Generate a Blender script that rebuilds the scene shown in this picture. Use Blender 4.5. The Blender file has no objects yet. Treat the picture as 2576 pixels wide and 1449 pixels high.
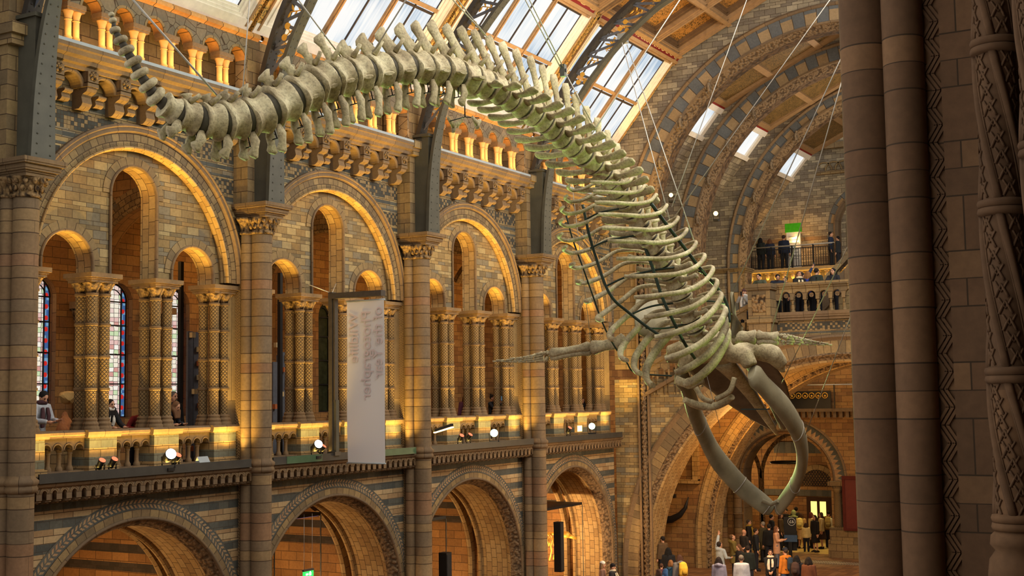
import bpy, bmesh, math, random
from mathutils import Vector, Matrix
random.seed(7)
SC = bpy.context.scene
COL = SC.collection
PI = math.pi
# Heights are measured from the photographer's eye (z = 0); the hall floor is at z = FZ and the gallery floor at GZ.
FZ, GZ = -7.2, -1.55

# ------------------------------------------------------------------ mesh helpers
class MB:
    def __init__(s):
        s.v = []; s.f = []; s.uv = []; s.sm = []; s.mi = []
    def face(s, pts, uv=None, smooth=False, mi=0):
        i = len(s.v); s.v += [tuple(p) for p in pts]
        s.f.append(tuple(range(i, i + len(pts)))); s.uv.append(uv); s.sm.append(smooth); s.mi.append(mi)
    def grid(s, rows, uvs=None, smooth=True, close_u=False, mi=0):
        # rows: list of equal-length point lists
        i0 = len(s.v); n = len(rows[0])
        for r in rows: s.v += [tuple(p) for p in r]
        m = n if close_u else n - 1
        for a in range(len(rows) - 1):
            for b in range(m):
                b2 = (b + 1) % n
                s.f.append((i0 + a*n + b, i0 + a*n + b2, i0 + (a+1)*n + b2, i0 + (a+1)*n + b))
                if uvs: s.uv.append((uvs(a, b), uvs(a, b+1), uvs(a+1, b+1), uvs(a+1, b)))
                else: s.uv.append(None)
                s.sm.append(smooth); s.mi.append(mi)
    def box(s, a, b, mi=0):
        x0, y0, z0 = a; x1, y1, z1 = b
        P = [(x0,y0,z0),(x1,y0,z0),(x1,y1,z0),(x0,y1,z0),(x0,y0,z1),(x1,y0,z1),(x1,y1,z1),(x0,y1,z1)]
        for q in ((0,3,2,1),(4,5,6,7),(0,1,5,4),(1,2,6,5),(2,3,7,6),(3,0,4,7)):
            s.face([P[k] for k in q], mi=mi)
    def obox(s, c, ax, ay, az, mi=0):
        # oriented box: centre and three half-axis vectors
        c = Vector(c); ax = Vector(ax); ay = Vector(ay); az = Vector(az)
        P = [c - ax - ay - az, c + ax - ay - az, c + ax + ay - az, c - ax + ay - az,
             c - ax - ay + az, c + ax - ay + az, c + ax + ay + az, c - ax + ay + az]
        for q in ((0,3,2,1),(4,5,6,7),(0,1,5,4),(1,2,6,5),(2,3,7,6),(3,0,4,7)):
            s.face([P[k] for k in q], mi=mi)
    def bar(s, p, q, w, h=None, up=(0,0,1), mi=0):
        # rectangular bar from p to q
        p = Vector(p); q = Vector(q); h = h or w
        d = (q - p); L = d.length; d.normalize(); u = Vector(up)
        sx = d.cross(u)
        if sx.length < 1e-4: sx = d.cross(Vector((1,0,0)))
        sx.normalize(); sy = sx.cross(d)
        s.obox((p + q)/2, sx*w/2, d*L/2, sy*h/2, mi=mi)
    def lathe(s, c, prof, seg=16, a0=0, a1=2*PI, mod=None, smooth=True, cap=True, mi=0):
        cx, cy, cz = c; rows = []
        full = abs(a1 - a0 - 2*PI) < 1e-6
        n = seg if full else seg + 1
        for k, (r, z) in enumerate(prof):
            row = []
            for j in range(n):
                t = a0 + (a1 - a0)*j/seg
                rr = r*(mod(t, k) if mod else 1)
                row.append((cx + rr*math.cos(t), cy + rr*math.sin(t), cz + z))
            rows.append(row)
        rm = max(p[0] for p in prof)
        s.grid(rows, lambda a, b: ((a0 + (a1-a0)*b/seg)*rm, prof[a][1] + cz), smooth, full, mi)
        if cap and full:
            if prof[-1][0] > 1e-3: s.face(rows[-1], mi=mi)
            if prof[0][0] > 1e-3: s.face(rows[0][::-1], mi=mi)
    def tube(s, pts, rad, seg=8, flat=None, up=None, cap=True, smooth=True, mi=0):
        # tube along pts; rad: number or list; flat: (a, b) scale of the two cross-section axes or list of them
        pts = [Vector(p) for p in pts]; n = len(pts); rows = []
        prev = None; L = [0]
        for i in range(1, n): L.append(L[-1] + (pts[i]-pts[i-1]).length)
        for i in range(n):
            t = (pts[min(i+1, n-1)] - pts[max(i-1, 0)])
            if t.length < 1e-9: t = Vector((0,0,1))
            t.normalize()
            if up is not None:
                u = Vector(up[i]) if isinstance(up, list) else Vector(up)
            else:
                u = prev if prev is not None else (Vector((0,0,1)) if abs(t.z) < .9 else Vector((1,0,0)))
            a = u - t*u.dot(t)
            if a.length < 1e-6: a = t.orthogonal()
            a.normalize(); b = t.cross(a); prev = a
            r = rad[i] if isinstance(rad, (list, tuple)) else rad
            fa, fb = (flat[i] if isinstance(flat, list) else flat) if flat else (1, 1)
            rows.append([pts[i] + a*(math.cos(2*PI*j/seg)*r*fa) + b*(math.sin(2*PI*j/seg)*r*fb) for j in range(seg)])
        rm = max(rad) if isinstance(rad, (list, tuple)) else rad
        s.grid(rows, lambda i, j: (2*PI*j/seg*rm, L[i]), smooth, True, mi)
        if cap:
            s.face(rows[0][::-1], smooth=False, mi=mi); s.face(rows[-1], smooth=False, mi=mi)
    def ball(s, c, r, seg=10, rings=6, mi=0):
        rx, ry, rz = r if isinstance(r, (tuple, list)) else (r, r, r)
        rows = []
        for i in range(rings + 1):
            t = PI*i/rings
            q = max(math.sin(t), 1e-3)
            rows.append([(c[0] + rx*q*math.cos(2*PI*j/seg), c[1] + ry*q*math.sin(2*PI*j/seg), c[2] - rz*math.cos(t)) for j in range(seg)])
        s.grid(rows, None, True, True, mi)
    def sweep(s, F, c, zs, prof, a0=0., a1=PI, seg=32, leg=0., smooth=False, ulen=None, mi=0, squash=1.):
        # profile [(radius, depth)] carried round an arch centred at (c, zs) of the wall frame F(u, d, z); leg continues straight down
        stations = []
        if leg > 0: stations.append((a0, -leg))
        for k in range(seg + 1): stations.append((a0 + (a1 - a0)*k/seg, 0.))
        if leg > 0: stations.append((a1, -leg))
        pl = [0.]
        for i in range(1, len(prof)): pl.append(pl[-1] + math.hypot(prof[i][0]-prof[i-1][0], prof[i][1]-prof[i-1][1]))
        R = prof[len(prof)//2][0]
        rows = []; al = []; acc = 0
        for k, (t, dz) in enumerate(stations):
            rows.append([F(c + r*math.cos(t), d, zs + r*math.sin(t)*squash + dz) for r, d in prof])
            if k:
                pt, pdz = stations[k-1]
                acc += R*abs(t - pt) + abs(dz - pdz)
            al.append(acc)
        s.grid(rows, lambda a, b: (al[a], pl[b]), smooth, False, mi)
    def join(s, o):
        i = len(s.v); s.v += o.v
        s.f += [tuple(k + i for k in f) for f in o.f]; s.uv += o.uv; s.sm += o.sm; s.mi += o.mi
    def build(s, name, mat, parent=None, weld=True, auto=None, off=None):
        me = bpy.data.meshes.new(name)
        vs = s.v if off is None else [(x-off[0], y-off[1], z-off[2]) for x, y, z in s.v]
        me.from_pydata(vs, [], s.f)
        ul = me.uv_layers.new(name='UV')
        data = [0.0]*(2*len(me.loops)); k = 0
        for fi, f in enumerate(s.f):
            u = s.uv[fi]
            if u is None:
                p = [Vector(s.v[j]) for j in f]
                nx = ny = nz = 0.
                for j in range(len(p)):
                    a = p[j]; b = p[(j+1) % len(p)]
                    nx += (a.y-b.y)*(a.z+b.z); ny += (a.z-b.z)*(a.x+b.x); nz += (a.x-b.x)*(a.y+b.y)
                nx, ny, nz = abs(nx), abs(ny), abs(nz)
                if nz >= nx and nz >= ny: u = [(q.x, q.y) for q in p]
                elif nx >= ny: u = [(q.y, q.z) for q in p]
                else: u = [(q.x, q.z) for q in p]
            for q in u: data[k] = q[0]; data[k+1] = q[1]; k += 2
        ul.data.foreach_set('uv', data)
        for m in (mat if isinstance(mat, (list, tuple)) else [mat]): me.materials.append(m)
        me.polygons.foreach_set('use_smooth', s.sm)
        me.polygons.foreach_set('material_index', s.mi)
        if weld:
            bm = bmesh.new(); bm.from_mesh(me)
            bmesh.ops.remove_doubles(bm, verts=bm.verts, dist=1e-5)
            bmesh.ops.recalc_face_normals(bm, faces=bm.faces)
            bm.to_mesh(me); bm.free()
        me.update()
        if auto: me.set_sharp_from_angle(angle=math.radians(auto))
        o = bpy.data.objects.new(name, me); COL.objects.link(o)
        if parent is not None: o.parent = parent
        return o

def tag(o, label=None, cat=None, group=None, kind=None):
    if label: o['label'] = label
    if cat: o['category'] = cat
    if group: o['group'] = group
    if kind: o['kind'] = kind
    return o
def text_mesh(txt, size, ext, mat):
    # lettering as a real mesh
    cu = bpy.data.curves.new('lettering', 'FONT'); cu.body = txt; cu.size = size; cu.extrude = ext; cu.align_x = 'CENTER'; cu.align_y = 'CENTER'
    t = bpy.data.objects.new('tmp', cu); COL.objects.link(t); bpy.context.view_layer.update()
    me = bpy.data.meshes.new_from_object(t.evaluated_get(bpy.context.evaluated_depsgraph_get())); bpy.data.objects.remove(t)
    me.materials.clear(); me.materials.append(mat)
    o = bpy.data.objects.new('lettering', me); COL.objects.link(o)
    return o, max(v.co.x for v in me.vertices) - min(v.co.x for v in me.vertices)
def thing(name, loc, label, cat, group=None, rz=0):
    o = bpy.data.objects.new(name, None); COL.objects.link(o)
    o.location = loc; o.rotation_euler = (0, 0, rz); o.empty_display_size = .2
    return tag(o, label, cat, group)
def dup(root, loc=None, label=None, group=None, rz=None, parent=None):
    r = root.copy(); COL.objects.link(r)
    if loc is not None: r.location = loc
    if rz is not None: r.rotation_euler = (0, 0, rz)
    if label: r['label'] = label
    if group: r['group'] = group
    if parent is not None: r.parent = parent
    for ch in root.children: dup(ch, parent=r)
    return r
def structure(mb, name, mat, **k):
    return tag(mb.build(name, mat, **k), kind='structure')
FL = lambda y, d, z: (d, y, z)                    # the arcade wall on the left: along y, facing +x
def FE(y0): return lambda x, d, z: (x, y0 - d, z)  # walls across the hall: along x, facing the camera

def arch_wall(mb, F, u0, u1, z0, z1, holes, d, n=24, top=None, mi=0, soff=None, bottom=None):
    # wall face at depth d with arched holes [(centre, radius, springing)] open down to z0; soff: depth of the reveal behind
    us = {u0, u1}
    for c, r, zs in holes:
        for k in range(n + 1): us.add(c - r*math.cos(PI*k/n))
    if top or bottom:
        for k in range(41): us.add(u0 + (u1-u0)*k/40)
    us = sorted(u for u in us if u0 - 1e-6 <= u <= u1 + 1e-6)
    T = top if top else (lambda u: z1)
    B0 = bottom if bottom else (lambda u: z0)
    def low(u, m):
        for c, r, zs in holes:
            if abs(m - c) < r: return zs + math.sqrt(max(0, r*r - (u-c)**2))
        return B0(u)
    for a, b in zip(us, us[1:]):
        if b - a < 1e-6: continue
        m = (a + b)/2
        la, lb, ta, tb = low(a, m), low(b, m), T(a), T(b)
        if la >= ta - 1e-6 and lb >= tb - 1e-6: continue
        la = min(la, ta); lb = min(lb, tb)
        # split tall quads so that bricks stay straight
        mb.face([F(a, d, la), F(b, d, lb), F(b, d, tb), F(a, d, ta)], [(a, la), (b, lb), (b, tb), (a, ta)], mi=mi)
    if soff is not None:
        for c, r, zs in holes:
            mb.sweep(F, c, zs, [(r, d), (r, soff)], seg=n, leg=max(zs - z0, 0), smooth=True, mi=mi)
# ------------------------------------------------------------------ materials
def srgb(r, g, b):
    f = lambda c: (c/255/12.92) if c/255 <= .04045 else ((c/255 + .055)/1.055)**2.4
    return (f(r), f(g), f(b), 1.)
class NT:
    def __init__(s, name):
        s.m = bpy.data.materials.new(name); s.m.use_nodes = True; s.t = s.m.node_tree
        s.b = s.t.nodes['Principled BSDF']
        s.b.inputs['Roughness'].default_value = .85
        s.b.inputs['Specular IOR Level'].default_value = .25
    def n(s, typ, ins=None, **kw):
        nd = s.t.nodes.new('ShaderNode' + typ)
        for k, v in kw.items(): setattr(nd, k, v)
        for k, v in (ins or {}).items(): s.set(nd.inputs[k], v)
        return nd
    def set(s, inp, v):
        if hasattr(v, 'is_output'): s.t.links.new(v, inp)
        else: inp.default_value = v
    def math(s, op, a, b=0., c=0.):
        nd = s.t.nodes.new('ShaderNodeMath'); nd.operation = op
        s.set(nd.inputs[0], a); s.set(nd.inputs[1], b); s.set(nd.inputs[2], c)
        return nd.outputs[0]
    def uv(s): return s.n('UVMap', uv_map='UV').outputs[0]
    def sep(s, v):
        nd = s.n('SeparateXYZ', {0: v}); return nd.outputs[0], nd.outputs[1], nd.outputs[2]
    def comb(s, x, y, z=0.): return s.n('CombineXYZ', {0: x, 1: y, 2: z}).outputs[0]
    def noise(s, v, scale, detail=3., rough=.6): return s.n('TexNoise', {'Vector': v, 'Scale': scale, 'Detail': detail, 'Roughness': rough}).outputs[0]
    def ramp(s, fac, stops, const=False):
        nd = s.n('ValToRGB', {0: fac}); cr = nd.color_ramp
        cr.interpolation = 'CONSTANT' if const else 'LINEAR'
        while len(cr.elements) < len(stops): cr.elements.new(.5)
        for e, (p, c) in zip(cr.elements, stops): e.position = p; e.color = c
        return nd.outputs[0]
    def mix(s, fac, a, b, mode='MIX'):
        nd = s.n('Mix', data_type='RGBA', blend_type=mode)
        s.set(nd.inputs[0], fac); s.set(nd.inputs[6], a); s.set(nd.inputs[7], b)
        return nd.outputs[2]
    def bump(s, h, strength=.4, dist=.02):
        nd = s.n('Bump', {'Height': h, 'Strength': strength, 'Distance': dist})
        s.t.links.new(nd.outputs[0], s.b.inputs['Normal'])
    def col(s, c): s.set(s.b.inputs['Base Color'], c)
    def emit(s, c, st):
        s.set(s.b.inputs['Emission Color'], c); s.set(s.b.inputs['Emission Strength'], st)
def gray(v): return (v, v, v, 1.)

T1 = [srgb(150,126,84), srgb(134,112,75), srgb(118,101,72), srgb(162,140,97), srgb(138,112,72), srgb(122,110,88)]      # tan hall stone
DRK = srgb(66,50,34)
def brick_nodes(n, vec, bw, bh, ms, cols, rowvar=0., off=.5):
    u, v, _ = n.sep(vec)
    if rowvar:
        v2 = n.math('ADD', v, n.math('MULTIPLY', n.math('SINE', n.math('MULTIPLY', v, 2*PI/(bh*3))), bh*rowvar))
        vec = n.comb(u, v2)
    br = n.n('TexBrick', {'Vector': vec, 'Color1': gray(0), 'Color2': gray(1), 'Mortar': gray(.5), 'Scale': 1., 'Mortar Size': ms,
                          'Mortar Smooth': .1, 'Bias': 0., 'Brick Width': bw, 'Row Height': bh}, offset=off)
    k = len(cols)
    c = n.ramp(br.outputs[0], [(i/k, col) for i, col in enumerate(cols)], True)
    return c, br.outputs[1]
def finish_stone(n, c, mort, vec, dirt=.35, bumpn=.3, mcol=DRK, extra_h=None, hs=.5):
    g = n.n('TexCoord').outputs['Object']
    nz = n.noise(g, .9, 4.); nf = n.noise(g, 14., 4.)
    c = n.mix(1., c, n.ramp(nz, [(.25, gray(1-dirt)), (.7, gray(1.1))]), 'MULTIPLY')
    c = n.mix(1., c, n.ramp(nf, [(.25, gray(.82)), (.75, gray(1.12))]), 'MULTIPLY')
    if mort is not None: c = n.mix(mort, c, mcol)
    n.col(c)
    h = n.math('MULTIPLY', nf, bumpn)
    if mort is not None: h = n.math('SUBTRACT', h, mort)
    if extra_h is not None: h = n.math('ADD', h, extra_h)
    n.bump(h, hs, .012)
def stone(name, bw=.38, bh=.128, ms=.006, cols=T1, rowvar=.25, dirt=.3, off=.5, mcol=DRK):
    n = NT(name); v = n.uv()
    c, m = brick_nodes(n, v, bw, bh, ms, cols, rowvar, off)
    finish_stone(n, c, m, v, dirt, mcol=mcol); return n.m
M = {}
M['stone'] = stone('small ashlar stone')
T2 = [srgb(134,111,76), srgb(122,100,70), srgb(142,118,80), srgb(112,94,68)]
M['block'] = stone('large block stone', .5, .3, .009, T2, 0.)
M['drum'] = stone('drum stone', 40., .3, .010, [srgb(138,112,78), srgb(122,98,70), srgb(132,100,72), srgb(118,98,74)], 0.2, .3)
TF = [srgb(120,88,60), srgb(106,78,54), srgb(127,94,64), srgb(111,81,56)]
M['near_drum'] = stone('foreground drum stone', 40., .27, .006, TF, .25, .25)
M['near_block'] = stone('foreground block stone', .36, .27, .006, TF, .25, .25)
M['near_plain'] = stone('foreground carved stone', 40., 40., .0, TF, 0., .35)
M['vous'] = stone('voussoir stone', .26, 60., .008, T2, 0., .25)
M['soffit'] = stone('soffit stone', .3, .2, .007, [srgb(158,128,82), srgb(146,116,74), srgb(162,134,90)], 0., .2)
M['plain'] = stone('plain dressed stone', 1.1, 60., .006, T2, 0., .3)
M['mould'] = stone('moulded stone', .9, 60., .007, [srgb(122,98,70), srgb(110,90,68)], 0., .3)
M['inner'] = stone('gallery interior stone', .5, .2, .007, [srgb(146,108,66), srgb(130,94,58), srgb(150,114,70)], .2, .3)
M['grey_stone'] = stone('pale upper stone', .42, .15, .007, [srgb(150,136,112), srgb(132,120,100), srgb(164,150,124), srgb(122,110,94)], .25, .3)

def banded(name, stops, v0, v1, bw=.42, bh=.16, tan=T1, slate=None):
    # stops: (v from, kind) kind 0 tan / .5 slate / 1 chequer
    n = NT(name); v = n.uv(); u, w, _ = n.sep(v)
    c, m = brick_nodes(n, v, bw, bh, .007, tan, 0.)
    t = n.math('DIVIDE', n.math('SUBTRACT', w, v0), v1 - v0)
    k = n.ramp(t, [(max(0, (a - v0)/(v1 - v0)), gray(b)) for a, b in stops], True)
    sl, m2 = brick_nodes(n, v, .33, .2, .004, slate or [srgb(80,79,72), srgb(72,72,66), srgb(88,86,76)], 0.)
    cell = .092
    ck = n.n('TexWhiteNoise', {0: n.comb(n.math('FLOOR', n.math('DIVIDE', u, cell)), n.math('FLOOR', n.math('DIVIDE', w, cell)))}, noise_dimensions='3D').outputs[0]
    par = n.math('MODULO', n.math('ADD', n.math('FLOOR', n.math('DIVIDE', u, cell)), n.math('FLOOR', n.math('DIVIDE', w, cell))), 2.)
    par = n.math('ABSOLUTE', par)
    sel = n.math('GREATER_THAN', n.math('ADD', n.math('MULTIPLY', par, .35), n.math('MULTIPLY', ck, .6)), .52)
    cc = n.mix(sel, srgb(66,65,58), srgb(134,112,78))
    cb, m3 = brick_nodes(n, v, cell, cell, .005, [gray(.85), gray(1.), gray(1.1)], 0., 0.)
    cc = n.mix(1., cc, cb, 'MULTIPLY')
    is2 = n.math('GREATER_THAN', k, .3); is3 = n.math('GREATER_THAN', k, .8)
    c = n.mix(is2, c, sl); c = n.mix(is3, c, cc)
    mm = n.mix(is2, m, m2); mm = n.mix(is3, mm, m3)
    finish_stone(n, c, mm, v, .25); return n.m
low = [(-7.2, 0.)]
z = -5.5
while z < -2.2: low += [(z, .5), (z + .19, 0.)]; z += .487
low = [s for s in low if s[0] < -2.2] + [(-2.2, .5)]
low = [(-7.2, 0.)] + low[-9:]
M['low_band'] = banded('striped spandrel stone', low, -7.2, -1.5, .5, .15, [srgb(160,132,94), srgb(150,120,84), srgb(168,142,104)])
M['low_inner'] = banded('striped alcove stone', [(-7.2, 0.), (-4.32, .5), (-4.1, 0.), (-3.84, .5), (-3.62, 0.)], -7.2, -1.5, .6, .27, [srgb(150,106,60), srgb(138,98,56), srgb(158,114,66)], [srgb(62,54,44), srgb(70,60,50)])
M['up_band'] = banded('chequered spandrel stone', [(4.6, 0.), (4.86, .5), (4.95, 0.), (5.03, 1.), (5.39, 0.), (5.44, .5), (5.5, 0.), (5.63, .5), (5.72, 0.), (5.8, 1.), (6.18, 0.), (6.27, .5), (6.4, 0.)], 4.6, 7., .36, .16)
M['stair_band'] = banded('chequered stair wall stone', [(0., 0.), (2.12, .5), (2.18, 0.), (2.24, 1.), (2.53, 0.), (2.58, .5), (2.64, 0.)], 0., 4., .4, .17, T2)
M['far_band'] = banded('dark far landing stone', [(2., 0.), (3.6, 1.), (3.95, 0.), (4.25, .5), (4.4, 0.), (4.9, 1.), (5.3, 0.)], 2., 7., .4, .17, [srgb(104,84,60), srgb(94,76,56)])

def ring_scallop(name):
    n = NT(name); v = n.uv(); u, w, _ = n.sep(v)
    c, m = brick_nodes(n, v, .2, .17, .008, T2, 0.)
    # carved overlapping scales on the inner courses
    pu = n.math('PINGPONG', u, .1)
    row = n.math('MULTIPLY', w, 1.)
    sc = n.n('TexVoronoi', {'Vector': n.comb(u, w), 'Scale': 7.5, 'Randomness': .15}, feature='F1').outputs[0]
    inner = n.math('GREATER_THAN', w, .22)
    hh = n.math('MULTIPLY', n.math('MULTIPLY', n.math('SINE', n.math('MULTIPLY', sc, 26.)), .8), inner)
    c = n.mix(n.math('MULTIPLY', inner, n.math('GREATER_THAN', sc, .62)), c, srgb(58,44,30))
    finish_stone(n, c, m, v, .3, extra_h=hh, hs=.7); return n.m
M['scallop'] = ring_scallop('scale carved voussoir stone')
def ring_chevron(name, wd, zig=False):
    n = NT(name); v = n.uv(); u, w, _ = n.sep(v)
    t = n.math('DIVIDE', w, wd)
    sl, m2 = brick_nodes(n, v, .3, 60., .004, [srgb(84,83,76), srgb(76,76,70), srgb(90,87,78)], 0.)
    if zig:
        z = n.math('MULTIPLY', n.math('PINGPONG', u, .1), 5.)
        f = n.math('GREATER_THAN', n.math('ADD', n.math('MULTIPLY', t, 1.), -.25), z)
    else:
        a = n.math('ABSOLUTE', n.math('SUBTRACT', t, .5))
        ph = n.math('FRACT', n.math('DIVIDE', n.math('ADD', u, n.math('MULTIPLY', a, .22)), .115))
        f = n.math('LESS_THAN', ph, .52)
        f = n.math('MULTIPLY', f, n.math('MULTIPLY', n.math('LESS_THAN', a, .33), n.math('GREATER_THAN', a, .045)))
    rnd = n.n('TexWhiteNoise', {1: n.math('FLOOR', n.math('DIVIDE', u, .115))}, noise_dimensions='1D').outputs[0]
    c = n.mix(f, sl, n.ramp(rnd, [(0, srgb(164,134,96)), (.5, srgb(150,124,90)), (1, srgb(158,118,84))]))
    finish_stone(n, c, m2, v, .2); return n.m
M['chevron'] = ring_chevron('slate and tan chevron mosaic', .27)
M['zigzag_ring'] = ring_chevron('zigzag archivolt', .45, True)
def alternating(name):
    n = NT(name); v = n.uv(); u, w, _ = n.sep(v)
    f = n.math('GREATER_THAN', n.math('FRACT', n.math('DIVIDE', u, .88)), .5)
    f = n.math('MULTIPLY', f, n.math('GREATER_THAN', w, .14))
    _, m = brick_nodes(n, v, .44, 60., .012, [gray(1)], 0., 0.)
    rnd = n.n('TexWhiteNoise', {1: n.math('FLOOR', n.math('DIVIDE', u, .44))}, noise_dimensions='1D').outputs[0]
    c = n.mix(f, srgb(96,96,94), n.ramp(rnd, [(0, srgb(160,134,98)), (1, srgb(140,114,80))]))
    finish_stone(n, c, m, v, .3); return n.m
M['alt'] = alternating('alternating grey and tan voussoirs')
def carved(name, col, dark, sc=9., st=1., stretch=1.):
    n = NT(name); v = n.uv(); u, w, _ = n.sep(v)
    vv = n.comb(u, n.math('MULTIPLY', w, stretch))
    vo = n.n('TexVoronoi', {'Vector': vv, 'Scale': sc}, feature='SMOOTH_F1').outputs[0]
    nz = n.noise(vv, sc*1.4, 3.)
    h = n.math('ADD', n.math('MULTIPLY', vo, -1.6), n.math('MULTIPLY', nz, .9))
    c = n.mix(n.ramp(h, [(-.0, gray(1)), (.12, gray(0))]), col, dark)
    c = n.mix(n.ramp(n.math('ADD', vo, 0.), [(.35, gray(0)), (.62, gray(1))]), col, dark)
    n.col(c); n.bump(h, st, .06); return n.m
M['leafy'] = carved('leaf carved stone', srgb(138,110,74), srgb(54,40,26), 10.)
M['leafy_ring'] = carved('carved foliage band', srgb(126,102,74), srgb(80,62,43), 13., .8)
M['dark_carved'] = carved('dark carved soffit', srgb(98,75,53), srgb(62,46,32), 7., .8)
def diamond(name, col, dark):
    n = NT(name); v = n.uv(); u, w, _ = n.sep(v)
    a = n.math('PINGPONG', n.math('ADD', u, w), .045); b = n.math('PINGPONG', n.math('SUBTRACT', u, w), .045)
    h = n.math('MINIMUM', a, b)
    c = n.mix(n.ramp(n.math('DIVIDE', h, .045), [(.08, gray(1)), (.35, gray(0))]), col, dark)
    n.col(c); n.bump(n.math('MULTIPLY', h, 14.), .8, .02); return n.m
M['diamond'] = diamond('diamond patterned stone', srgb(134,110,74), srgb(58,44,28))
def zigzag(name, col, dark, per=.14):
    n = NT(name); v = n.uv(); u, w, _ = n.sep(v)
    ph = n.math('FRACT', n.math('DIVIDE', n.math('ADD', w, n.math('MULTIPLY', n.math('PINGPONG', u, .055), 1.3)), per/2))
    c = n.mix(n.math('LESS_THAN', ph, .35), col, dark)
    n.col(c); n.bump(n.math('PINGPONG', ph, .5), .8, .02); return n.m
M['zigzag'] = zigzag('zigzag carved stone', srgb(136,110,76), srgb(70,54,36))
def crazy(name):
    n = NT(name); v = n.uv()
    d = n.n('TexVoronoi', {'Vector': v, 'Scale': 3.4}, feature='DISTANCE_TO_EDGE').outputs[0]
    cc = n.n('TexVoronoi', {'Vector': v, 'Scale': 3.4}, feature='F1').outputs[1]
    m = n.math('LESS_THAN', d, .022)
    c = n.ramp(n.sep(cc)[0], [(0, srgb(120,106,84)), (.5, srgb(106,94,76)), (1, srgb(132,114,88))])
    finish_stone(n, c, m, v, .25); return n.m
M['crazy'] = crazy('polygonal facing stone')
def rough(name, col, r=.6, metal=0., var=.2, sc=3., bump=.15):
    n = NT(name); g = n.n('TexCoord').outputs['Object']
    nz = n.noise(g, sc, 4.)
    c = n.mix(1., col, n.ramp(nz, [(.3, gray(1-var)), (.7, gray(1+var*.5))]), 'MULTIPLY')
    n.col(c); n.b.inputs['Roughness'].default_value = r; n.b.inputs['Metallic'].default_value = metal
    if bump: n.bump(n.noise(g, sc*8, 3.), bump, .01)
    return n.m
def iron(name, col):
    n = NT(name); v = n.uv(); u, w, _ = n.sep(v)
    g = n.n('TexCoord').outputs['Object']; nz = n.noise(g, 2.5, 4.)
    c = n.mix(1., col, n.ramp(nz, [(.3, gray(.8)), (.7, gray(1.15))]), 'MULTIPLY')
    n.col(c); n.b.inputs['Roughness'].default_value = .5; n.b.inputs['Metallic'].default_value = .0
    return n.m
M['iron'] = iron('grey green painted iron', srgb(72,69,58))
M['iron_dark'] = iron('dark painted iron', srgb(52,47,42))
M['iron_blue'] = iron('blue grey painted iron', srgb(84,86,92))
M['gilt'] = rough('gilding', srgb(214,160,62), .4, .3, .15)
M['wood'] = rough('varnished roof timber', srgb(158,124,86), .5, 0, .2, 6)
M['wood_brown'] = rough('brown roof timber', srgb(112,84,56), .6, 0, .2, 6)
M['wood_pale'] = rough('pale painted roof timber', srgb(232,222,206), .6, 0, .1, 6)
M['wood_dark'] = rough('dark glazing bar', srgb(62,52,46), .5)
M['cornice_tile'] = stone('orange glazed cornice tile', .55, 60., .01, [srgb(190,140,80), srgb(176,126,70), srgb(196,148,88)], 0., .3)
M['terracotta'] = rough('warm terracotta', srgb(176,142,92), .7, 0, .15, 8)
M['ledge_metal'] = rough('dark ledge metal', srgb(62,58,52), .5)
M['ledge_green'] = rough('green ledge panel', srgb(72,94,66), .5)
M['led_case'] = rough('grey light housing', srgb(150,156,158), .5, 0, .08)
M['black'] = rough('black metal', srgb(30,28,27), .45)
M['steel_green'] = rough('dark green steel rod', srgb(44,56,46), .4, .2)
M['cable'] = rough('steel cable', srgb(168,160,148), .4, .3)
M['disc'] = rough('dark disc filler', srgb(74,68,56), .8)
def ceiling_panel(name, base, leaf):
    n = NT(name); v = n.uv(); u, w, _ = n.sep(v)
    nz = n.noise(v, 2.2, 3.)
    a = n.n('TexWave', {'Vector': v, 'Scale': 4., 'Distortion': 14., 'Detail': 3., 'Detail Scale': 2.}, wave_type='BANDS', bands_direction='DIAGONAL').outputs[1]
    f = n.math('MULTIPLY', n.math('GREATER_THAN', a, .8), n.math('GREATER_THAN', nz, .42))
    c = n.mix(f, base, leaf); n.col(c); n.b.inputs['Roughness'].default_value = .5; return n.m
M['panel'] = ceiling_panel('painted leaf ceiling panel', srgb(166,116,58), srgb(62,50,26))
M['panel_dark'] = ceiling_panel('darker painted ceiling panel', srgb(124,96,56), srgb(58,50,28))
M['leaf_board'] = ceiling_panel('leaf painted roof rib', srgb(206,158,82), srgb(86,78,48))
M['red'] = rough('red painted band', srgb(134,40,30), .6, 0, .1)
M['cream_letters'] = rough('cream painted lettering', srgb(224,190,130), .6)
def bone(name, tint=(1,1,1)):
    n = NT(name); g = n.n('TexCoord').outputs['Object']
    n1 = n.noise(g, 2.2, 5.); n2 = n.noise(g, 22., 4.); n3 = n.n('TexVoronoi', {'Vector': g, 'Scale': 16.}).outputs[0]
    c = n.ramp(n1, [(.3, srgb(122,106,78)), (.48, srgb(164,148,114)), (.7, srgb(194,182,146))])
    c = n.mix(1., c, n.ramp(n2, [(.32, gray(.62)), (.55, gray(1.04))]), 'MULTIPLY')
    c = n.mix(n.math('LESS_THAN', n3, .1), c, srgb(110,94,72))
    n.col(c); n.b.inputs['Roughness'].default_value = .65
    n.bump(n.math('ADD', n.math('MULTIPLY', n2, .7), n1), .5, .03); return n.m
M['bone'] = bone('weathered whale bone')
M['dark_beast'] = rough('dark carved beast stone', srgb(122,104,82), .8, 0, .35, 8, .4)
M['jaw'] = rough('grey brown jaw bone', srgb(134,124,98), .6, 0, .25, 2.5, .3)
M['rostrum'] = rough('dark brown palate bone', srgb(112,96,80), .65, 0, .3, 3., .3)
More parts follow.
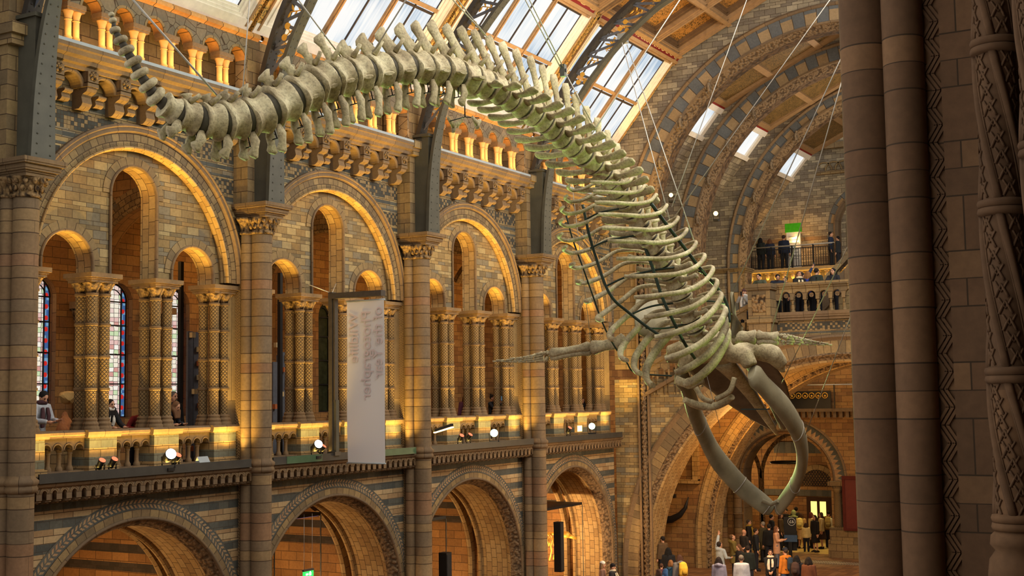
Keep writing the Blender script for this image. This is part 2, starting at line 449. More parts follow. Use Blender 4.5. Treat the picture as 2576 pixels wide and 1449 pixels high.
def sky_glass(name):
    n = NT(name); g = n.n('TexCoord').outputs['Object']; x, y, zz = n.sep(g)
    nz = n.noise(n.comb(n.math('MULTIPLY', y, 5.), n.math('MULTIPLY', zz, .25)), 2.4, 3.)
    big = n.noise(n.comb(n.math('MULTIPLY', y, .55), n.math('MULTIPLY', zz, .5)), 1., 2.)
    t = n.math('ADD', n.math('MULTIPLY', nz, .45), n.math('MULTIPLY', big, .75))
    c = n.ramp(t, [(.42, srgb(168,190,212)), (.55, srgb(226,234,240)), (.66, srgb(250,250,248))])
    n.col(srgb(30,34,38)); n.emit(c, .62); n.b.inputs['Roughness'].default_value = .2; return n.m
M['sky_glass'] = sky_glass('daylit skylight glass')
def stained(name):
    n = NT(name); v = n.uv(); u, w, _ = n.sep(v)
    # u across (0..1), w up in metres ; centre mosaic of pale octagons, blue border with red spots
    au = n.math('ABSOLUTE', n.math('SUBTRACT', u, .5))
    cell = n.comb(n.math('MULTIPLY', u, 6.), n.math('MULTIPLY', w, 8.))
    vo = n.n('TexVoronoi', {'Vector': cell, 'Scale': 1., 'Randomness': .18}, feature='F1')
    ed = n.n('TexVoronoi', {'Vector': cell, 'Scale': 1., 'Randomness': .18}, feature='DISTANCE_TO_EDGE').outputs[0]
    r = n.sep(vo.outputs[1])[0]
    c = n.ramp(r, [(0, srgb(226,200,190)), (.2, srgb(236,226,206)), (.45, srgb(196,214,170)), (.55, srgb(222,184,176)), (.75, srgb(240,234,222)), (.92, srgb(206,150,140))], True)
    bord = n.math('GREATER_THAN', au, .33)
    bc = n.ramp(n.n('TexWhiteNoise', {0: n.comb(n.math('FLOOR', n.math('MULTIPLY', u, 12.)), n.math('FLOOR', n.math('MULTIPLY', w, 12.)))}, noise_dimensions='3D').outputs[0],
                [(0, srgb(60,90,140)), (.5, srgb(110,150,180)), (.8, srgb(70,100,130))], True)
    dv = n.math('SUBTRACT', n.math('FRACT', n.math('MULTIPLY', w, 3.4)), .5)
    du = n.math('MULTIPLY', n.math('SUBTRACT', au, .415), 3.6)
    dist = n.math('ADD', n.math('MULTIPLY', dv, dv), n.math('MULTIPLY', du, du))
    bc = n.mix(n.math('LESS_THAN', dist, .045), bc, srgb(196,40,34))
    c = n.mix(bord, c, bc)
    lead = n.math('MULTIPLY', n.math('LESS_THAN', ed, .045), n.math('LESS_THAN', au, .33))
    lead = n.math('MAXIMUM', lead, n.math('LESS_THAN', n.math('ABSOLUTE', n.math('SUBTRACT', au, .33)), .016))
    c = n.mix(lead, c, srgb(26,26,30))
    n.col(srgb(20,20,20)); n.emit(c, .66); return n.m
M['stained'] = stained('leaded stained glass')
M['stained_dark'] = rough('unlit green window glass', srgb(46,52,36), .25, 0, .5, 5)
M['lead'] = rough('black window leading', srgb(24,24,26), .6)
def glow(name, c, st):
    n = NT(name); n.col(gray(.02)); n.emit(c, st); return n.m
M['lamp_white'] = glow('white lamp lens', srgb(225,240,255), 9.)
M['lamp_green'] = glow('green white lamp lens', srgb(205,255,225), 9.)
M['lamp_red'] = glow('red gel lens', srgb(255,120,80), 1.1)
M['lamp_warm'] = glow('warm lamp lens', srgb(255,200,110), 6.)
M['exit_green'] = glow('lit green exit sign', srgb(40,200,80), 1.3)
M['white_pict'] = glow('white exit pictogram', srgb(240,255,240), 1.3)
M['door_pane'] = glow('lit door pane', srgb(255,226,120), 1.0)
def banner_mat(name):
    n = NT(name); n.col(srgb(206,200,196)); n.b.inputs['Roughness'].default_value = .8
    n.b.inputs['Transmission Weight'].default_value = 0.
    g = n.noise(n.uv(), 300., 1.); n.bump(g, .05, .002); return n.m
M['banner'] = banner_mat('white banner fabric')
M['banner_text'] = rough('pale pink banner lettering', srgb(194,176,174), .8, 0, .03, 3, 0)
M['timber_red'] = rough('red painted timber', srgb(96,34,22), .5)
M['door_wood'] = rough('varnished oak door', srgb(150,84,40), .45, 0, .25, 4)
def plainm(name, c, r=.8): return rough(name, c, r, 0, .18, 9, .1)
M['skin'] = plainm('skin', srgb(196,146,116), .55)
M['skin_dark'] = plainm('brown skin', srgb(132,92,68), .55)
def floor_mat(name):
    n = NT(name); v = n.n('TexCoord').outputs['Object']
    c, m = brick_nodes(n, v, .3, .3, .008, [srgb(120,84,54), srgb(132,96,64), srgb(106,76,52)], 0., 0.)
    n.col(n.mix(m, c, srgb(60,46,34))); n.b.inputs['Roughness'].default_value = .45; return n.m
M['floor'] = floor_mat('terracotta hall floor')
M['mosaic_dark'] = zigzag('black and cream mosaic border', srgb(150,130,104), srgb(44,38,34), .5)
M['floor_pale'] = rough('pale vestibule floor', srgb(196,164,100), .5)
# ------------------------------------------------------------------ setting: left arcade wall
BAYS = [0, 1, 2, 3]
BN = ['leftmost bay', 'second bay, behind the white banner', 'third bay, between two plain piers', 'last bay, beside the end wall']
BS = ['leftmost bay', 'bay behind the banner', 'third bay from the left', 'bay next to the end wall']
c_of = lambda b: 7.*b + 4.
YE = 28.7                                       # end wall of the hall
trim_i = [0]
def trim(mb, mats, **k):
    trim_i[0] += 1
    return structure(mb, 'trim_%d' % trim_i[0], mats, **k)
wall = MB()
for b in BAYS:
    c = c_of(b)
    # lower spandrel above the ground arcade
    u0, u1 = c - 3.5 - (3 if b == 0 else 0), min(c + 3.5, YE)
    arch_wall(wall, FL, u0, u1, FZ, -1.9, [(c, 3.1, -5.7)], 0., 40, mi=1)
    # wall beside and above the big gallery arch
    arch_wall(wall, FL, u0, u1, 2.85, 7.2, [(c, 2.95, 2.85)], 0., 40, mi=2)
    wall.box((-.7, c + 3.02, GZ), (-.12, min(c + 3.5, YE), 2.85), mi=3)
    wall.box((-.7, c - 3.5, GZ), (-.12, c - 3.02, 2.85), mi=3)
    if b == 0: wall.box((-.7, -3., GZ), (-.1, .6, 2.85), mi=3)
    # screen wall inside the big arch with its three openings
    tz = lambda u, c=c: 2.85 + math.sqrt(max(0, 2.95**2 - (u - c)**2))
    H = [(c - 1.86, .665, 2.97), (c, .665, 4.62), (c + 1.86, .665, 2.97)]
    arch_wall(wall, FL, c - 2.95, c + 2.95, 2.78, 6, H, -.2, 16, top=tz, mi=0)
    arch_wall(wall, FL, c - 2.95, c + 2.95, 2.78, 6, H, -.66, 16, top=tz, mi=4)
    for h in H: wall.sweep(FL, h[0], h[2], [(h[1], -.2), (h[1], -.66)], seg=20, leg=h[2]-2.78, smooth=True, mi=5)
    for u in (c - .93, c + .93, c - 2.72, c + 2.72):
        wall.face([(-.2, u-.27, 2.78), (-.2, u+.27, 2.78), (-.66, u+.27, 2.78), (-.66, u-.27, 2.78)], mi=5)
structure(wall, 'wall_left', [M['stone'], M['low_band'], M['up_band'], M['plain'], M['inner'], M['soffit']])

for b in BAYS:
    c = c_of(b)
    # ground arcade archivolt: chevron mosaic, plain voussoirs, roll, carved foliage, soffit
    mb = MB(); zs = -5.7; lg = 1.5
    mb.sweep(FL, c, zs, [(3.6, .015), (3.33, .015)], seg=48, leg=lg, mi=0)
    mb.sweep(FL, c, zs, [(3.34, .03), (3.17, .03)], seg=48, leg=lg, mi=1)
    mb.sweep(FL, c, zs, [(3.18, .03), (3.17, .07), (3.14, .08), (3.11, .06), (3.1, .02)], seg=48, leg=lg, smooth=True, mi=2)
    mb.sweep(FL, c, zs, [(3.11, .02), (3.06, -.02), (2.98, -.16), (2.96, -.3)], seg=48, leg=lg, smooth=True, mi=3)
    mb.sweep(FL, c, zs, [(2.96, -.3), (2.96, -.36), (3.02, -.4), (3.0, -1.4), (2.95, -1.42), (2.9, -1.48), (2.92, -1.56), (3.1, -1.6), (3.3, -1.6)], seg=48, leg=lg, mi=4)
    trim(mb, [M['chevron'], M['vous'], M['mould'], M['leafy_ring'], M['soffit']])
    # big gallery archivolt: scale carving, outer roll, lit inner roll
    mb = MB(); zs = 2.85
    mb.sweep(FL, c, zs, [(3.36, .0), (3.36, .09), (3.31, .12), (3.27, .09), (3.24, .1), (3.2, .1), (3.17, .05), (3.15, .03)], seg=56, smooth=False, mi=0)
    mb.sweep(FL, c, zs, [(3.15, .02), (2.86, .02)], seg=56, mi=1)
    mb.sweep(FL, c, zs, [(2.87, .02), (2.86, .06), (2.83, .07), (2.81, .05), (2.81, .0), (2.79, -.04), (2.81, -.08), (2.78, -.13), (2.8, -.2)], seg=56, smooth=False, mi=2)
    trim(mb, [M['mould'], M['scallop'], M['soffit']])
    # rings round the three openings
    mb = MB()
    for u, z in ((c - 1.86, 2.97), (c, 4.62), (c + 1.86, 2.97)):
        mb.sweep(FL, u, z, [(.9, -.2), (.9, -.18), (.7, -.18)], seg=24, mi=0)
        mb.sweep(FL, u, z, [(.72, -.18), (.72, -.14), (.69, -.125), (.66, -.15), (.66, -.2)], seg=24, leg=z - 2.8, smooth=True, mi=1)
    trim(mb, [M['vous'], M['mould']])
    # ledge of the gallery: moulding under the lamp tray
    mb = MB(); y0, y1 = c - 3.3, min(c + 3.3, YE)
    pr = [(0, -1.7), (.46, -1.7), (.5, -1.67), (.53, -1.62), (.5, -1.58), (.5, -1.5), (-.6, -1.5)]
    mb.grid([[(x, y, z) for x, z in pr] for y in (y0, y1)], lambda a, k, y0=y0, y1=y1: ((y0, y1)[a], k*.1), False)
    trim(mb, [M['mould']])
    # cornice above the corbels
    mb = MB(); y0, y1 = c - 3.5, min(c + 3.5, YE)
    pr = [(0, 6.98), (.42, 7.0), (.44, 7.07), (.52, 7.1), (.54, 7.18), (.64, 7.23), (.66, 7.32), (.7, 7.35), (.7, 7.43), (.5, 7.43), (.5, 7.52), (-.6, 7.52)]
    mb.grid([[(x, y, z) for x, z in pr] for y in (y0, y1)], lambda a, k, y0=y0, y1=y1: ((y0, y1)[a], k*.1), False)
    trim(mb, [M['mould']])
    # upper wall with its seven small arches
    mb = MB()
    H = [(c + (k-3)*.91, .265, 8.36) for k in range(7)]
    arch_wall(mb, FL, c - 3.5, y1, 8.36, 8.93, H, .42, 14, mi=0)
    for ya, yb in ((c - 3.5, c - 3.0), (c + 3.0, y1)): mb.box((.1, ya, 7.52), (.42, yb, 8.37), mi=0)
    for h in H:
        mb.sweep(FL, h[0], h[2], [(.33, .42), (.33, .435), (.27, .435), (.265, .42)], seg=14, mi=1)
        mb.sweep(FL, h[0], h[2], [(.265, .43), (.265, .1)], seg=14, leg=.0, smooth=True, mi=2)
    trim(mb, [M['crazy'], M['vous'], M['cornice_tile']])
    mb = MB(); mb.box((-.62, c - 3.5, 7.4), (-.55, y1, 9.3))
    trim(mb, [M['block']])
    mb = MB(); pr = [(.42, 8.9), (.46, 8.93), (.53, 8.96), (.54, 9.02), (.5, 9.06), (.5, 9.08), (-.1, 9.3)]
    mb.grid([[(x, y, z) for x, z in pr] for y in (c-3.45, min(c+3.45, YE))], lambda a, k, c=c: (c + a*7, k*.1), False)
    trim(mb, [M['cornice_tile']])
# a strip of upper wall before the first bay
mb = MB(); mb.box((-.6, -3, 2.85), (0, .5, 9.1)); mb.box((-.6, -3, -7.2), (-.05, .5, -1.9)); trim(mb, [M['block']])

# piers between the bays: each is one thing with shafts, capital, ring and strips
def make_pier(label):
    t = thing('wall_pier', (0, 0, 0), label, 'pier', 'piers of the left arcade')
    sh = [(.53, 0, .25), (.21, .17, .15), (.21, -.17, .15)]
    core = MB(); core.box((-.68, -.2, FZ), (.33, .2, 4.2))
    core.build('pier_core', M['block'], t, auto=30)
    for x, y, r in sh:
        m = MB()
        m.lathe((x, y, 0), [(r+.09, FZ), (r+.09, FZ+.3), (r+.02, FZ+.4), (r, FZ+.45), (r, -1.72)], 20)
        m.lathe((x, y, 0), [(r, -1.42), (r, 4.1)], 20)
        m.build('shaft', M['drum'], t, auto=40)
    m = MB()
    for x, y, r in sh:
        m.lathe((x, y, 0), [(r, -1.75), (r+.05, -1.72), (r+.07, -1.66), (r+.04, -1.6), (r+.08, -1.56), (r+.08, -1.5), (r+.02, -1.45), (r, -1.4)], 20)
    m.build('shaft_ring', M['mould'], t, auto=50)
    for s in (-1, 1):
        m = MB(); m.box((-.12, s*.205 - .012, -7), (.04, s*.205 + .012, 4.1)); m.build('zigzag_strip', M['zigzag'], t)
    # foliage capital
    m = MB()
    rnd = random.Random(3)
    def cap(x, y, r):
        prof = [(r+.03, 4.06), (r+.05, 4.1), (r+.01, 4.14), (r+.02, 4.2), (r+.05, 4.3), (r+.11, 4.4), (r+.16, 4.46)]
        m.lathe((x, y, 0), prof, 24, mod=lambda t, k: 1 + (.07*math.sin(8*t + k) * (1 if 1 < k < 6 else 0)))
    for x, y, r in sh: cap(x, y, r)
    for k in range(26):   # curled leaves
        a = k*2*PI/13 + (.2 if k > 12 else 0); zz = 4.24 if k < 13 else 4.38; rr = .31 if k < 13 else .38
        m.ball((.53 + rr*math.cos(a), rr*math.sin(a)*.95, zz), (.045, .05, .07), 6, 4)
    m.build('capital', M['leafy'], t)
    m = MB()
    pr = [(4.45, .40), (4.52, .42), (4.56, .45), (4.6, .5), (4.68, .52), (4.72, .58), (4.8, .6)]
    for (z0, w0), (z1, w1) in zip(pr, pr[1:]): m.box((-.2, -w1 + .08, z0), (.5 + w1, w1 - .08, z1))
    m.build('abacus', M['mould'], t)
    m = MB(); m.box((-.5, -.45, 4.8), (.46, .45, 7.1)); m.box((-.5, -.5, 7.1), (.62, .5, 7.3)); m.box((-.5, -.56, 7.3), (.72, .56, 7.52))
    m.box((-.5, -.42, 7.52), (.43, .42, 8.95))
    m.build('pilaster', M['block'], t)
    return t
PL = ['leftmost stone pier, cut by the picture edge, with leaf capital', 'stone pier between the stained glass bay and the banner',
      'stone pier just beyond the white hanging banner', 'stone pier carrying the rib beside the whale ribcage']
pier0 = make_pier(PL[0]); pier0.location = (0, .5, 0)
for k in (1, 2, 3): dup(pier0, (0, .5 + 7*k, 0), PL[k])

# clusters of four patterned shafts carrying the gallery screen
def make_cluster(label, group):
    t = thing('column_cluster', (0, 0, 0), label, 'column', group)
    m = MB()
    for sx in (-1, 1):
        for sy in (-1, 1):
            m.lathe((sx*.177, sy*.177, 0), [(.19, -.58), (.19, -.53), (.165, -.5), (.175, -.45), (.14, -.4), (.15, -.36), (.118, -.32)], 14)
    m.build('base', M['mould'], t, auto=40)
    for sx in (-1, 1):
        for sy in (-1, 1):
            m = MB()
            m.lathe((sx*.177, sy*.177, 0), [(.112, -.34), (.112, 2.36)], 16, cap=False)
            for z in (.29, .99, 1.69, 2.34):
                m.lathe((sx*.177, sy*.177, z), [(.113, -.035), (.135, -.02), (.135, -.005), (.122, 0), (.135, .005), (.135, .02), (.113, .035)], 14, cap=False, mi=1)
            m.build('shaft', [M['diamond'], M['mould']], t)
    m = MB()
    for sx in (-1, 1):
        for sy in (-1, 1):
            m.lathe((sx*.177, sy*.177, 0), [(.115, 2.36), (.12, 2.42), (.15, 2.5), (.19, 2.58), (.2, 2.6)], 24,
                    mod=lambda a, k: 1 + .08*math.cos(8*a)*(1 if k > 1 else .3))
    m.build('capital', M['leafy'], t)
    m = MB()
    for z0, z1, w in ((2.6, 2.66, .37), (2.66, 2.7, .4), (2.7, 2.8, .44)): m.box((-w, -w, z0), (w, w, z1))
    m.build('abacus', M['mould'], t)
    return t
where = ['at the left pier', 'left of the tall arch', 'right of the tall arch', 'at the right pier']
cl0 = None
for b in BAYS:
    for k, u in enumerate((-2.85, -.93, .93, 2.85)):
        lab = 'patterned column cluster %s, %s' % (where[k], BS[b])
        if cl0 is None: cl0 = make_cluster(lab, 'patterned column clusters of the gallery'); o = cl0
        else: o = dup(cl0, None, lab)
        o.location = (-.42, c_of(b) + u, 0)

# gallery balustrade, one per bay
M['ped'] = banded('striped pedestal stone', [(-1.6, 0.), (-1.34, .5), (-1.16, 0.), (-.97, .5), (-.76, 0.)], -1.6, 0., .4, .2, [srgb(150,122,80), srgb(162,132,88)], [srgb(106,104,90), srgb(98,98,88)])
def make_balustrade(label):
    t = thing('gallery_balustrade', (0, 0, 0), label, 'balustrade', 'stone balustrades of the gallery')
    m = MB(); pr = [(-.1, -.73), (-.1, -.69), (-.07, -.67), (-.07, -.62), (-.1, -.58), (-.6, -.58), (-.6, -.73)]
    m.grid([[(x, y, z) for x, z in pr] for y in (-3.3, 3.3)], lambda a, k: (a*6.6, k*.1), False)
    for u in (-2.85, -.93, .93, 2.85):
        pr2 = [(.0, -.74), (.02, -.68), (.03, -.62), (0., -.575), (-.6, -.575)]
        m.grid([[(x, u + s*.46, z) for x, z in pr2] for s in (-1, 1)], lambda a, k: (a*.9, k*.1), False)
        for s in (-1, 1): m.face([(x, u + s*.46, z) for x, z in pr2])
    m.build('rail', M['mould'], t)
    for u in (-2.85, -.93, .93, 2.85):
        m = MB(); m.box((-.6, u - .38, -1.36), (-.04, u + .38, -.73)); m.box((-.6, u - .42, -1.5), (-.0, u + .42, -1.36))
        m.build('pedestal', M['ped'], t)
    m = MB(); m.box((-.5, -3.3, -1.5), (-.12, 3.3, -1.42)); m.build('plinth', M['mould'], t)
    for pc in (-1.89, 0., 1.89):
        w = .57 if pc else .55
        m = MB(); n = 4; st = 2*w/n
        hs = [(pc - w + st*(k + .5), st*.36, -.97) for k in range(n)]
        arch_wall(m, FL, pc - w, pc + w, -.99, -.73, hs, -.18, 10, soff=-.42)
        for h in hs: m.sweep(FL, h[0], h[2], [(st*.46, -.18), (st*.46, -.165), (st*.36, -.165), (st*.36, -.18)], seg=10)
        m.build('arcade_panel', M['mould'], t)
    b0 = None
    for pc in (-1.89, 0., 1.89):
        w = .57 if pc else .55; st = 2*w/4
        for k in range(1, 4):
            y = pc - w + st*k
            if b0 is None:
                m = MB(); m.lathe((0, 0, 0), [(.075, -1.42), (.075, -1.36), (.06, -1.34), (.045, -1.3), (.045, -1.08), (.06, -1.06), (.05, -1.04), (.075, -.99), (.085, -.97)], 10)
                b0 = m.build('baluster', M['mould'], t, auto=50)
                q = b0
            else:
                q = b0.copy(); COL.objects.link(q)
            q.location = (-.3, y, 0)
    return t
bl0 = None
for b in BAYS:
    lab = 'carved stone balustrade with small round arches along the %s' % BS[b]
    if bl0 is None: bl0 = make_balustrade(lab); o = bl0
    else: o = dup(bl0, None, lab)
    o.location = (0, c_of(b), 0)

# lamp tray along the gallery ledge
tray_m = [M['ledge_metal'], M['ledge_green'], M['ledge_metal'], M['ledge_metal']]
for b in BAYS:
    m = MB(); c = c_of(b); y1 = c + 3.1
    m.box((.12, c - 3.1, -1.5), (.56, y1, -1.47)); m.box((.53, c - 3.1, -1.59), (.57, y1, -1.4))
    o = m.build('lamp_tray', [M['ledge_metal']], off=(0, c, -1.5)); o.location = (0, c, -1.5)
    tag(o, ['dark flat ledge strip below the stained glass bay balustrade', 'ledge strip of dark and green panels under the banner', 'dark ledge strip in the third bay with two small lamps', 'dark ledge strip beside the end wall lamps'][b], 'lamp tray', 'ledge strips below the balustrades')
    if b == 1:
        for ya, yb in ((c - 2.6, c - 1.2), (c + .3, c + 3.1)):
            q = MB(); q.box((.565, ya, -.085), (.578, yb, .095)); q.build('green_panel', M['ledge_green'], o).location = (0, 0, 0)
            o.children[-1].location = (0, -c, 0) if False else (0, 0, 0)
            for v in o.children[-1].data.vertices: v.co.y -= c
# row of small corbels under the ledge
corb = None
for b in BAYS:
    c = c_of(b); n = 26; st = 6.5/n
    lab = 'row of tiny arched corbels under the ledge of the %s' % BS[b]
    if corb is None:
        corb = thing('corbel_row', (0, 0, 0), lab, 'corbel table', 'small corbel rows under the ledge')
        hs = [(-3.25 + st*(k + .5), st*.22, -1.8) for k in range(n)]
        m = MB(); arch_wall(m, FL, -3.25, 3.25, -1.93, -1.68, hs, .45, 8, soff=.12)
        for h in hs: m.sweep(FL, h[0], h[2], [(st*.48, .45), (st*.48, .462), (st*.38, .462), (st*.38, .453), (st*.34, .453), (st*.34, .462), (st*.24, .462)], seg=8)
        m.build('arcading', M['mould'], corb)
        m = MB(); m.box((.0, -3.25, -2.0), (.11, 3.25, -1.7)); m.build('backing', M['plain'], corb)
        m = MB(); w = st*.28
        pr = [(.45, -1.92), (.42, -1.95), (.42, -1.97), (.34, -1.99), (.34, -2.01), (.05, -2.04)]
        for s in (-1, 1): m.face([(x, s*w, z) for x, z in pr] + [(.05, s*w, -1.92)])
        m.grid([[(x, s*w, z) for x, z in pr] for s in (-1, 1)], None, False)
        q0 = m.build('corbel', M['mould'], corb); q0.location = (0, -3.25, 0)
        for k in range(1, n + 1):
            q = q0.copy(); COL.objects.link(q); q.location = (0, -3.25 + st*k, 0)
        o = corb
    else: o = dup(corb, None, lab)
    o.location = (0, c, 0)

# heavy corbel table with medallions below the upper cornice
heavy = None
for b in BAYS:
    c = c_of(b)
    lab = 'heavy arched corbel table with carved medallions above the %s' % BS[b]
    if heavy is None:
        heavy = thing('corbel_table', (0, 0, 0), lab, 'corbel table', 'heavy corbel tables under the cornice')
        P = .91
        ar = MB()
        for k in range(6):
            u = (k - 2.5)*P
            ar.sweep(FL, u, 6.66, [(.38, .0), (.38, .33), (.35, .36), (.3, .36), (.27, .33), (.27, .0)], seg=14)
        arch_wall(ar, FL, -3.03, 3.03, 6.62, 7.05, [((k-2.5)*P, .3, 6.66) for k in range(6)], .2, 10)
        ar.build('arches', M['mould'], heavy)
        def s_profile(w, x1, z0, z1, y):
            pr = []
            H = z1 - z0
            for t, f in ((0, 1.), (.12, 1.02), (.25, .95), (.35, .7), (.45, .62), (.6, .66), (.75, .7), (.88, .62), (1., .45)):
                pr.append((x1*f, z1 - H*t))
            mm = MB()
            mm.grid([[(x, y + s*w, z) for x, z in pr] for s in (-1, 1)], None, False)
            for s in (-1, 1): mm.face([(x, y + s*w, z) for x, z in pr] + [(-.0, y + s*w, z0), (-.0, y + s*w, z1)])
            mm.face([(x1*.45, y - w, z0), (x1*.45, y + w, z0), (0, y + w, z0), (0, y - w, z0)])
            return mm
        cq = None; mq = None; nq = None
        for k in range(7):
            u = (k - 3)*P
            if cq is None:
                mm = s_profile(.13, .46, 6.22, 6.68, 0)
                mm.box((0, -.15, 6.66), (.5, .15, 6.74))
                cq = mm.build('corbel', M['mould'], heavy); q = cq
                m2 = MB(); m2.box((0, -.14, 6.76), (.5, .14, 6.99)); mq = m2.build('medallion_block', M['mould'], heavy); qm = mq
                m3 = MB()
                for j in range(7): m3.ball((.51, .075*math.cos(j), 6.9 + .075*math.sin(j)), (.04, .04, .04), 6, 4)
                m3.ball((.51, 0, 6.9), (.05, .05, .05), 8, 5); m3.build('medallion', M['leafy'], mq)
            else:
                q = cq.copy(); COL.objects.link(q)
                qm = mq.copy(); COL.objects.link(qm)
                d = mq.children[0].copy(); COL.objects.link(d); d.parent = qm
            q.location = (0, u, 0); qm.location = (0, u, 0)
        for k in range(6):
            u = (k - 2.5)*P
            if nq is None: nq = s_profile(.11, .28, 6.34, 6.58, 0).build('niche_foot', M['mould'], heavy); q = nq
            else: q = nq.copy(); COL.objects.link(q)
            q.location = (0, u, 0)
        o = heavy
    else: o = dup(heavy, None, lab)
    o.location = (0, c, 0)

# twin colonnettes of the upper arcade
twin = None
for b in BAYS:
    for k in range(6):
        lab = '%s lit twin colonnette of the upper arcade, %s' % (['first', 'second', 'third', 'fourth', 'fifth', 'sixth'][k], BS[b])
        if twin is None:
            twin = thing('twin_colonnette', (0, 0, 0), lab, 'colonnette', 'lit twin colonnettes of the upper arcade')
            for s in (-1, 1):
                m = MB(); m.lathe((0, s*.105, 0), [(.078, .06), (.072, .12), (.07, .47)], 14, cap=False); sh = m.build('shaft', M['terracotta'], twin)
                m = MB(); m.lathe((0, s*.105, 0), [(.115, -.0), (.115, .03), (.095, .06), (.085, .08), (.095, .1), (.075, .13)], 14); m.build('base', M['terracotta'], twin, auto=50)
                m = MB(); m.lathe((0, s*.105, 0), [(.072, .46), (.088, .475), (.072, .49), (.078, .54), (.1, .61), (.12, .66)], 14, mod=lambda a, k: 1 + .05*math.cos(4*a)*(k > 3)); m.build('capital', M['terracotta'], twin, auto=50)
            m = MB(); m.box((-.16, -.235, .66), (.13, .235, .71)); m.box((-.16, -.25, .71), (.15, .25, .82)); m.build('impost', M['mould'], twin)
            o = twin
        else: o = dup(twin, None, lab)
        o.location = (.34, c_of(b) + (k - 2.5)*.91, 7.54)
# grey light housings on the upper sill
for b in BAYS:
    c = c_of(b); m = MB(); m.box((-.04, -3.0, 0), (.04, 3.0, .07))
    o = m.build('light_housing', M['led_case']); o.location = (.655, c, 7.43)
    tag(o, 'pale grey light housing on the upper sill of the %s' % BS[b], 'light', 'sill light housings')

# gallery interior behind the screen
gi = MB()
gi.box((-6.2, -4, GZ - .3), (-.1, YE, GZ))                      # gallery floor, also the alcove ceiling edge
structure(gi, 'floor_2', M['plain'])
gc = MB(); gc.box((-6.2, -4, 6.0), (-.7, YE, 6.2)); structure(gc, 'ceiling_2', M['inner'])
gb = MB(); XB = -5.2
holes = []
for b in BAYS + [4]:
    holes.append((c_of(b) + 4.1 - 7 if b == 0 else c_of(b) + 4.1 - 7, .52, 2.78))
win_y = [8.2, 1.2 + .0]
WY = [c_of(b) + k for b in (-1, 0, 1, 2, 3) for k in (-2.2, 1.1, 4.2 - 0.0)]
WY = [5.65, 8.25, 10.45, 14.2, 17.4, 21., 24.3]
arch_wall(gb, FL, -4, YE + 4, -.42, 6.1, [(y, .5, 2.75) for y in WY], XB, 14, soff=XB - .35)
gb.box((XB - .4, -4, GZ), (XB, YE + 4, -.42))
structure(gb, 'wall_gallery', M['inner'])
wi = [0]
def make_window(y, lit=True):
    wi[0] += 1
    m = MB(); n = 14; x = XB - .28
    pts = [(x, y - .5, -.42), (x, y + .5, -.42)] + [(x, y + .5*math.cos(PI*k/n), 2.75 + .5*math.sin(PI*k/n)) for k in range(n + 1)]
    m.face(pts, [((p[1] - y + .5), p[2]) for p in pts])
    o = tag(m.build('window_%d' % wi[0], M['stained'] if lit else M['stained_dark']), kind='structure')
    m = MB(); x += .03
    for z in (-.4, .5, 1.3, 2.1, 2.75): m.box((x - .015, y - .5, z - .018), (x + .015, y + .5, z + .018))
    for u in (-.49, -.33, .33, .49): m.box((x - .012, y + u - .012, -.42), (x + .012, y + u + .012, 2.75 + (.36 if abs(u) < .4 else .05)))
    F = lambda u, d, z: (x + d, u, z)
    m.sweep(F, y, 2.75, [(.5, 0), (.5, .03), (.47, .03), (.47, 0)], seg=14)
    m.sweep(F, y, 2.75, [(.35, 0), (.35, .02), (.325, .02), (.325, 0)], seg=14)
    m.build('window_frame', M['lead'], o)
for y in WY: make_window(y, y < 12)
# transverse arches across the gallery, on the pier lines
ta = MB(); FT = lambda y0: (lambda x, d, z: (x, y0 - d, z))
for k in range(0, 5):
    y = .5 + 7*k if k < 4 else YE - .05
    F = FT(y)
    arch_wall(ta, F, XB, -.66, GZ, 6.1, [(-2.95, 2.2, 2.9)] if k < 4 else [], .25, 20, mi=0, soff=-.25 if k < 4 else None)
    if k < 4:
        arch_wall(ta, F, XB, -.66, GZ, 6.1, [(-2.95, 2.2, 2.9)], -.25, 20, mi=0)
        ta.sweep(F, -2.95, 2.9, [(2.75, .25), (2.75, .29), (2.3, .29), (2.25, .33), (2.2, .29), (2.2, .25)], seg=20, mi=1)
for k in range(4):      # intermediate ribs
    y = 4. + 7*k; F = FT(y)
    ta.sweep(F, -2.95, 3.4, [(2.3, .16), (2.2, .2), (2.1, .2), (2.05, .14), (2.05, -.14), (2.1, -.2), (2.3, -.2)], seg=20, a0=.5, a1=PI-.5, mi=1)
structure(ta, 'wall_cross', [M['inner'], M['scallop']])
# twin wall shafts on the gallery back wall
ws = None
for k, y in enumerate([6.95, 9.6, 12.6, 15.8, 19.2, 22.7]):
    lab = 'pair of tall dark wall shafts on the gallery back wall, %s from the left' % ['first', 'second', 'third', 'fourth', 'fifth', 'sixth'][k]
    if ws is None:
        ws = thing('wall_shaft', (0, 0, 0), lab, 'column', 'wall shafts at the back of the gallery')
        for s in (-1, 1):
            m = MB(); m.lathe((0, s*.16, 0), [(.16, 0), (.16, .3), (.12, .38), (.12, 1.3), (.14, 1.33), (.12, 1.36), (.12, 2.5), (.14, 2.53), (.12, 2.56), (.12, 3.6)], 12)
            m.build('shaft', M['drum'], ws, auto=50)
            m = MB(); m.lathe((0, s*.16, 0), [(.12, 3.6), (.14, 3.7), (.19, 3.95), (.21, 4.)], 12, mod=lambda a, k: 1 + .06*math.cos(6*a)); m.build('capital', M['leafy'], ws)
        m = MB(); m.box((-.1, -.42, 4.), (.26, .42, 4.18)); m.build('abacus', M['mould'], ws); o = ws
    else: o = dup(ws, None, lab)
    o.location = (XB + .14, y, GZ)

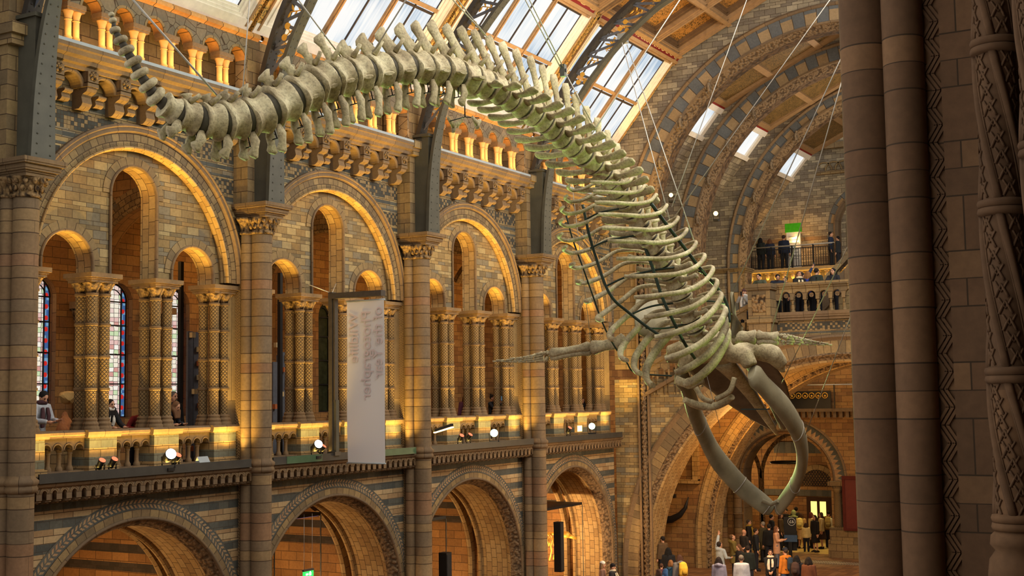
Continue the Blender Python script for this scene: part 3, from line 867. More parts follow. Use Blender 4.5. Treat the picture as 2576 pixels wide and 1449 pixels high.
# ground floor alcoves behind the lower arches
al = MB()
for k in range(5):
    y = .5 + 7*k if k < 4 else YE - .02
    al.box((-6.5, y - .3, FZ), (-.6, y + .3, -1.85), mi=0)
    if k < 4:
        c = y + 3.5
        # second order arch deeper inside
        al.sweep(FL, c, -5.7, [(3.25, -1.85), (3.05, -1.87), (3.0, -1.95), (3.05, -2.05), (3.25, -2.07)], seg=36, leg=1.5, mi=2)
al.box((-6.6, -4, FZ), (-6.2, YE, -1.8), mi=0)
structure(al, 'wall_alcove', [M['low_inner'], M['low_inner'], M['soffit']])
fl = MB(); fl.box((-7, -20, FZ - .2), (28, 52, FZ)); structure(fl, 'floor', M['floor'])
# ------------------------------------------------------------------ iron roof ribs
def smooth_pts(P, n=6):
    P = [Vector(p) for p in P]; out = []
    for i in range(len(P) - 1):
        a = P[max(i-1, 0)]; b = P[i]; c = P[i+1]; d = P[min(i+2, len(P)-1)]
        for k in range(n):
            t = k/n
            out.append(.5*((2*b) + (c - a)*t + (2*a - 5*b + 4*c - d)*t*t + (3*b - a - 3*c + d)*t**3))
    out.append(P[-1]); return out
LOW = smooth_pts([(.95, 0, 4.8), (.97, 0, 6.), (1.05, 0, 7.), (1.2, 0, 7.85), (1.42, 0, 8.55), (1.8, 0, 9.25), (2.55, 0, 10.35), (3.65, 0, 11.5), (4.8, 0, 12.4), (5.7, 0, 12.9), (7.3, 0, 13.45), (9.2, 0, 13.65)], 5)
UPC = smooth_pts([(.55, 0, 7.75), (.95, 0, 8.9), (1.4, 0, 9.8), (1.97, 0, 10.7), (2.68, 0, 11.55), (3.43, 0, 12.3), (4.63, 0, 13.15), (6.2, 0, 13.95), (7.8, 0, 14.4), (9.2, 0, 14.5)], 5)
def chord(m, pts, wy, th, nrm=1):
    rows = []
    L = [0]
    for i in range(1, len(pts)): L.append(L[-1] + (pts[i]-pts[i-1]).length)
    for i, p in enumerate(pts):
        t = (pts[min(i+1, len(pts)-1)] - pts[max(i-1, 0)]).normalized()
        nn = Vector((t.z, 0, -t.x))
        w = wy[i] if isinstance(wy, list) else wy
        rows.append([p + nn*th/2 + Vector((0, -w, 0)), p + nn*th/2 + Vector((0, w, 0)), p - nn*th/2 + Vector((0, w, 0)), p - nn*th/2 + Vector((0, -w, 0))])
    m.grid(rows, lambda a, b: (b*.3, L[a]), False, True)
    m.face(rows[0]); m.face(rows[-1])
def rivets(m, pts, wy, th, step=.2, cols=(-.55, .55), r=.022):
    acc = 0; nxt = .1
    for i in range(len(pts) - 1):
        a, b = pts[i], pts[i+1]; d = (b - a); L = d.length; t = d.normalized(); nn = Vector((t.z, 0, -t.x))
        w = wy[i] if isinstance(wy, list) else wy
        while nxt < acc + L:
            p = a + t*(nxt - acc)
            for cfrac in cols:
                m.ball(p + nn*(th/2) + Vector((0, cfrac*w, 0)), r, 6, 4)
            nxt += step
        acc += L
def gilt_ornament(m, kind, o, ex, ez):
    # o: origin, ex/ez: in-plane axes (metres); flat castings with real thickness
    ey = Vector((0, 1, 0))
    def P(a, b): return o + ex*a + ez*b
    def leaf(a, b, ang, ln, w):
        pts = [P(a + ln*t*math.cos(ang), b + ln*t*math.sin(ang)) for t in (0, .2, .5, .8, 1)]
        m.tube(pts, [.01, w*.7, w, w*.6, .006], 6, up=(0, 1, 0), flat=(.35, 1))
    def scroll(a, b, r, s=1, a0=0.):
        pts = [P(a + r*(1 - t*.75)*math.cos(a0 + s*t*9), b + r*(1 - t*.75)*math.sin(a0 + s*t*9)) for t in [k/16 for k in range(17)]]
        m.tube(pts, .016, 5)
    if kind == 0:
        for a in (-1.0, -.35, .3, .9): leaf(0, -.16, PI/2 + a, .34, .05)
        scroll(.17, -.08, .1); scroll(-.17, -.08, .1, -1, PI)
    elif kind == 1:
        for a, b in ((-.15, .1), (.14, .12), (-.02, -.14)):
            m.lathe((0, 0, 0), [(.001, -.02), (.085, -.018), (.085, .018), (.001, .02)], 14) if False else None
            pts = [P(a, b) + ey*y for y in (-.02, .02)]; m.tube(pts, .085, 14)
            m.tube([P(a, b), P(.02, 0.)], .015, 5)
        m.tube([P(.02, 0), P(.2, -.2)], .018, 5)
    else:
        m.tube([P(-.1, .22), P(.12, -.24)], .016, 5)
        for k in range(5):
            t = k/5; leaf(-.1 + .22*t, .22 - .46*t, (.6 if k % 2 else 2.9) + .2, .2, .04)
def make_rib(label):
    t = thing('roof_rib', (0, 0, 4.8), label, 'iron rib', 'iron roof ribs')
    off = Vector((0, 0, -4.8)); low = [p + off for p in LOW]; up = [p + off for p in UPC]
    wl = [max(.14, .3 - .009*i) for i in range(len(low))]
    m = MB(); chord(m, low, wl, .1); rivets(m, low[:40], wl, .1); m.build('lower_chord', M['iron'], t)
    m = MB(); m.box((.45, -.2, 0), (.95, .2, 2.85)); m.box((.3, -.26, 2.85), (1.0, .26, 2.93)); m.build('foot_box', M['iron'], t)
    m = MB(); chord(m, up, .17, .14); rivets(m, up[:30], .17, .14, .16); m.build('upper_chord', M['iron_dark'], t)
    # lattice bars
    n = 13; A = []; B = []
    def at(pts, f):
        x = f*(len(pts)-1); i = min(int(x), len(pts)-2); return pts[i] + (pts[i+1]-pts[i])*(x-i)
    for k in range(n):
        A.append(at(up, .02 + .9*k/n)); B.append(at(low, .36 + .6*(k + .5)/n))
    bar0 = None
    for k in range(n):
        m = MB(); m.bar(A[k], B[k], .03, .085, up=(0, 1, 0)) if False else m.bar(A[k], B[k], .085, .03, up=(0, 1, 0)); m.build('lattice_bar', M['iron_blue'], t)
        if k + 1 < n:
            m = MB(); m.bar(B[k], A[k+1], .085, .03, up=(0, 1, 0)); m.build('lattice_bar', M['iron_blue'], t)
            cen = (A[k] + B[k] + A[k+1])/3; ex = (A[k+1] - A[k]).normalized(); ez = Vector((ex.z, 0, -ex.x))
            m = MB(); gilt_ornament(m, k % 3, cen*.6 + B[k]*.4, ex, -ez); m.build('gilt_ornament', M['gilt'], t)
    return t
RL = ['leftmost riveted iron rib, at the picture edge', 'riveted iron rib crossing behind the tail vertebrae', 'riveted iron rib behind the middle of the tail', 'dark curved iron rib rising behind the neural spines into the coffered ceiling']
rib0 = make_rib(RL[0]); rib0.location = (0, .5, 4.8)
for k in (1, 2, 3): dup(rib0, (0, .5 + 7*k, 4.8), RL[k])

# ------------------------------------------------------------------ roof slope with skylights
CS, SN = math.cos(math.radians(50)), math.sin(math.radians(50))
def RF(y0): return lambda y, d, s: (s*CS + d*SN, y0 + y, 9.3 + s*SN - d*CS)     # d: towards the hall
def rbox(m, y0, a, b, mi=0):
    # box in roof coordinates (y, d, s)
    F = RF(y0); (ya, da, sa), (yb, db, sb) = a, b
    P = [F(y, d, s) for s in (sa, sb) for d in (da, db) for y in (ya, yb)]
    for q in ((0,1,3,2), (4,6,7,5), (0,4,5,1), (2,3,7,6), (0,2,6,4), (1,5,7,3)): m.face([P[k] for k in q], mi=mi)
def cbox(m, a, b, mi=0):
    # box in upper ceiling coordinates (y, d, s): slope of 25 degrees above the red band
    c2, s2 = math.cos(math.radians(25)), math.sin(math.radians(25))
    F = lambda y, d, s: (3.05 + s*c2 + d*s2, y, 12.93 + s*s2 - d*c2)
    (ya, da, sa), (yb, db, sb) = a, b
    P = [F(y, d, s) for s in (sa, sb) for d in (da, db) for y in (ya, yb)]
    for q in ((0,1,3,2), (4,6,7,5), (0,4,5,1), (2,3,7,6), (0,2,6,4), (1,5,7,3)): m.face([P[k] for k in q], mi=mi)
RB = ['above the leftmost bay', 'above the banner bay', 'above the third bay', 'beside the first chancel arch']
for b in BAYS:
    y0 = 7*b + 4.12; S0, S1 = .5, 4.4
    yb = 3.4 if b < 3 else YE - y0
    m = MB(); rbox(m, y0, (-2.85, -.16, S0), (2.85, -.13, S1))
    wi[0] += 1
    w = tag(m.build('window_%d' % wi[0], M['sky_glass']), kind='structure')
    # frame: sill boards, side casings, mullions, purlin
    m = MB()
    rbox(m, y0, (-3.42, -.2, -.05), (yb, .02, .28)); rbox(m, y0, (-3.3, -.2, .28), (3.3, -.02, .36)); rbox(m, y0, (-3.1, -.2, .36), (3.1, -.06, .44)); rbox(m, y0, (-2.95, -.2, .44), (2.95, -.1, .5))
    m.build('window_sill', M['wood_pale'], w)
    m = MB()
    for s in (-1, 1):
        for ya, yb2, d in ((2.82, 2.9, -.08), (2.9, 3.02, -.04), (3.02, 3.05, .0), (3.05, 3.2, -.03), (3.2, 3.24, .02)):
            a, e = sorted((s*ya, s*yb2)); rbox(m, y0, (a, -.2, .3), (e, d, 4.6))
    m.build('casing', M['wood_pale'], w)
    m = MB()
    for s in (-1, 1):
        a, e = sorted((s*3.24, s*3.3)); rbox(m, y0, (a, -.2, .1), (e, .04, 4.75))
    for y in (-.94, .94): rbox(m, y0, (y - .07, -.2, .44), (y + .07, -.05, S1)); rbox(m, y0, (y - .03, -.2, .44), (y + .03, -.0, S1))
    rbox(m, y0, (-2.85, -.2, 2.38), (2.85, -.04, 2.5))
    rbox(m, y0, (-3.3, -.2, 4.4), (yb, .0, 4.5)); rbox(m, y0, (-3.3, -.2, 4.5), (yb, .05, 4.62))
    m.build('window_frame', M['wood'], w)
    m = MB()
    for s in (-1, 1):
        a, e = sorted((s*3.3, s*3.44)); rbox(m, y0, (a, -.2, .0), (e, .0, 4.75))
    m.build('leaf_board', M['leaf_board'], w)
    m = MB()
    for y in (-1.88, 0, 1.88): rbox(m, y0, (y - .022, -.15, S0), (y + .022, -.09, S1))
    for s in (2.3, 4.36): rbox(m, y0, (-2.85, -.15, s - .04), (2.85, -.1, s + .04))
    for k in (-2.83, 2.83): rbox(m, y0, (k - .025, -.15, S0), (k + .025, -.1, S1))
    m.build('glazing_bar', M['wood_dark'], w)
    # red lettered band
    m = MB(); rbox(m, y0, (-3.42, -.2, 4.62), (yb, -.0, 4.9))
    band = trim(m, [M['red']])
    def roof_text(txt, ya, size, wd):
        o, dx = text_mesh(txt, size, .004, M['cream_letters'])
        F = RF(y0)
        ex = Vector((0, 1, 0)); ez = Vector((SN, 0, -CS)); ey = ez.cross(ex)
        if ey.z < 0: ey = -ey; ex = -ex
        R = Matrix((ex, ey, ez)).transposed().to_4x4()
        o.matrix_world = Matrix.Translation(Vector(F(ya, .006, 4.76))) @ R
        o.parent = band; o.scale = (wd/dx, 1, 1)
    if b == 3: roof_text('EVCALYPTVS\u00b7GLOBVLVS\u00b7O\u00b7O\u00b7O\u00b7O', .55, .25, 5.6)
    else: roof_text('\u00b7O\u00b7O\u00b7O\u00b7O\u00b7O\u00b7O\u00b7O\u00b7O\u00b7O\u00b7', .3, .2, 6.2)
# back boards behind ribs, closing the roof
m = MB(); 
for k in range(5):
    rbox(m, .5 + 7*k if k < 4 else YE - .1, (-.6, -.3, -.3), (.6 if k < 4 else .1, -.2, 5.2))
rbox(m, 0, (-3, -.3, -.2), (YE, -.22, .5))
trim(m, [M['leaf_board']])
# coffered ceiling above the red band
for b in (1, 2, 3):
    y0 = 7*b + 4.12; yb = 3.4 if b < 3 else YE - y0
    pan = MB(); cbox(pan, (y0 - 3.45, -.42, -.1), (y0 + yb, -.4, 6.6))
    ce = structure(pan, 'ceiling_%d' % (b + 2), [M['panel']])
    fr = MB()
    for s0 in (0., 2.22, 4.4): cbox(fr, (y0 - 3.45, -.41, s0 - .0), (y0 + yb, .03, s0 + .16))
    ys = [-3.3, -1.1, 1.1, min(yb - .1, 3.3)]
    for y in ys: cbox(fr, (y0 + y - .1, -.41, 0), (y0 + y + .1, .0, 6.6)); cbox(fr, (y0 + y - .05, -.24, 0), (y0 + y + .05, .05, 6.6))
    fr.build('ceiling_frame', M['wood'], ce)
    mo = MB()
    for s0 in (.16, 2.38):
        for ya, yb2 in zip(ys, ys[1:]):
            for t, d in ((.08, -.05), (.13, -.2), (.2, -.26), (.24, -.36)):
                A, Bq = y0 + ya + .1, y0 + yb2 - .1; S0, S1 = s0, s0 + 2.06
                cbox(mo, (A, -.41, S0), (Bq, d, S0 + t), mi=int(d < -.1)); cbox(mo, (A, -.41, S1 - t), (Bq, d, S1), mi=int(d < -.1))
                cbox(mo, (A, -.41, S0), (A + t, d, S1), mi=int(d < -.1)); cbox(mo, (Bq - t, -.41, S0), (Bq, d, S1), mi=int(d < -.1))
    mo.build('coffer_moulding', [M['wood'], M['wood_brown']], ce)
# ------------------------------------------------------------------ end of the hall: chancel arches, stairs and vestibule
XC = 9.0; CZ = 5.75
def chancel(y0, depth, rin, rout, zt, left, mats, cz=CZ, base=2.9):
    F = FE(y0); m = MB()
    # spandrel brick
    xs = [left] + [XC - rout*math.cos(PI*k/60) for k in range(61)] + [XC + rout + 1.2]
    xs = sorted(set(x for x in xs if x >= left - 1e-6))
    for a, e in zip(xs, xs[1:]):
        mid = (a + e)/2
        def lo(x): return cz + math.sqrt(max(0, (rout - .12)**2 - (x - XC)**2)) if abs(mid - XC) < rout - .12 else base
        m.face([F(a, 0, lo(a)), F(e, 0, lo(e)), F(e, 0, zt), F(a, 0, zt)], [(a, lo(a)), (e, lo(e)), (e, zt), (a, zt)], mi=0)
    lg = cz - base
    m.sweep(F, XC, cz, [(rout, .0), (rout, .1), (rout - .06, .14), (rout - .12, .1), (rout - .14, .06)], seg=64, leg=lg, smooth=False, mi=1)
    m.sweep(F, XC, cz, [(rout - .13, .05), (rin + .16, .05)], seg=64, leg=lg, mi=2)
    m.sweep(F, XC, cz, [(rin + .17, .05), (rin + .15, .1), (rin + .08, .1), (rin + .06, .04)], seg=64, leg=lg, mi=1)
    m.sweep(F, XC, cz, [(rin + .06, .04), (rin, -.02), (rin - .1, -.16), (rin - .14, -.3)], seg=64, leg=lg, smooth=True, mi=3)
    m.sweep(F, XC, cz, [(rin - .14, -.3), (rin - .14, -depth + .2), (rin - .08, -depth)], seg=64, leg=lg, mi=4)
    m.sweep(F, XC, cz, [(rin - .08, -depth), (rin + 3, -depth)], seg=64, leg=lg, mi=0)
    return structure(m, 'wall_' + mats, [M['grey_stone'], M['mould'], M['alt'], M['leafy_ring'], M['dark_carved']])
chancel(YE, 1.0, 7.55, 8.4, 16.5, .0, 'end', base=5.6)
chancel(33.6, 1.0, 7.45, 8.3, 16.5, -.6, 'second_arch')
chancel(39.2, 1.0, 7.4, 8.1, 16.5, -1.2, 'third_arch')
# beasts perched along the arch edges
beast = None
bi = 0
for y0, rr, nm in ((YE, 7.55, 'first chancel arch'), (33.6, 7.45, 'second chancel arch'), (39.2, 7.4, 'third chancel arch')):
    for a in (168, 155, 142, 129):
        t = math.radians(a); F = FE(y0)
        lab = 'carved stone beast clinging to the %s, %s up from its foot' % (nm, {168: 'first', 155: 'second', 142: 'third', 129: 'fourth'}[a])
        if beast is None:
            m = MB()
            m.tube([(0, -.05, -.3), (.02, -.12, -.1), (.0, -.16, .12), (.06, -.22, .26)], [.05, .1, .09, .05], 8)
            m.ball((.1, -.26, .3), (.08, .09, .07), 8, 5)
            for s in (-1, 1): m.tube([(s*.05, -.12, .1), (s*.16, -.2, .02), (s*.12, -.1, -.12)], [.04, .03, .025], 6); m.tube([(s*.05, -.1, -.2), (s*.14, -.18, -.25), (s*.1, -.06, -.36)], [.045, .03, .025], 6)
            beast = m.build('carved_beast', M['dark_beast']); o = beast
            tag(o, lab, 'carving', 'carved beasts on the chancel arches')
        else:
            o = beast.copy(); COL.objects.link(o); o['label'] = lab
        o.location = F(XC + (rr + .0)*math.cos(t), .0, CZ + (rr + .0)*math.sin(t)); o.scale = (.75, .75, .75)
# ceilings and skylight strips between the arches (this roof lies lower than the nave's)
RD = .9
def lower(m):
    m.v = [(x, y, z - RD) for x, y, z in m.v]; return m
for i, (ya, yb) in enumerate(((YE + 1, 33.6), (34.6, 39.2), (40.2, 46.))):
    m = MB()
    m.face([(3.05, ya, 12.93 - RD), (3.05, yb, 12.93 - RD), (9.2, yb, 15.8 - RD), (9.2, ya, 15.8 - RD)], [(ya, 0), (yb, 0), (yb, 6.7), (ya, 6.7)])
    ce = structure(m, 'ceiling_%d' % (i + 7), [M['panel_dark']])
    m = MB()
    for s in (.0, 2.2, 4.4): cbox(m, (ya, -.05, s), (yb, .12, s + .25))
    for y in (ya + .2, yb - .2): cbox(m, (y - .25, -.05, 0), (y + .25, .1, 6.6))
    lower(m).build('ceiling_frame', M['wood'], ce)
    wi[0] += 1
    m = MB(); rbox(m, 0, (ya, -.05, 3.2), (yb, -.03, 4.4)); w = tag(lower(m).build('window_%d' % wi[0], M['sky_glass']), kind='structure')
    m = MB(); rbox(m, 0, (ya, -.2, 4.35), (yb, .1, 4.6)); rbox(m, 0, (ya, -.2, 3.0), (yb, .1, 3.2))
    for y in (ya + .15, (ya + yb)/2, yb - .3): rbox(m, 0, (y - .15, -.2, 3.1), (y + .15, .06, 4.5))
    lower(m).build('window_frame', M['wood_pale'], w)
    m = MB(); rbox(m, 0, (ya, -.2, -2.5), (yb, -.02, 3.05)); trim(lower(m), [M['grey_stone']])
    m = MB(); rbox(m, 0, (ya, -.2, 4.6), (yb, .08, 4.85)); trim(lower(m), [M['red']])
# piers beneath the chancel arches
pc = None
for i, (y0, x0, x1, dp, nm) in enumerate(((YE, .0, 1.45, 1.0, ''), (33.6, -.6, 1.6, 1.0, ''), (39.2, -1.2, 1.7, 1.0, ''))):
    m = MB()
    m.box((x0 + .02, y0 + .03, 2.9 if i else 1.), (x1 if i else 1.55, y0 + dp + .04, 5.6))
    for z, w in ((5.55, .06), (5.62, .12), (5.68, .16)): m.box((x0 - .0, y0 - w, z), (x1 + w, y0 + dp, z + .07))
    structure(m, 'trim_pier_%d' % (i + 1) if False else 'trim_%d' % (trim_i[0] + 1), [M['block']]); trim_i[0] += 1
# upper side wall (left) beyond the hall
m = MB(); m.box((-1.8, YE, 2.), (-1.2, 48, 13.2)); structure(m, 'wall_side', M['grey_stone'])
m = MB(); m.box((-1.8, YE + .01, FZ), (-1.3, 34., 2.)); m.box((-1.8, 34., FZ), (-1.3, 48, 2.)); structure(m, 'wall_side_lower', M['inner'])

# lower end wall with the great stair arch
F = FE(YE); m = MB(); SC_, SZ = 8.97, -6.71
def top(x):
    if x >= 5.75: return 2.62
    return max(.6, 2.2 - (5.75 - x)*.52)
arch_wall(m, F, .0, 17.5, FZ, 6, [(SC_, 8.5, SZ)], 0., 64, top=top, mi=0)
m.sweep(F, SC_, SZ, [(8.75, .0), (8.75, .1), (8.68, .13), (8.6, .06), (8.55, .03)], seg=64, leg=.5, smooth=False, mi=1)
m.sweep(F, SC_, SZ, [(8.56, .03), (8.12, .03)], seg=64, leg=.5, mi=2)
m.sweep(F, SC_, SZ, [(8.12, .03), (8.06, .08), (8.0, .02), (7.96, -.06), (7.88, -.1)], seg=64, leg=.5, mi=3)
m.sweep(F, SC_, SZ, [(7.88, -.1), (7.8, -.14), (7.8, -1.6), (7.9, -1.7)], seg=64, leg=.5, mi=4)
structure(m, 'wall_stair', [M['stone'], M['mould'], M['vous'], M['leafy_ring'], M['soffit']])
m = MB(); m.box((5.75, YE - .005, 2.0), (17., YE + .1, 2.62)); trim(m, [M['stair_band']])
for z, w in ((1.98, .06), (2.62, .1), (2.72, .14)):
    m = MB(); m.box((5.75, YE - w, z), (17., YE + .3, z + .09)); trim(m, [M['mould']])
# carved vertical strip on the end wall
m = MB(); m.box((1.02, YE - .12, FZ), (1.1, YE, 5.6)); m.box((1.42, YE - .12, FZ), (1.5, YE, 5.6))
trim(m, [M['mould']])
m = MB(); rows = []
for k in range(200):
    z = FZ + .3 + k*.0625; rows.append((1.26, YE - .06 - .04*abs(math.sin(k*1.7)), z))
m.tube(rows, [.1 + .035*math.sin(k*2.1) for k in range(200)], 8)
trim(m, [M['leafy_ring']])
# landing and stairs
m = MB(); m.box((5.2, YE + .1, 2.3), (17, 34, 2.62)); 
n = 12
for k in range(n):
    x1 = 5.4 - k*.34; z = 2.45 - k*.177; m.box((x1 - .34, YE + .3, z - .35), (x1, YE + 2.6, z))
structure(m, 'floor_landing', M['plain'])
# pedestal and balustrades of the landing
def balu(m, x, y, z, h, r=.07):
    m.lathe((x, y, z), [(r*1.15, 0), (r*1.15, .06), (r*.8, .1), (r*1.0, h*.3), (r*.62, h*.75), (r*.9, h*.8), (r*.7, h*.84), (r*1.2, h)], 10)
t = thing('landing_balustrade', (0, 0, 0), 'stone balustrade of the stair landing with round holes above its balusters', 'balustrade')
m = MB(); m.box((6.6, YE - .2, 3.86), (17, YE + .2, 3.99)); m.box((6.6, YE - .14, 3.78), (17, YE + .14, 3.86)); m.build('rail', M['block'], t)
m = MB(); m.box((6.6, YE - .16, 2.8), (17, YE + .16, 2.92)); m.build('plinth', M['mould'], t)
m = MB(); x = 6.75; q0 = None
hs = []
while x < 12.5: hs.append((x + .235, .17, 3.5)); x += .47
arch_wall(m, FE(YE), 6.6, 12.6, 3.36, 3.8, hs, .1, 12, soff=-.1); m.build('arcade_panel', M['block'], t)
for k, h in enumerate(hs):
    x = h[0] + .235
    if q0 is None:
        mm = MB(); balu(mm, 0, 0, 0, .5); q0 = mm.build('baluster', M['block'], t); q = q0
        mm = MB(); mm.tube([(0, -.02, 0), (0, .02, 0)], .085, 14); r0 = mm.build('roundel', M['mould'], t); r = r0
    else:
        q = q0.copy(); COL.objects.link(q); r = r0.copy(); COL.objects.link(r)
    q.location = (x, YE, 2.9); r.location = (h[0], YE - .0, 3.52)
t = thing('stair_pedestal', (6.2, YE - .4, 2.2), 'square stone pedestal with a carved square panel at the landing corner', 'pedestal')
m = MB(); m.box((-.42, -.35, -.25), (.42, .35, 1.7)); m.box((-.48, -.41, 1.55), (.48, .41, 1.62)); m.box((-.5, -.44, 1.62), (.5, .44, 1.76)); m.box((-.47, -.4, .35), (.47, .4, .48)); m.box((-.47, -.4, -.3), (.47, .4, -.12)); m.box((-.4, -.33, -.5), (.4, .33, -.3)); m.build('block', M['block'], t)
m = MB(); m.box((-.26, -.37, .72), (.26, -.34, 1.36)); m.build('carved_panel', M['leafy'], t)
t = thing('stair_balustrade', (0, 0, 0), 'sloping stone balustrade descending left from the landing pedestal', 'balustrade')
sl = lambda x: 3.25 - (5.7 - x)*.52
m = MB(); m.bar((5.75, YE, 3.3), (1.3, YE, 3.3 - 4.45*.52), .36, .14); m.build('rail', M['block'], t)
m = MB(); m.bar((5.75, YE, 2.3), (1.3, YE, 2.3 - 4.45*.52), .3, .14); m.build('plinth', M['mould'], t)
m = MB()
for k in range(9):
    x = 5.5 - k*.47
    F2 = FE(YE); arch_wall(m, F2, x - .47, x, 0, 0, [(x - .235, .15, sl(x - .235) - .42)], .1, 10, top=lambda u: sl(u) - .05, bottom=lambda u: sl(u) - .5, soff=-.1)
m.build('arcade_panel', M['block'], t)
for k in range(10):
    x = 5.5 - k*.47
    mm = MB(); balu(mm, 0, 0, 0, .55); q = mm.build('baluster', M['block'], t) if k == 0 else t.children[-1].copy()
    if k: COL.objects.link(q)
    q.location = (x, YE, sl(x) - .98)
# flight rising to the right, towards the upper gallery
t = thing('rising_parapet', (0, 0, 0), 'sloping stone parapet of the upper flight, rising right behind the pillar', 'balustrade')
m = MB(); m.bar((6.7, 31, 3.1), (12., 31, 8.3), .5, .2); m.build('rail', M['block'], t)
m = MB(); m.bar((7., 31, 2.7), (12.3, 31, 7.9), .3, .5); m.build('plinth', M['mould'], t)
for k in range(10):
    x = 7.4 + k*.45; mm = MB(); balu(mm, 0, 0, 0, .62); q = mm.build('baluster', M['block'], t); q.location = (x, 31, 2.95 + (x - 7.)*.98)
m = MB(); m.face([(7, 31.1, 2.6), (13, 31.1, 2.6), (13, 31.1, 8.4)]); m.face([(7, 31.4, 2.6), (13, 31.4, 2.6), (13, 31.4, 8.4)]); 
structure(m, 'wall_flight', M['block'])

# second landing at the far end
m = MB(); m.box((-1.5, 44, 5.9), (17, 50, 6.06)); structure(m, 'floor_far', M['plain'])
m = MB(); m.box((-1.5, 44.05, 2.3), (17, 44.3, 5.9)); structure(m, 'wall_far_landing', M['far_band'])
t = thing('lit_cornice', (0, 43.9, 5.9), 'gold lit cornice with hanging drops under the far upper landing', 'cornice')
m = MB(); m.box((-1.4, -.35, .05), (17, .1, .14)); m.tube([(-1.4 + .1*k, -.36 + .02*math.sin(k*1.6), .02) for k in range(110)], .06, 6); m.build('moulding', M['terracotta'], t)
d0 = None
for k in range(22):
    x = -1.2 + k*.42
    if d0 is None:
        mm = MB(); mm.box((-.1, -.3, -.06), (.1, .05, .0)); mm.lathe((0, -.15, 0), [(.02, -.34), (.07, -.3), (.1, -.22), (.1, -.14), (.06, -.06)], 10); d0 = mm.build('drop', M['terracotta'], t); q = d0
    else: q = d0.copy(); COL.objects.link(q)
    q.location = (x, -.05, -.05)
t = thing('iron_railing', (0, 44.1, 6.06), 'black iron railing along the far upper landing', 'railing')
m = MB(); m.tube([(.3, 0, 1.12), (4.55, 0, 1.12)], .035, 8); m.build('handrail', M['cable'], t)
m = MB()
for z in (.1, .98): m.box((.3, -.02, z - .02), (4.55, .02, z + .02))
m.build('rail', M['black'], t)
p0 = None
for x in (.35, 1.4, 2.45, 3.5, 4.5):
    if p0 is None: mm = MB(); mm.box((-.035, -.035, -.06), (.035, .035, 1.12)); p0 = mm.build('post', M['black'], t); q = p0
    else: q = p0.copy(); COL.objects.link(q)
    q.location = (x, 0, 0)
p0 = None
for k in range(34):
    if p0 is None: mm = MB(); mm.box((-.012, -.012, .1), (.012, .012, .98)); mm.tube([(.05*math.cos(j), 0, .6 + .05*math.sin(j)) for j in range(8)], .008, 4); p0 = mm.build('bar', M['black'], t); q = p0
    else: q = p0.copy(); COL.objects.link(q)
    q.location = (.45 + k*.122, 0, 0)
# far end wall with arched door
Ff = FE(47.); m = MB()
arch_wall(m, Ff, -1.5, 16, 6.06, 14.5, [(5.6, 1.25, 8.3)], 0., 24, mi=0)
m.sweep(Ff, 5.6, 8.3, [(2.15, .02), (1.85, .02)], seg=28, leg=2.3, mi=1)
m.sweep(Ff, 5.6, 8.3, [(1.86, .02), (1.84, .14), (1.76, .16), (1.7, .06), (1.62, .0), (1.5, .05), (1.45, -.05), (1.36, -.1), (1.25, -.1), (1.25, -.5)], seg=28, leg=2.3, mi=2)
m.box((-1.5, 46.9, 7.72), (3.4, 47.02, 7.9), mi=2)
structure(m, 'wall_far', [M['grey_stone'], M['alt'], M['mould']])
m = MB(); n = 16
pts = [(4.35, 47.45, 6.06), (6.85, 47.45, 6.06)] + [(5.6 + 1.25*math.cos(PI*k/n), 47.45, 8.3 + 1.25*math.sin(PI*k/n)) for k in range(n + 1)]
m.face(pts); m.box((4.4, 47.38, 7.1), (6.8, 47.46, 7.2)); m.box((5.55, 47.38, 6.06), (5.65, 47.46, 8.3))
m.sweep(Ff, 5.6, 8.3, [(.95, -.38), (.95, -.36), (.88, -.36), (.88, -.38)], seg=16)
structure(m, 'door_1', M['door_wood'])
# tracery arch high on the far wall
m = MB(); m.box((3.0, 46.7, 12.3), (9, 47, 12.6)); m.box((3.0, 46.7, 11.0), (9, 46.9, 11.15))
for k in range(8): m.sweep(Ff, 3.4 + .5*k, 11.2, [(.45, .25), (.38, .25), (.38, .15), (.45, .15)], seg=12)
trim(m, [M['block']])
# notice board with a green top
t = thing('notice_board', (1.9, 46.2, 6.06), 'tall white notice board with a green leafy top on the far landing', 'sign')
m = MB(); m.box((-.36, -.03, .0), (.36, .03, 2.05)); m.build('panel', plainm('white board', srgb(214,212,206)), t)
m = MB(); m.box((-.42, -.05, 2.05), (.42, .05, 2.5)); m.build('green_header', plainm('bright green', srgb(80,196,30)), t)
m = MB()
for k in range(8): m.box((-.25, -.036, 1.8 - k*.16), (.25 if k % 3 else .1, -.03, 1.83 - k*.16))
m.build('printed_line', plainm('grey print', srgb(120,118,116)), t)

# under the landing: second arch, far wall with the zigzag arch and the vestibule
F = FE(34.); m = MB(); C2, Z2 = 9.2, -6.2
arch_wall(m, F, -1.4, 17.5, FZ, 2.3, [(C2, 7.6, Z2)], 0., 48, mi=0)
m.sweep(F, C2, Z2, [(8.1, .0), (8.1, .1), (8.0, .14), (7.92, .06), (7.6, .05)], seg=48, leg=1., mi=1)
m.sweep(F, C2, Z2, [(7.62, .05), (7.55, .0), (7.45, -.08)], seg=48, leg=1., mi=2)
m.sweep(F, C2, Z2, [(7.45, -.08), (7.4, -.1), (7.4, -1.2)], seg=48, leg=1., mi=3)
m.box((-.4, 33.7, -3.72), (1.35, 34, -3.55), mi=1); m.box((1.1, 33.75, -3.6), (1.35, 34, -1.4), mi=1)
structure(m, 'wall_under_stair', [M['inner'], M['soffit'], M['leafy_ring'], M['soffit']])
st0 = None
F = FE(34.)
m = MB()
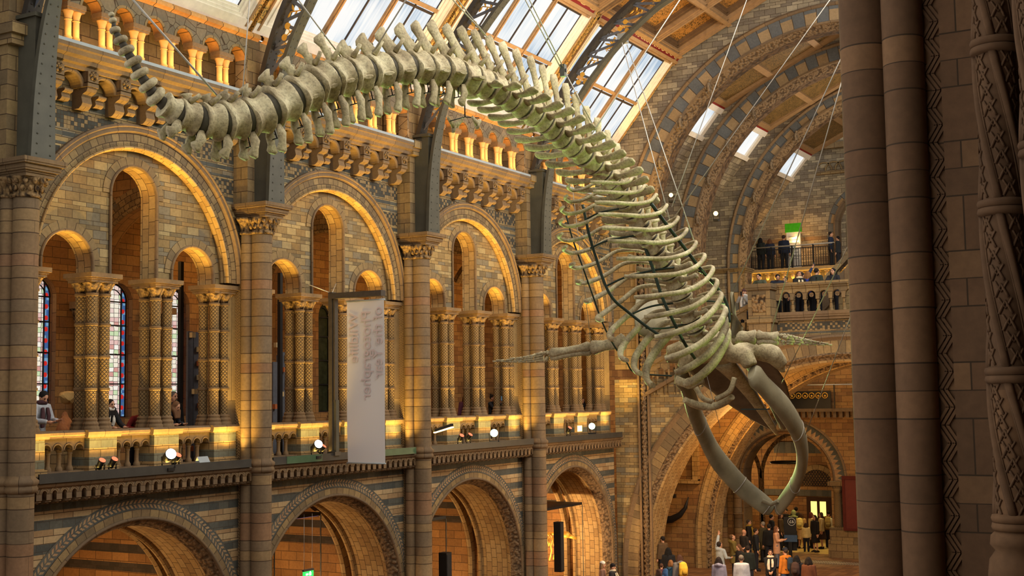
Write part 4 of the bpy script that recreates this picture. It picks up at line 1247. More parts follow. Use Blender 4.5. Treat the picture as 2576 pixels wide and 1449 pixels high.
for k in range(34):    # square studs round the second arch
    a = PI - math.radians(2 + k*2.6); m.ball((C2 + 7.54*math.cos(a), 33.93, Z2 + 7.54*math.sin(a)), .055, 6, 4)
for k in range(8): m.ball((C2 - 7.54, 33.93, Z2 - .1 - k*.33 + .2), .055, 6, 4)
trim(m, [M['mould']])
F = FE(40.); m = MB(); C3, Z3 = 3.1, -3.9
arch_wall(m, F, -1.4, 17.5, FZ, 2.6, [(C3, 2.05, Z3)], 0., 32, mi=0)
m.sweep(F, C3, Z3, [(2.7, .03), (2.25, .03)], seg=40, mi=1)
m.sweep(F, C3, Z3, [(2.78, .0), (2.78, .08), (2.7, .08), (2.7, .03)], seg=40, mi=2)
m.sweep(F, C3, Z3, [(2.26, .03), (2.2, .06), (2.1, -.05), (2.05, -.15), (2.05, -1.2)], seg=40, leg=3.3, mi=2)
for k in range(14): m.box((2.9 + k*.28, 39.75, -1.12), (3.04 + k*.28, 40, -.85), mi=2)
m.box((2.6, 39.7, -.86), (8, 40, -.72), mi=2)
structure(m, 'wall_entrance', [M['inner'], M['zigzag_ring'], M['mould']])
# capital and shafts at the right of the zigzag arch
t = thing('entrance_column', (5.5, 39.75, FZ), 'stone jamb column beside the red timber screen at the entrance', 'column')
m = MB(); m.lathe((0, 0, 0), [(.2, 1.3), (.15, 1.45), (.14, 2.9), (.17, 2.95), (.14, 3.), (.14, 2.9)], 14); m.build('shaft', M['diamond'], t)
m = MB(); m.lathe((0, 0, 0), [(.14, 2.75), (.18, 2.9), (.27, 3.1)], 14); m.box((-.34, -.34, 3.1), (1.2, .34, 3.28)); m.build('capital', M['block'], t)
m = MB(); m.box((-.35, -.5, 0), (1.6, .4, .75)); m.box((-.3, -.4, .75), (1.5, .4, 1.3)); m.build('base', M['block'], t)
t = thing('timber_screen', (6.3, 39.3, -5.9), 'red painted timber screen behind the foreground pillar edge', 'screen')
m = MB(); m.box((-.35, -.05, 0), (1.2, .05, 2.1)); m.build('panel', M['timber_red'], t)
m = MB(); m.box((-.45, -.1, -.1), (1.3, .1, .0)); m.box((-.45, -.1, 2.1), (1.3, .1, 2.25)); m.box((-.45, -.08, 0), (-.33, .08, 2.1)); m.build('frame', plainm('dark red timber', srgb(84,30,20)), t)
# blind shafts left of the entrance
ws2 = None
for k, (x, y) in enumerate(((.3, 39.4), (1.0, 39.4))):
    lab = ['left', 'right'][k] + ' one of two dark wall shafts left of the entrance arch'
    lab = ('stout dark wall shaft farther from the entrance arch', 'stout dark wall shaft next to the entrance arch')[k]
    if ws2 is None:
        ws2 = thing('entrance_shaft', (0, 0, 0), lab, 'column', 'dark wall shafts by the entrance')
        m = MB(); m.lathe((0, 0, 0), [(.26, 0), (.26, .5), (.19, .6), (.19, 1.7), (.23, 1.75), (.19, 1.8), (.19, 2.7), (.22, 2.8), (.3, 3.05), (.32, 3.2)], 14); m.build('shaft', M['drum'], ws2, auto=50); o = ws2
    else: o = dup(ws2, None, lab)
    o.location = (x, y, FZ)
# vestibule beyond
m = MB()
m.box((-3.2, 46, FZ), (9.5, 46.3, 1.5), mi=0); m.box((-3.2, 40, FZ), (-2.9, 46, 1.5), mi=0); m.box((8.5, 40, FZ), (8.8, 46, 1.5), mi=0); m.box((-3.2, 40.2, -.95), (9, 46, -.8), mi=0)
structure(m, 'wall_vestibule', [M['inner']])
m = MB(); m.box((-2.8, 40.3, FZ), (8.4, 46, FZ + .02)); structure(m, 'floor_vestibule', M['floor_pale'])
m = MB(); m.box((.6, 45.93, -3.0), (5.5, 46, -2.45)); m.box((-.2, 45.93, -5.1), (5.5, 46, -4.8)); trim(m, [M['zigzag_ring']])
m = MB(); F = FE(46.)
for w in (-1, ): m.sweep(F, 2.75, -4.6, [(1.05, .1), (.8, .1), (.8, .0)], seg=20)
trim(m, [M['vous']])
m = MB(); n = 14
for k in range(11):
    for j in range(8):
        x = 2.75 - .78 + k*.14 + (j % 2)*.07; z = -4.6 + j*.1
        if (x - 2.75)**2 + (z + 4.6)**2 < .6: m.bar((x - .06, 45.93, z), (x, 45.93, z + .08), .025, .03); m.bar((x + .06, 45.93, z), (x, 45.93, z + .08), .025, .03)
trim(m, [M['lead']])
m = MB(); m.box((2.2, 45.9, FZ), (3.45, 46, -5.15)); d2 = structure(m, 'door_2', plainm('dark door timber', srgb(58,36,22)))
m = MB()
for x in (2.42, 2.87): m.box((x, 45.87, -6.4), (x + .3, 45.9, -5.35))
m.build('door_pane', M['door_pane'], d2)
# pendant bulbs of the vestibule vault
for k, (x, lab) in enumerate(((-.55, 'left bright bulb under the vestibule vault'), (.55, 'right bright bulb under the vestibule vault'))):
    lab = ('bright bare bulb under the vestibule vault, nearer the jawbone', 'bright bare bulb under the vestibule vault, beside the vault capital')[k]
    t = thing('pendant_bulb', (x, 44.2, -3.62), lab, 'lamp', 'vestibule bulbs')
    m = MB(); m.ball((0, 0, 0), .06, 10, 6); m.build('bulb', M['lamp_warm'], t)
    m = MB(); m.tube([(0, 0, .06), (0, 0, 1.5)], .012, 5); m.build('cord', M['black'], t)
# vault ribs in the vestibule
m = MB()
F = FE(43.)
m.sweep(F, -1.3, -4.0, [(2.3, .1), (2.3, .16), (2.12, .16), (2.12, .1)], seg=20, leg=3)
m.sweep(F, 3.2, -4.0, [(2.3, .1), (2.3, .16), (2.12, .16), (2.12, .1)], seg=20, leg=3)
for k in range(9): m.ball((.95, 42.8, -4.1 - k*.06), (.13 - k*.008, .13, .05), 8, 4)
trim(m, [M['leafy_ring']])
# gilt balcony above the zigzag arch
t = thing('gilt_balcony', (4.2, 39.8, -.72), 'dark balcony front with gilt round motifs above the zigzag arch', 'balcony')
m = MB(); m.box((-1.2, -.08, 0), (1.15, .0, .78)); m.build('panel', M['black'], t)
q0 = None
for k in range(7):
    if q0 is None: mm = MB(); mm.tube([(.12*math.cos(j*PI/6), -.1, .58 + .12*math.sin(j*PI/6)) for j in range(13)], .02, 5); mm.ball((0, -.1, .56), .05, 8, 5); q0 = mm.build('gilt_motif', M['gilt'], t); q = q0
    else: q = q0.copy(); COL.objects.link(q)
    q.location = (-.9 + k*.3, 0, 0)
m = MB(); m.tube([(-1.8, -.1, 1.05), (2.5, -.1, 1.05)], .03, 8); m.build('handrail', M['cable'], t)
m = MB(); m.box((-1.75, -.13, 0), (-1.7, -.08, 1.05)); m.box((1.3, -.13, 0), (1.35, -.08, 1.05)); m.build('post', M['black'], t)
# lit room glimpsed above the balcony
m = MB(); m.box((3.2, 40.9, .3), (6.2, 41, 2.2)); trim(m, [M['inner']])
# ring chandelier
m = MB(); m.tube([(2.2 + .75*math.cos(2*PI*k/32), 43. + .75*math.sin(2*PI*k/32), -3.3) for k in range(33)], .05, 6, cap=False)
for k in range(3): a = 2*PI*k/3; m.tube([(2.2 + .75*math.cos(a), 43 + .75*math.sin(a), -3.3), (2.2, 43, -1.)], .008, 4)
o = m.build('ring_chandelier', M['black'], off=(2.2, 43., -3.3)); o.location = (2.2, 43., -3.3); tag(o, 'flat black ring chandelier hanging in the entrance vestibule', 'lamp')
# curved dark sculpture on the wall under the stairs
t = thing('horn_sculpture', (.35, 33.6, -5.), 'dark curved horn shaped sculpture on the wall under the stairs', 'sculpture')
m = MB(); m.tube([(-.5, -.1, -.25), (-.1, -.15, -.2), (.3, -.2, .0), (.55, -.2, .3), (.7, -.2, .75)], [.16, .15, .12, .08, .02], 10); m.build('horn', M['black'], t)
m = MB(); m.tube([(-.5, -.1, -.1), (-.35, -.15, .4), (-.1, -.2, .75)], [.12, .1, .05], 8); m.box((-.3, -.25, .7), (.1, -.05, .85)); m.build('tail', M['black'], t)
# black and cream mosaic bands in the floor
m = MB(); m.box((1.5, 37.2, FZ), (7, 38., FZ + .012)); m.box((5., 30.2, FZ), (9, 30.9, FZ + .012)); trim(m, [M['mosaic_dark']])

# ------------------------------------------------------------------ right side: foreground pier and the gallery the camera stands in
YP = -6.8
def round_col(m, x, y, r, z0=GZ, z1=7., seg=32): m.lathe((x, y, 0), [(r, z0), (r, z1)], seg, cap=False)
t = thing('foreground_pier', (0, 0, 0), 'dark foreground stone pier with smooth shafts and zigzag carving, filling the right edge', 'pier')
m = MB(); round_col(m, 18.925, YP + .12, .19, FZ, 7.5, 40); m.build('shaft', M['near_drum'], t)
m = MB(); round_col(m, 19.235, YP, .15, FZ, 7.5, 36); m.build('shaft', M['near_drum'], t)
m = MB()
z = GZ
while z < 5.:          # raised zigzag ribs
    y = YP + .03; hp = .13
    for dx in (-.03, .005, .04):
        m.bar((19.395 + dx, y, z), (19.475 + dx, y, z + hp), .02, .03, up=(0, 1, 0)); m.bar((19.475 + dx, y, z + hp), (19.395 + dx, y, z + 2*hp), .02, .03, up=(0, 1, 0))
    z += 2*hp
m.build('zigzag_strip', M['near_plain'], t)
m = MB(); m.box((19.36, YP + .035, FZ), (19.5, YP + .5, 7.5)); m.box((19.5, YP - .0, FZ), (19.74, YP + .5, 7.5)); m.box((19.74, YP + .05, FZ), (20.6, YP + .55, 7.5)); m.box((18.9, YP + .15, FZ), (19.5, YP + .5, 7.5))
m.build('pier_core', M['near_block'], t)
def strap_column(label, x, y, r, zr):
    t = thing('strapwork_column', (x, y, 0), label, 'column', 'strapwork columns at the right edge')
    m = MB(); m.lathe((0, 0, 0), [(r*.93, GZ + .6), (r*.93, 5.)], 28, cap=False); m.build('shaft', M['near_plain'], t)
    m = MB()
    for z0, z1 in zip(zr, zr[1:]):
        H = z1 - z0 - .1
        # broad diagonal straps wound round the shaft with lozenge lattice between them
        for k in range(4):
            a0 = k*PI/2
            pts = [(r*.97*math.cos(a0 + q*.13), r*.97*math.sin(a0 + q*.13), z1 - .05 - H*q/12) for q in range(13)]
            m.tube(pts, .03, 6, flat=(1, .6))
            for s_ in (-.35, .35):
                pts = [(r*.95*math.cos(a0 + s_*.5 + q*.13), r*.95*math.sin(a0 + s_*.5 + q*.13), z1 - .05 - H*q/12) for q in range(13)]
                m.tube(pts, .008, 4)
            for q in range(9):
                zz = z1 - .08 - H*q/9.2
                b0 = a0 + .45 + q*.17
                m.tube([(r*.96*math.cos(b0 + u*.085), r*.96*math.sin(b0 + u*.085), zz - abs((u - 4))*.022) for u in range(9)], .011, 4)
                m.tube([(r*.96*math.cos(b0 + u*.085), r*.96*math.sin(b0 + u*.085), zz - .05 + abs((u - 4))*.018) for u in range(9)], .009, 4)
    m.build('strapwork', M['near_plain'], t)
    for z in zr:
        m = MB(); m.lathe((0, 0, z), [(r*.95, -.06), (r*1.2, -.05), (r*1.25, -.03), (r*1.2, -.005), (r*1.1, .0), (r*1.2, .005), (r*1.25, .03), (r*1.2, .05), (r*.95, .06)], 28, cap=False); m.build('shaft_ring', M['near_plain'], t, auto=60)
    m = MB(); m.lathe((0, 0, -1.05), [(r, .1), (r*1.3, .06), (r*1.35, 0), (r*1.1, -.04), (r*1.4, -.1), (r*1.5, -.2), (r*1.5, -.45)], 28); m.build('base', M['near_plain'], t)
    return t
strap_column('strapwork carved column with ring mouldings beside the foreground pier', 19.93, YP - .3, .135, [-.9, .1, 1.26, 2.4, 3.55, 4.7])
strap_column('strapwork column cut off by the right picture edge', 20.25, YP - .55, .135, [-.75, .45, 1.6, 2.72, 3.85, 5.])
# gallery enclosure around the camera
m = MB(); m.box((18.7, -22, GZ - .2), (25.5, YE, GZ)); structure(m, 'floor_3', M['plain'])
m = MB(); m.box((24.9, -22, FZ), (25.3, YE, 7.5)); structure(m, 'wall_right', M['near_block'])
m = MB(); m.box((18.7, -22, 5.9), (25.5, YE, 6.2)); structure(m, 'ceiling_10', M['near_block'])
m = MB(); m.box((16.5, -22.4, GZ), (25.5, -22, 7.)); structure(m, 'wall_back', M['near_block'])
m = MB(); m.box((18.75, YP + .6, FZ), (19.3, YE, 6.2)) ; m.box((18.75, -40, FZ), (19.3, -17.8, 6.2)); structure(m, 'wall_right_arcade', M['stone'])
# ------------------------------------------------------------------ the whale skeleton
VT = [(8.0,-4.21,5.35,0.041),(8.03,-4.21,5.26,0.053),(8.06,-4.2,5.12,0.076),(8.11,-4.14,4.99,0.099),(8.16,-4.08,4.85,0.117),(8.21,-4.0,4.7,0.128),(8.26,-3.93,4.54,0.134),(8.32,-3.83,4.39,0.145),(8.37,-3.73,4.24,0.157),(8.44,-3.53,4.11,0.199),(8.52,-3.28,4.02,0.235),(8.61,-2.91,4.01,0.267),(8.7,-2.55,4.09,0.276),(8.79,-2.14,4.22,0.285),(8.9,-1.72,4.46,0.296),(9.0,-1.31,4.69,0.3),(9.08,-0.98,4.91,0.305),(9.15,-0.62,5.06,0.29),(9.22,-0.24,5.19,0.28),(9.31,0.21,5.33,0.265),(9.39,0.68,5.47,0.256),(9.47,1.15,5.58,0.253),(9.53,1.55,5.63,0.25),(9.6,1.96,5.67,0.246),(9.66,2.39,5.65,0.25),(9.72,2.78,5.63,0.246),(9.78,3.18,5.6,0.242),(9.84,3.5,5.52,0.244),(9.89,3.83,5.45,0.247),(9.95,4.17,5.36,0.249),(10.0,4.5,5.29,0.252),(10.05,4.79,5.18,0.246),(10.1,5.06,5.05,0.247),(10.15,5.39,4.94,0.25),(10.2,5.72,4.83,0.244),(10.25,6.06,4.69,0.247),(10.3,6.39,4.56,0.241),(10.35,6.69,4.42,0.243),(10.4,6.94,4.26,0.237),(10.45,7.19,4.08,0.23),(10.5,7.4,3.88,0.231),(10.55,7.63,3.66,0.233),(10.61,7.85,3.4,0.234),(10.67,8.1,3.17,0.236),(10.73,8.37,2.93,0.237),(10.78,8.64,2.69,0.239),(10.84,8.86,2.46,0.241),(10.88,9.03,2.23,0.242),(10.93,9.17,2.0,0.243),(10.99,9.29,1.73,0.234),(11.03,9.44,1.52,0.227),(11.07,9.56,1.32,0.218),(11.1,9.68,1.17,0.219)]
NV = len(VT)
VP = [Vector(v[:3]) for v in VT]; VR = [v[3] for v in VT]
WO = (10., 4., 5.6)
whale = thing('whale_skeleton', WO, 'huge hanging whale skeleton diving head down through the hall', 'skeleton')
def wb(m, name, mat, parent=None, **k): return m.build(name, mat, parent if parent is not None else whale, off=WO, **k)
FR = []
for i in range(NV):
    T = (VP[min(i+2, NV-1)] - VP[max(i-2, 0)]).normalized()
    L = T.cross(Vector((0, 0, 1))).normalized(); N = L.cross(T)
    FR.append((T, L, N))
def interp(tab, x):
    for (a, va), (b, vb) in zip(tab, tab[1:]):
        if x <= b: return va + (vb - va)*max(0, min(1, (x - a)/(b - a)))
    return tab[-1][1]
SPH = [(9, .0), (10, .1), (13, .16), (16, .34), (18, .52), (22, .75), (26, .86), (30, .98), (33, 1.04), (36, .92), (39, .74), (44, .5), (48, .34), (52, .2)]
SPB = [(10, .05), (16, .12), (18, .2), (22, .42), (26, .7), (29, .66), (33, .49), (39, .4), (44, .3), (52, .1)]
TRL = [(12, .0), (13, .03), (19, .07), (23, .14), (25, .3), (27, .62), (32, .76), (37, .76), (40, .66), (46, .5), (52, .34)]
rnd = random.Random(11)
def paddle(m, pts, ws, th, up):
    # flat bone blade along pts with widths ws
    n = len(pts); m.tube(pts, [1.]*n, 10, flat=[(w/2, th*(1.15 if 0 < k < n-1 else .9)) for k, w in enumerate(ws)], up=up)
for i in range(NV):
    T, L, N = FR[i]; P = VP[i]; r = VR[i]
    gap = ((VP[min(i+1, NV-1)] - VP[max(i-1, 0)]).length)/(2 if 0 < i < NV-1 else 1)
    h = gap*(.30 if i < 9 else .41)
    up = [N]*9
    # centrum with flared rims and a waist
    m = MB()
    ts = [-1, -.97, -.8, -.35, 0, .35, .8, .97, 1] if i >= 9 else [-1, -.9, -.6, -.3, 0, .3, .6, .9, 1]
    rr = [.86, .99, 1.0, .86, .80, .86, 1.0, .99, .86] if i >= 9 else [.55, .8, .97, 1.02, 1.03, 1.02, .95, .78, .55]
    seg = 20; rows = []
    for t, q in zip(ts, rr):
        row = []
        for j in range(seg):
            a = 2*PI*j/seg
            k = q*r*(1 + .03*math.sin(3*a + i) + (.05*math.cos(2*a) if i > 9 else 0))
            if 12 <= i <= 26 and abs(t) < .9: k *= 1 + .2*max(0, math.cos(a - PI/2 - .2))**14 + .2*max(0, math.cos(a + PI/2 + .2))**14 + .12*max(0, -math.cos(a))**10 + .1*max(0, math.cos(a))**6
            row.append(P + T*(t*h) + N*(k*math.cos(a)) + L*(k*math.sin(a)))
        rows.append(row)
    m.grid(rows, None, True, True); m.face(rows[0]); m.face(rows[-1])
    v = wb(m, 'vertebra', M['bone'], auto=50)
    # dark filler disc towards the next vertebra
    if i < NV - 1:
        m = MB(); Q = VP[i+1]; m.tube([P + T*h*.9, Q - FR[i+1][0]*h*.9], [r*(.5 if i < 9 else .86), VR[i+1]*(.5 if i < 9 else .86)], 16); wb(m, 'disc', M['disc'], v)
    # neural spine
    sh = interp(SPH, i); sb = interp(SPB, i)
    if sh > .05:
        m = MB(); base = P + N*r*.85
        tip = P + N*(max(sh, .05) + (r if i < 18 else 0)) - T*sb
        d = tip - base; w0 = gap*(.72 if i > 17 else .5); w1 = gap*(.52 if i < 27 else .62)
        bl = N.cross(L)   # along T
        paddle(m, [base - N*.12, base, base + d*.3, base + d*.65, base + d*.9, base + d], [w0*1.5, w0*1.25, w0*.8, w0*.72, w1*1.25, w1*.9], .026 if i > 26 else .032, [T]*6)
        wb(m, 'neural_spine', M['bone'], v)
        # paired forward prongs at the foot of the spine
        if 10 <= i <= 44:
            m = MB()
            for s in (-1, 1):
                q0 = base + L*s*.04 + d*.12
                m.tube([q0, q0 + T*gap*.22 + N*(.06 + sh*.1) + L*s*.06, q0 + T*gap*.34 + N*(.1 + sh*.16) + L*s*.085], [.05, .036, .036], 7, flat=(1, .8))
            wb(m, 'spine_prong', M['bone'], v)
    # transverse processes
    tl = interp(TRL, i)
    if tl > .04 and 13 <= i:
        for s in (-1, 1):
            m = MB()
            bs = P + L*s*r*.8 - N*r*(.12 if i > 25 else .25)
            e = bs + L*s*tl - T*tl*(.2 if i > 25 else .1) - N*(.02)
            if i < 25: paddle(m, [bs - L*s*.05, bs + (e - bs)*.5, e], [gap*.75, gap*.6, gap*.4], .03, [T]*3)
            else:
                f = [0, .2, .5, .75, .93, 1.]
                ww = [gap*.72, gap*.36, gap*.4, gap*.54, gap*.54, gap*.32] if i < 42 else [gap*.7, gap*.4, gap*.34, gap*.36, gap*.4, gap*.3]
                paddle(m, [bs + (e - bs)*q - L*s*.04*(q == 0) - N*.05*math.sin(q*3) for q in f], ww, .026 if i < 42 else .035, [T*.93 - N*.36]*6)
            wb(m, 'transverse_process', M['bone'], v)
# chevron bones under the tail
for i in range(9, 24):
    T, L, N = FR[i]; P = (VP[i] + VP[i+1])/2; r = VR[i]
    hgt = interp([(9, .18), (12, .3), (15, .42), (19, .42), (23, .3)], i)
    for s in (-1, 1):
        m = MB(); a = P - N*(r + .02) + L*s*.12
        pts = [a + N*.06, a - N*hgt*.25 + L*s*.03, a - N*hgt*.6 + L*s*.02 - T*.03, a - N*hgt*.9 - L*s*.0 - T*.07, a - N*hgt - T*.09]
        paddle(m, pts, [.09, .17, .13, .2, .12], .035, [T]*5)
        wb(m, 'chevron_bone', M['bone'])
    m = MB(); m.tube([P - N*(r*.6), P - N*(r + .16)], .01, 5); m.tube([P - N*(r + .16) - L*.16, P - N*(r + .16) + L*.16], .01, 5); wb(m, 'chevron_wire', M['black'])
# the two small pelvic bones hanging on a wire
m = MB(); pa, pb = (9.70, 2.28, 5.46), (9.70, 2.29, 4.91)
m.tube([pa, pb], .012, 5); m.tube([(9.40, 2.24, 4.86), (9.70, 2.29, 4.91), (10.00, 2.27, 4.85)], .01, 5); wb(m, 'pelvis_wire', M['black'])
for A, B_, C_, D_ in (((9.40, 2.19, 4.92), (9.40, 2.40, 4.80), (9.40, 2.68, 4.96), (9.40, 2.37, 4.68)), ((10.00, 2.04, 4.83), (10.00, 2.20, 4.74), (10.00, 2.32, 4.82), (10.00, 2.21, 4.64))):
    A, B_, C_, D_ = map(Vector, (A, B_, C_, D_)); m = MB()
    for q in (A, C_, D_): m.tube([q, (q + B_)/2, B_], [.03, .045, .06], 7, flat=(1, .6))
    wb(m, 'pelvic_bone', M['bone'])

# ribs
def bez(P, n=24):
    return smooth_pts(P, max(2, n//(len(P)-1)))
NR = 14
for k in range(NR):
    i = 38 + k
    T, L, N = FR[min(i, NV-1)]; P = VP[min(i, NV-1)]
    # shared body axis so the ribs stay parallel
    Tb = (VP[49] - VP[40]).normalized(); Lb = Tb.cross(Vector((0, 0, 1))).normalized(); Nb = Lb.cross(Tb)
    f = k/(NR - 1)
    size = interp([(0, .58), (2, .84), (4, 1.05), (8, 1.28), (11, 1.22), (13, 1.05)], k)
    sweep = interp([(0, .98), (5, .96), (7, .8), (9, .52), (11, .2), (13, -.08)], k)
    lat = interp([(0, .95), (4, 1.0), (8, .9), (13, .78)], k)
    wd = interp([(0, .06), (6, .075), (9, .1), (12, .15), (13, .17)], k)
    for s in (-1, 1):
        pr = [(.35, -.1, .0), (.68, -.12, .1), (.95, -.02, .22), (1.08, .42, .34), (1.07, .9, .62), (.9, 1.22, .92), (.7, 1.4, 1.1), (.5, 1.48, 1.2)]
        pts = [P + Lb*(s*a*lat*(size if j > 1 else min(1, size + .2)))- Nb*(v*size) - Tb*(p*size*sweep) for j, (a, v, p) in enumerate(pr)]
        C = smooth_pts(pts, 5); n = len(C)
        fl = []
        for j in range(n):
            q = j/(n - 1); w = wd*(.55 + .45*min(1, q*3))*(1 if q < .93 else .8)
            fl.append((w*.62, w*.34 + .012))
        m = MB(); m.tube(C, [1.]*n, 8, flat=fl, up=[Tb*.9 + Nb*.2]*n); wb(m, 'rib', M['bone'])
# steel frame: long green rods and hoops
rods = [([(9.40, 7.44, 4.02), (9.50, 7.51, 3.39), (9.60, 7.63, 2.88), (9.75, 7.72, 2.33), (9.90, 7.83, 2.00), (10.10, 8.08, 1.75), (10.40, 8.32, 1.45), (10.70, 8.56, 1.19)], .032),
        ([(11.25, 6.79, 3.80), (11.40, 7.26, 3.38), (11.55, 7.81, 2.95), (11.70, 8.28, 2.55), (11.80, 8.90, 2.22), (11.90, 9.15, 1.89), (12.00, 9.09, 1.50)], .036),
        ([(10.30, 7.73, 3.98), (10.50, 7.89, 3.35), (10.70, 8.02, 2.68), (10.85, 8.15, 2.05), (11.00, 8.30, 1.59), (11.10, 8.68, 1.10), (11.10, 9.32, 0.74)], .036),
        ([(9.10, 7.21, 3.88), (9.20, 7.32, 3.31), (9.30, 7.57, 2.73), (9.40, 7.81, 2.15), (9.50, 8.06, 1.56), (9.60, 8.42, 1.06), (9.75, 8.69, 0.72), (9.90, 8.86, 0.48), (10.60, 9.18, 0.40)], .018),
        ([(9.50, 7.45, 3.72), (9.90, 7.25, 3.79), (10.40, 7.07, 3.80)], .022), ([(9.50, 7.56, 3.10), (9.90, 7.60, 3.24), (10.50, 7.81, 3.33)], .022),
        ([(9.70, 7.88, 2.31), (10.10, 8.12, 2.51), (10.80, 8.31, 2.64), (11.20, 8.76, 2.68), (11.60, 8.75, 2.51)], .022), ([(10.10, 8.28, 1.72), (10.40, 8.66, 1.89), (10.80, 9.02, 1.96), (11.30, 9.61, 2.01), (11.90, 9.20, 1.89)], .022),
        ([(10.30, 8.54, 1.42), (10.60, 9.02, 1.43), (11.20, 9.36, 1.57), (11.80, 9.45, 1.57)], .02)]
for pts, r in rods:
    m = MB(); m.tube(smooth_pts(pts, 6), r, 8); wb(m, 'steel_rod', M['steel_green'])
# shoulder blades
def fan(m, pts, th, nrm):
    # thick plate through a closed outline
    nrm = Vector(nrm).normalized()*th
    a = [Vector(p) + nrm for p in pts]; b = [Vector(p) - nrm for p in pts]
    ca = sum(a, Vector())/len(a) + nrm*1.2; cb = sum(b, Vector())/len(b) - nrm*1.2
    n = len(pts)
    for k in range(n):
        q = (k + 1) % n
        m.face([a[k], a[q], ca], smooth=True); m.face([b[q], b[k], cb], smooth=True); m.face([a[q], a[k], b[k], b[q]], smooth=True)
m = MB(); fan(m, [(9.30, 10.33, 2.29), (9.35, 11.08, 2.34), (9.45, 11.49, 2.05), (9.60, 11.58, 1.52), (9.62, 10.86, 1.29), (9.60, 10.11, 1.29), (9.55, 9.68, 1.41), (9.40, 9.95, 1.83)], .018, (.9, -.3, .2)); wb(m, 'shoulder_blade', M['jaw'])
m = MB(); fan(m, [(12.10, 8.87, 2.12), (12.15, 8.88, 2.11), (12.20, 8.75, 1.65), (12.25, 9.12, 1.37), (12.20, 9.09, 1.20), (12.10, 8.89, 1.16), (12.05, 9.01, 1.58)], .025, (.8, -.5, .2)); wb(m, 'shoulder_blade', M['jaw'])
# flippers
def flipper(P, s):
    P = [Vector(p) for p in P]
    root = None
    def seg(a, b, r0, r1, name, mat=M['bone'], parent=None, fl=(1, .75)):
        m = MB(); d = b - a
        m.tube([a - d*.02, a + d*.06, a + d*.25, a + d*.6, a + d*.92, b], [r0*.8, r0*1.15, r0*.8, r1*.78, r1*1.1, r1*.7], 9, flat=fl); return wb(m, name, mat, parent)
    d = (P[-1] - P[0]).normalized(); side = d.cross(Vector((0, -.4, 1))).normalized(); upv = side.cross(d)
    hum = seg(P[0], P[1], .17, .15, 'flipper')
    seg(P[1] + upv*.05, P[2] + upv*.045, .1, .1, 'forearm_bone', parent=hum); seg(P[1] - upv*.07, P[2] - upv*.05, .085, .085, 'forearm_bone', parent=hum)
    m = MB()
    rr = random.Random(5)
    for k in range(9): m.ball(P[2] + d*rr.uniform(0, .16) + upv*rr.uniform(-.1, .1) + side*rr.uniform(-.02, .02), (.05, .05, .04), 6, 4)
    wb(m, 'wrist_bone', M['bone'], hum)
    for fi, off in enumerate((-.085, -.03, .03, .085)):
        ln = (.86, 1., .93, .7)[fi]
        a = P[2] + d*.16 + upv*off; e = P[2] + (P[4] - P[2])*ln + upv*off*.25
        nseg = 5; m = MB()
        mid = (P[3] - (P[2] + P[4])/2)
        for q in range(nseg):
            t0, t1 = q/nseg, (q + .86)/nseg
            pa = a + (e - a)*t0 + mid*4*t0*(1-t0); pb = a + (e - a)*t1 + mid*4*t1*(1-t1)
            w = .04*(1 - .12*q); m.tube([pa, (pa + pb)/2, pb], [w, w*.62, w*.9], 6)
        wb(m, 'finger_bone', M['bone'], hum)
flipper([(9.7, 8.75, 1.16), (8.95, 8.58, 1.03), (8.05, 8.38, .90), (7.4, 8.2, .82), (6.8, 7.93, .80)], -1)
flipper([(12.05, 9.05, 1.2), (12.55, 9.14, 1.16), (13.0, 9.21, 1.12), (13.5, 9.4, 1.05), (14.05, 9.5, .97)], 1)

# skull
def lump(parts, name, mat, vox=.05, parent=None, smooth=3):
    m = MB()
    for p in parts:
        if p[0] == 'b': m.ball(p[1], p[2], 14, 9)
        else: m.tube(p[1], p[2], 12, flat=p[3] if len(p) > 3 else None, up=p[4] if len(p) > 4 else None)
    o = wb(m, name, mat, parent, weld=False)
    md = o.modifiers.new('r', 'REMESH'); md.mode = 'VOXEL'; md.voxel_size = vox; md.use_smooth_shade = True
    ms = o.modifiers.new('s', 'SMOOTH'); ms.iterations = smooth; ms.factor = .5
    return o
HB = Vector((11.15, 10.6, .95)); HT = Vector((11.2, 14.76, -1.06))
Th = (HT - HB).normalized(); Lh = Th.cross(Vector((0, 0, 1))).normalized(); Nh = Lh.cross(Th)
def H(f, l, n): return HB + Th*f + Lh*l + Nh*n
parts = [('b', H(-.15, 0, .05), (.42, .4, .36)), ('b', H(-.35, 0, -.05), (.22, .2, .2)), ('b', H(.2, 0, .1), (.5, .5, .32)),
         ('t', [H(.1, -.2, .1), H(.1, -.7, .12), H(.15, -1.05, .0), H(.05, -1.28, -.12)], [.3, .22, .2, .12]),
         ('t', [H(-.1, -.3, .0), H(-.25, -.8, -.02), H(-.15, -1.15, -.05)], [.25, .18, .14]),
         ('t', [H(.1, .2, .1), H(.15, .75, .12), H(.45, 1.12, .1), H(.75, 1.22, .0)], [.3, .24, .22, .16]),
         ('t', [H(.75, 1.2, .0), H(.88, 1.22, -.14)], [.1, .06]),
         ('t', [H(.0, .35, -.05), H(-.1, .7, -.2), H(.0, .8, -.4)], [.24, .2, .17]),
         ('t', [H(.0, -.35, -.05), H(-.1, -.7, -.2), H(.0, -.8, -.4)], [.24, .2, .15])]
skull = lump(parts, 'skull', M['bone'], .045)
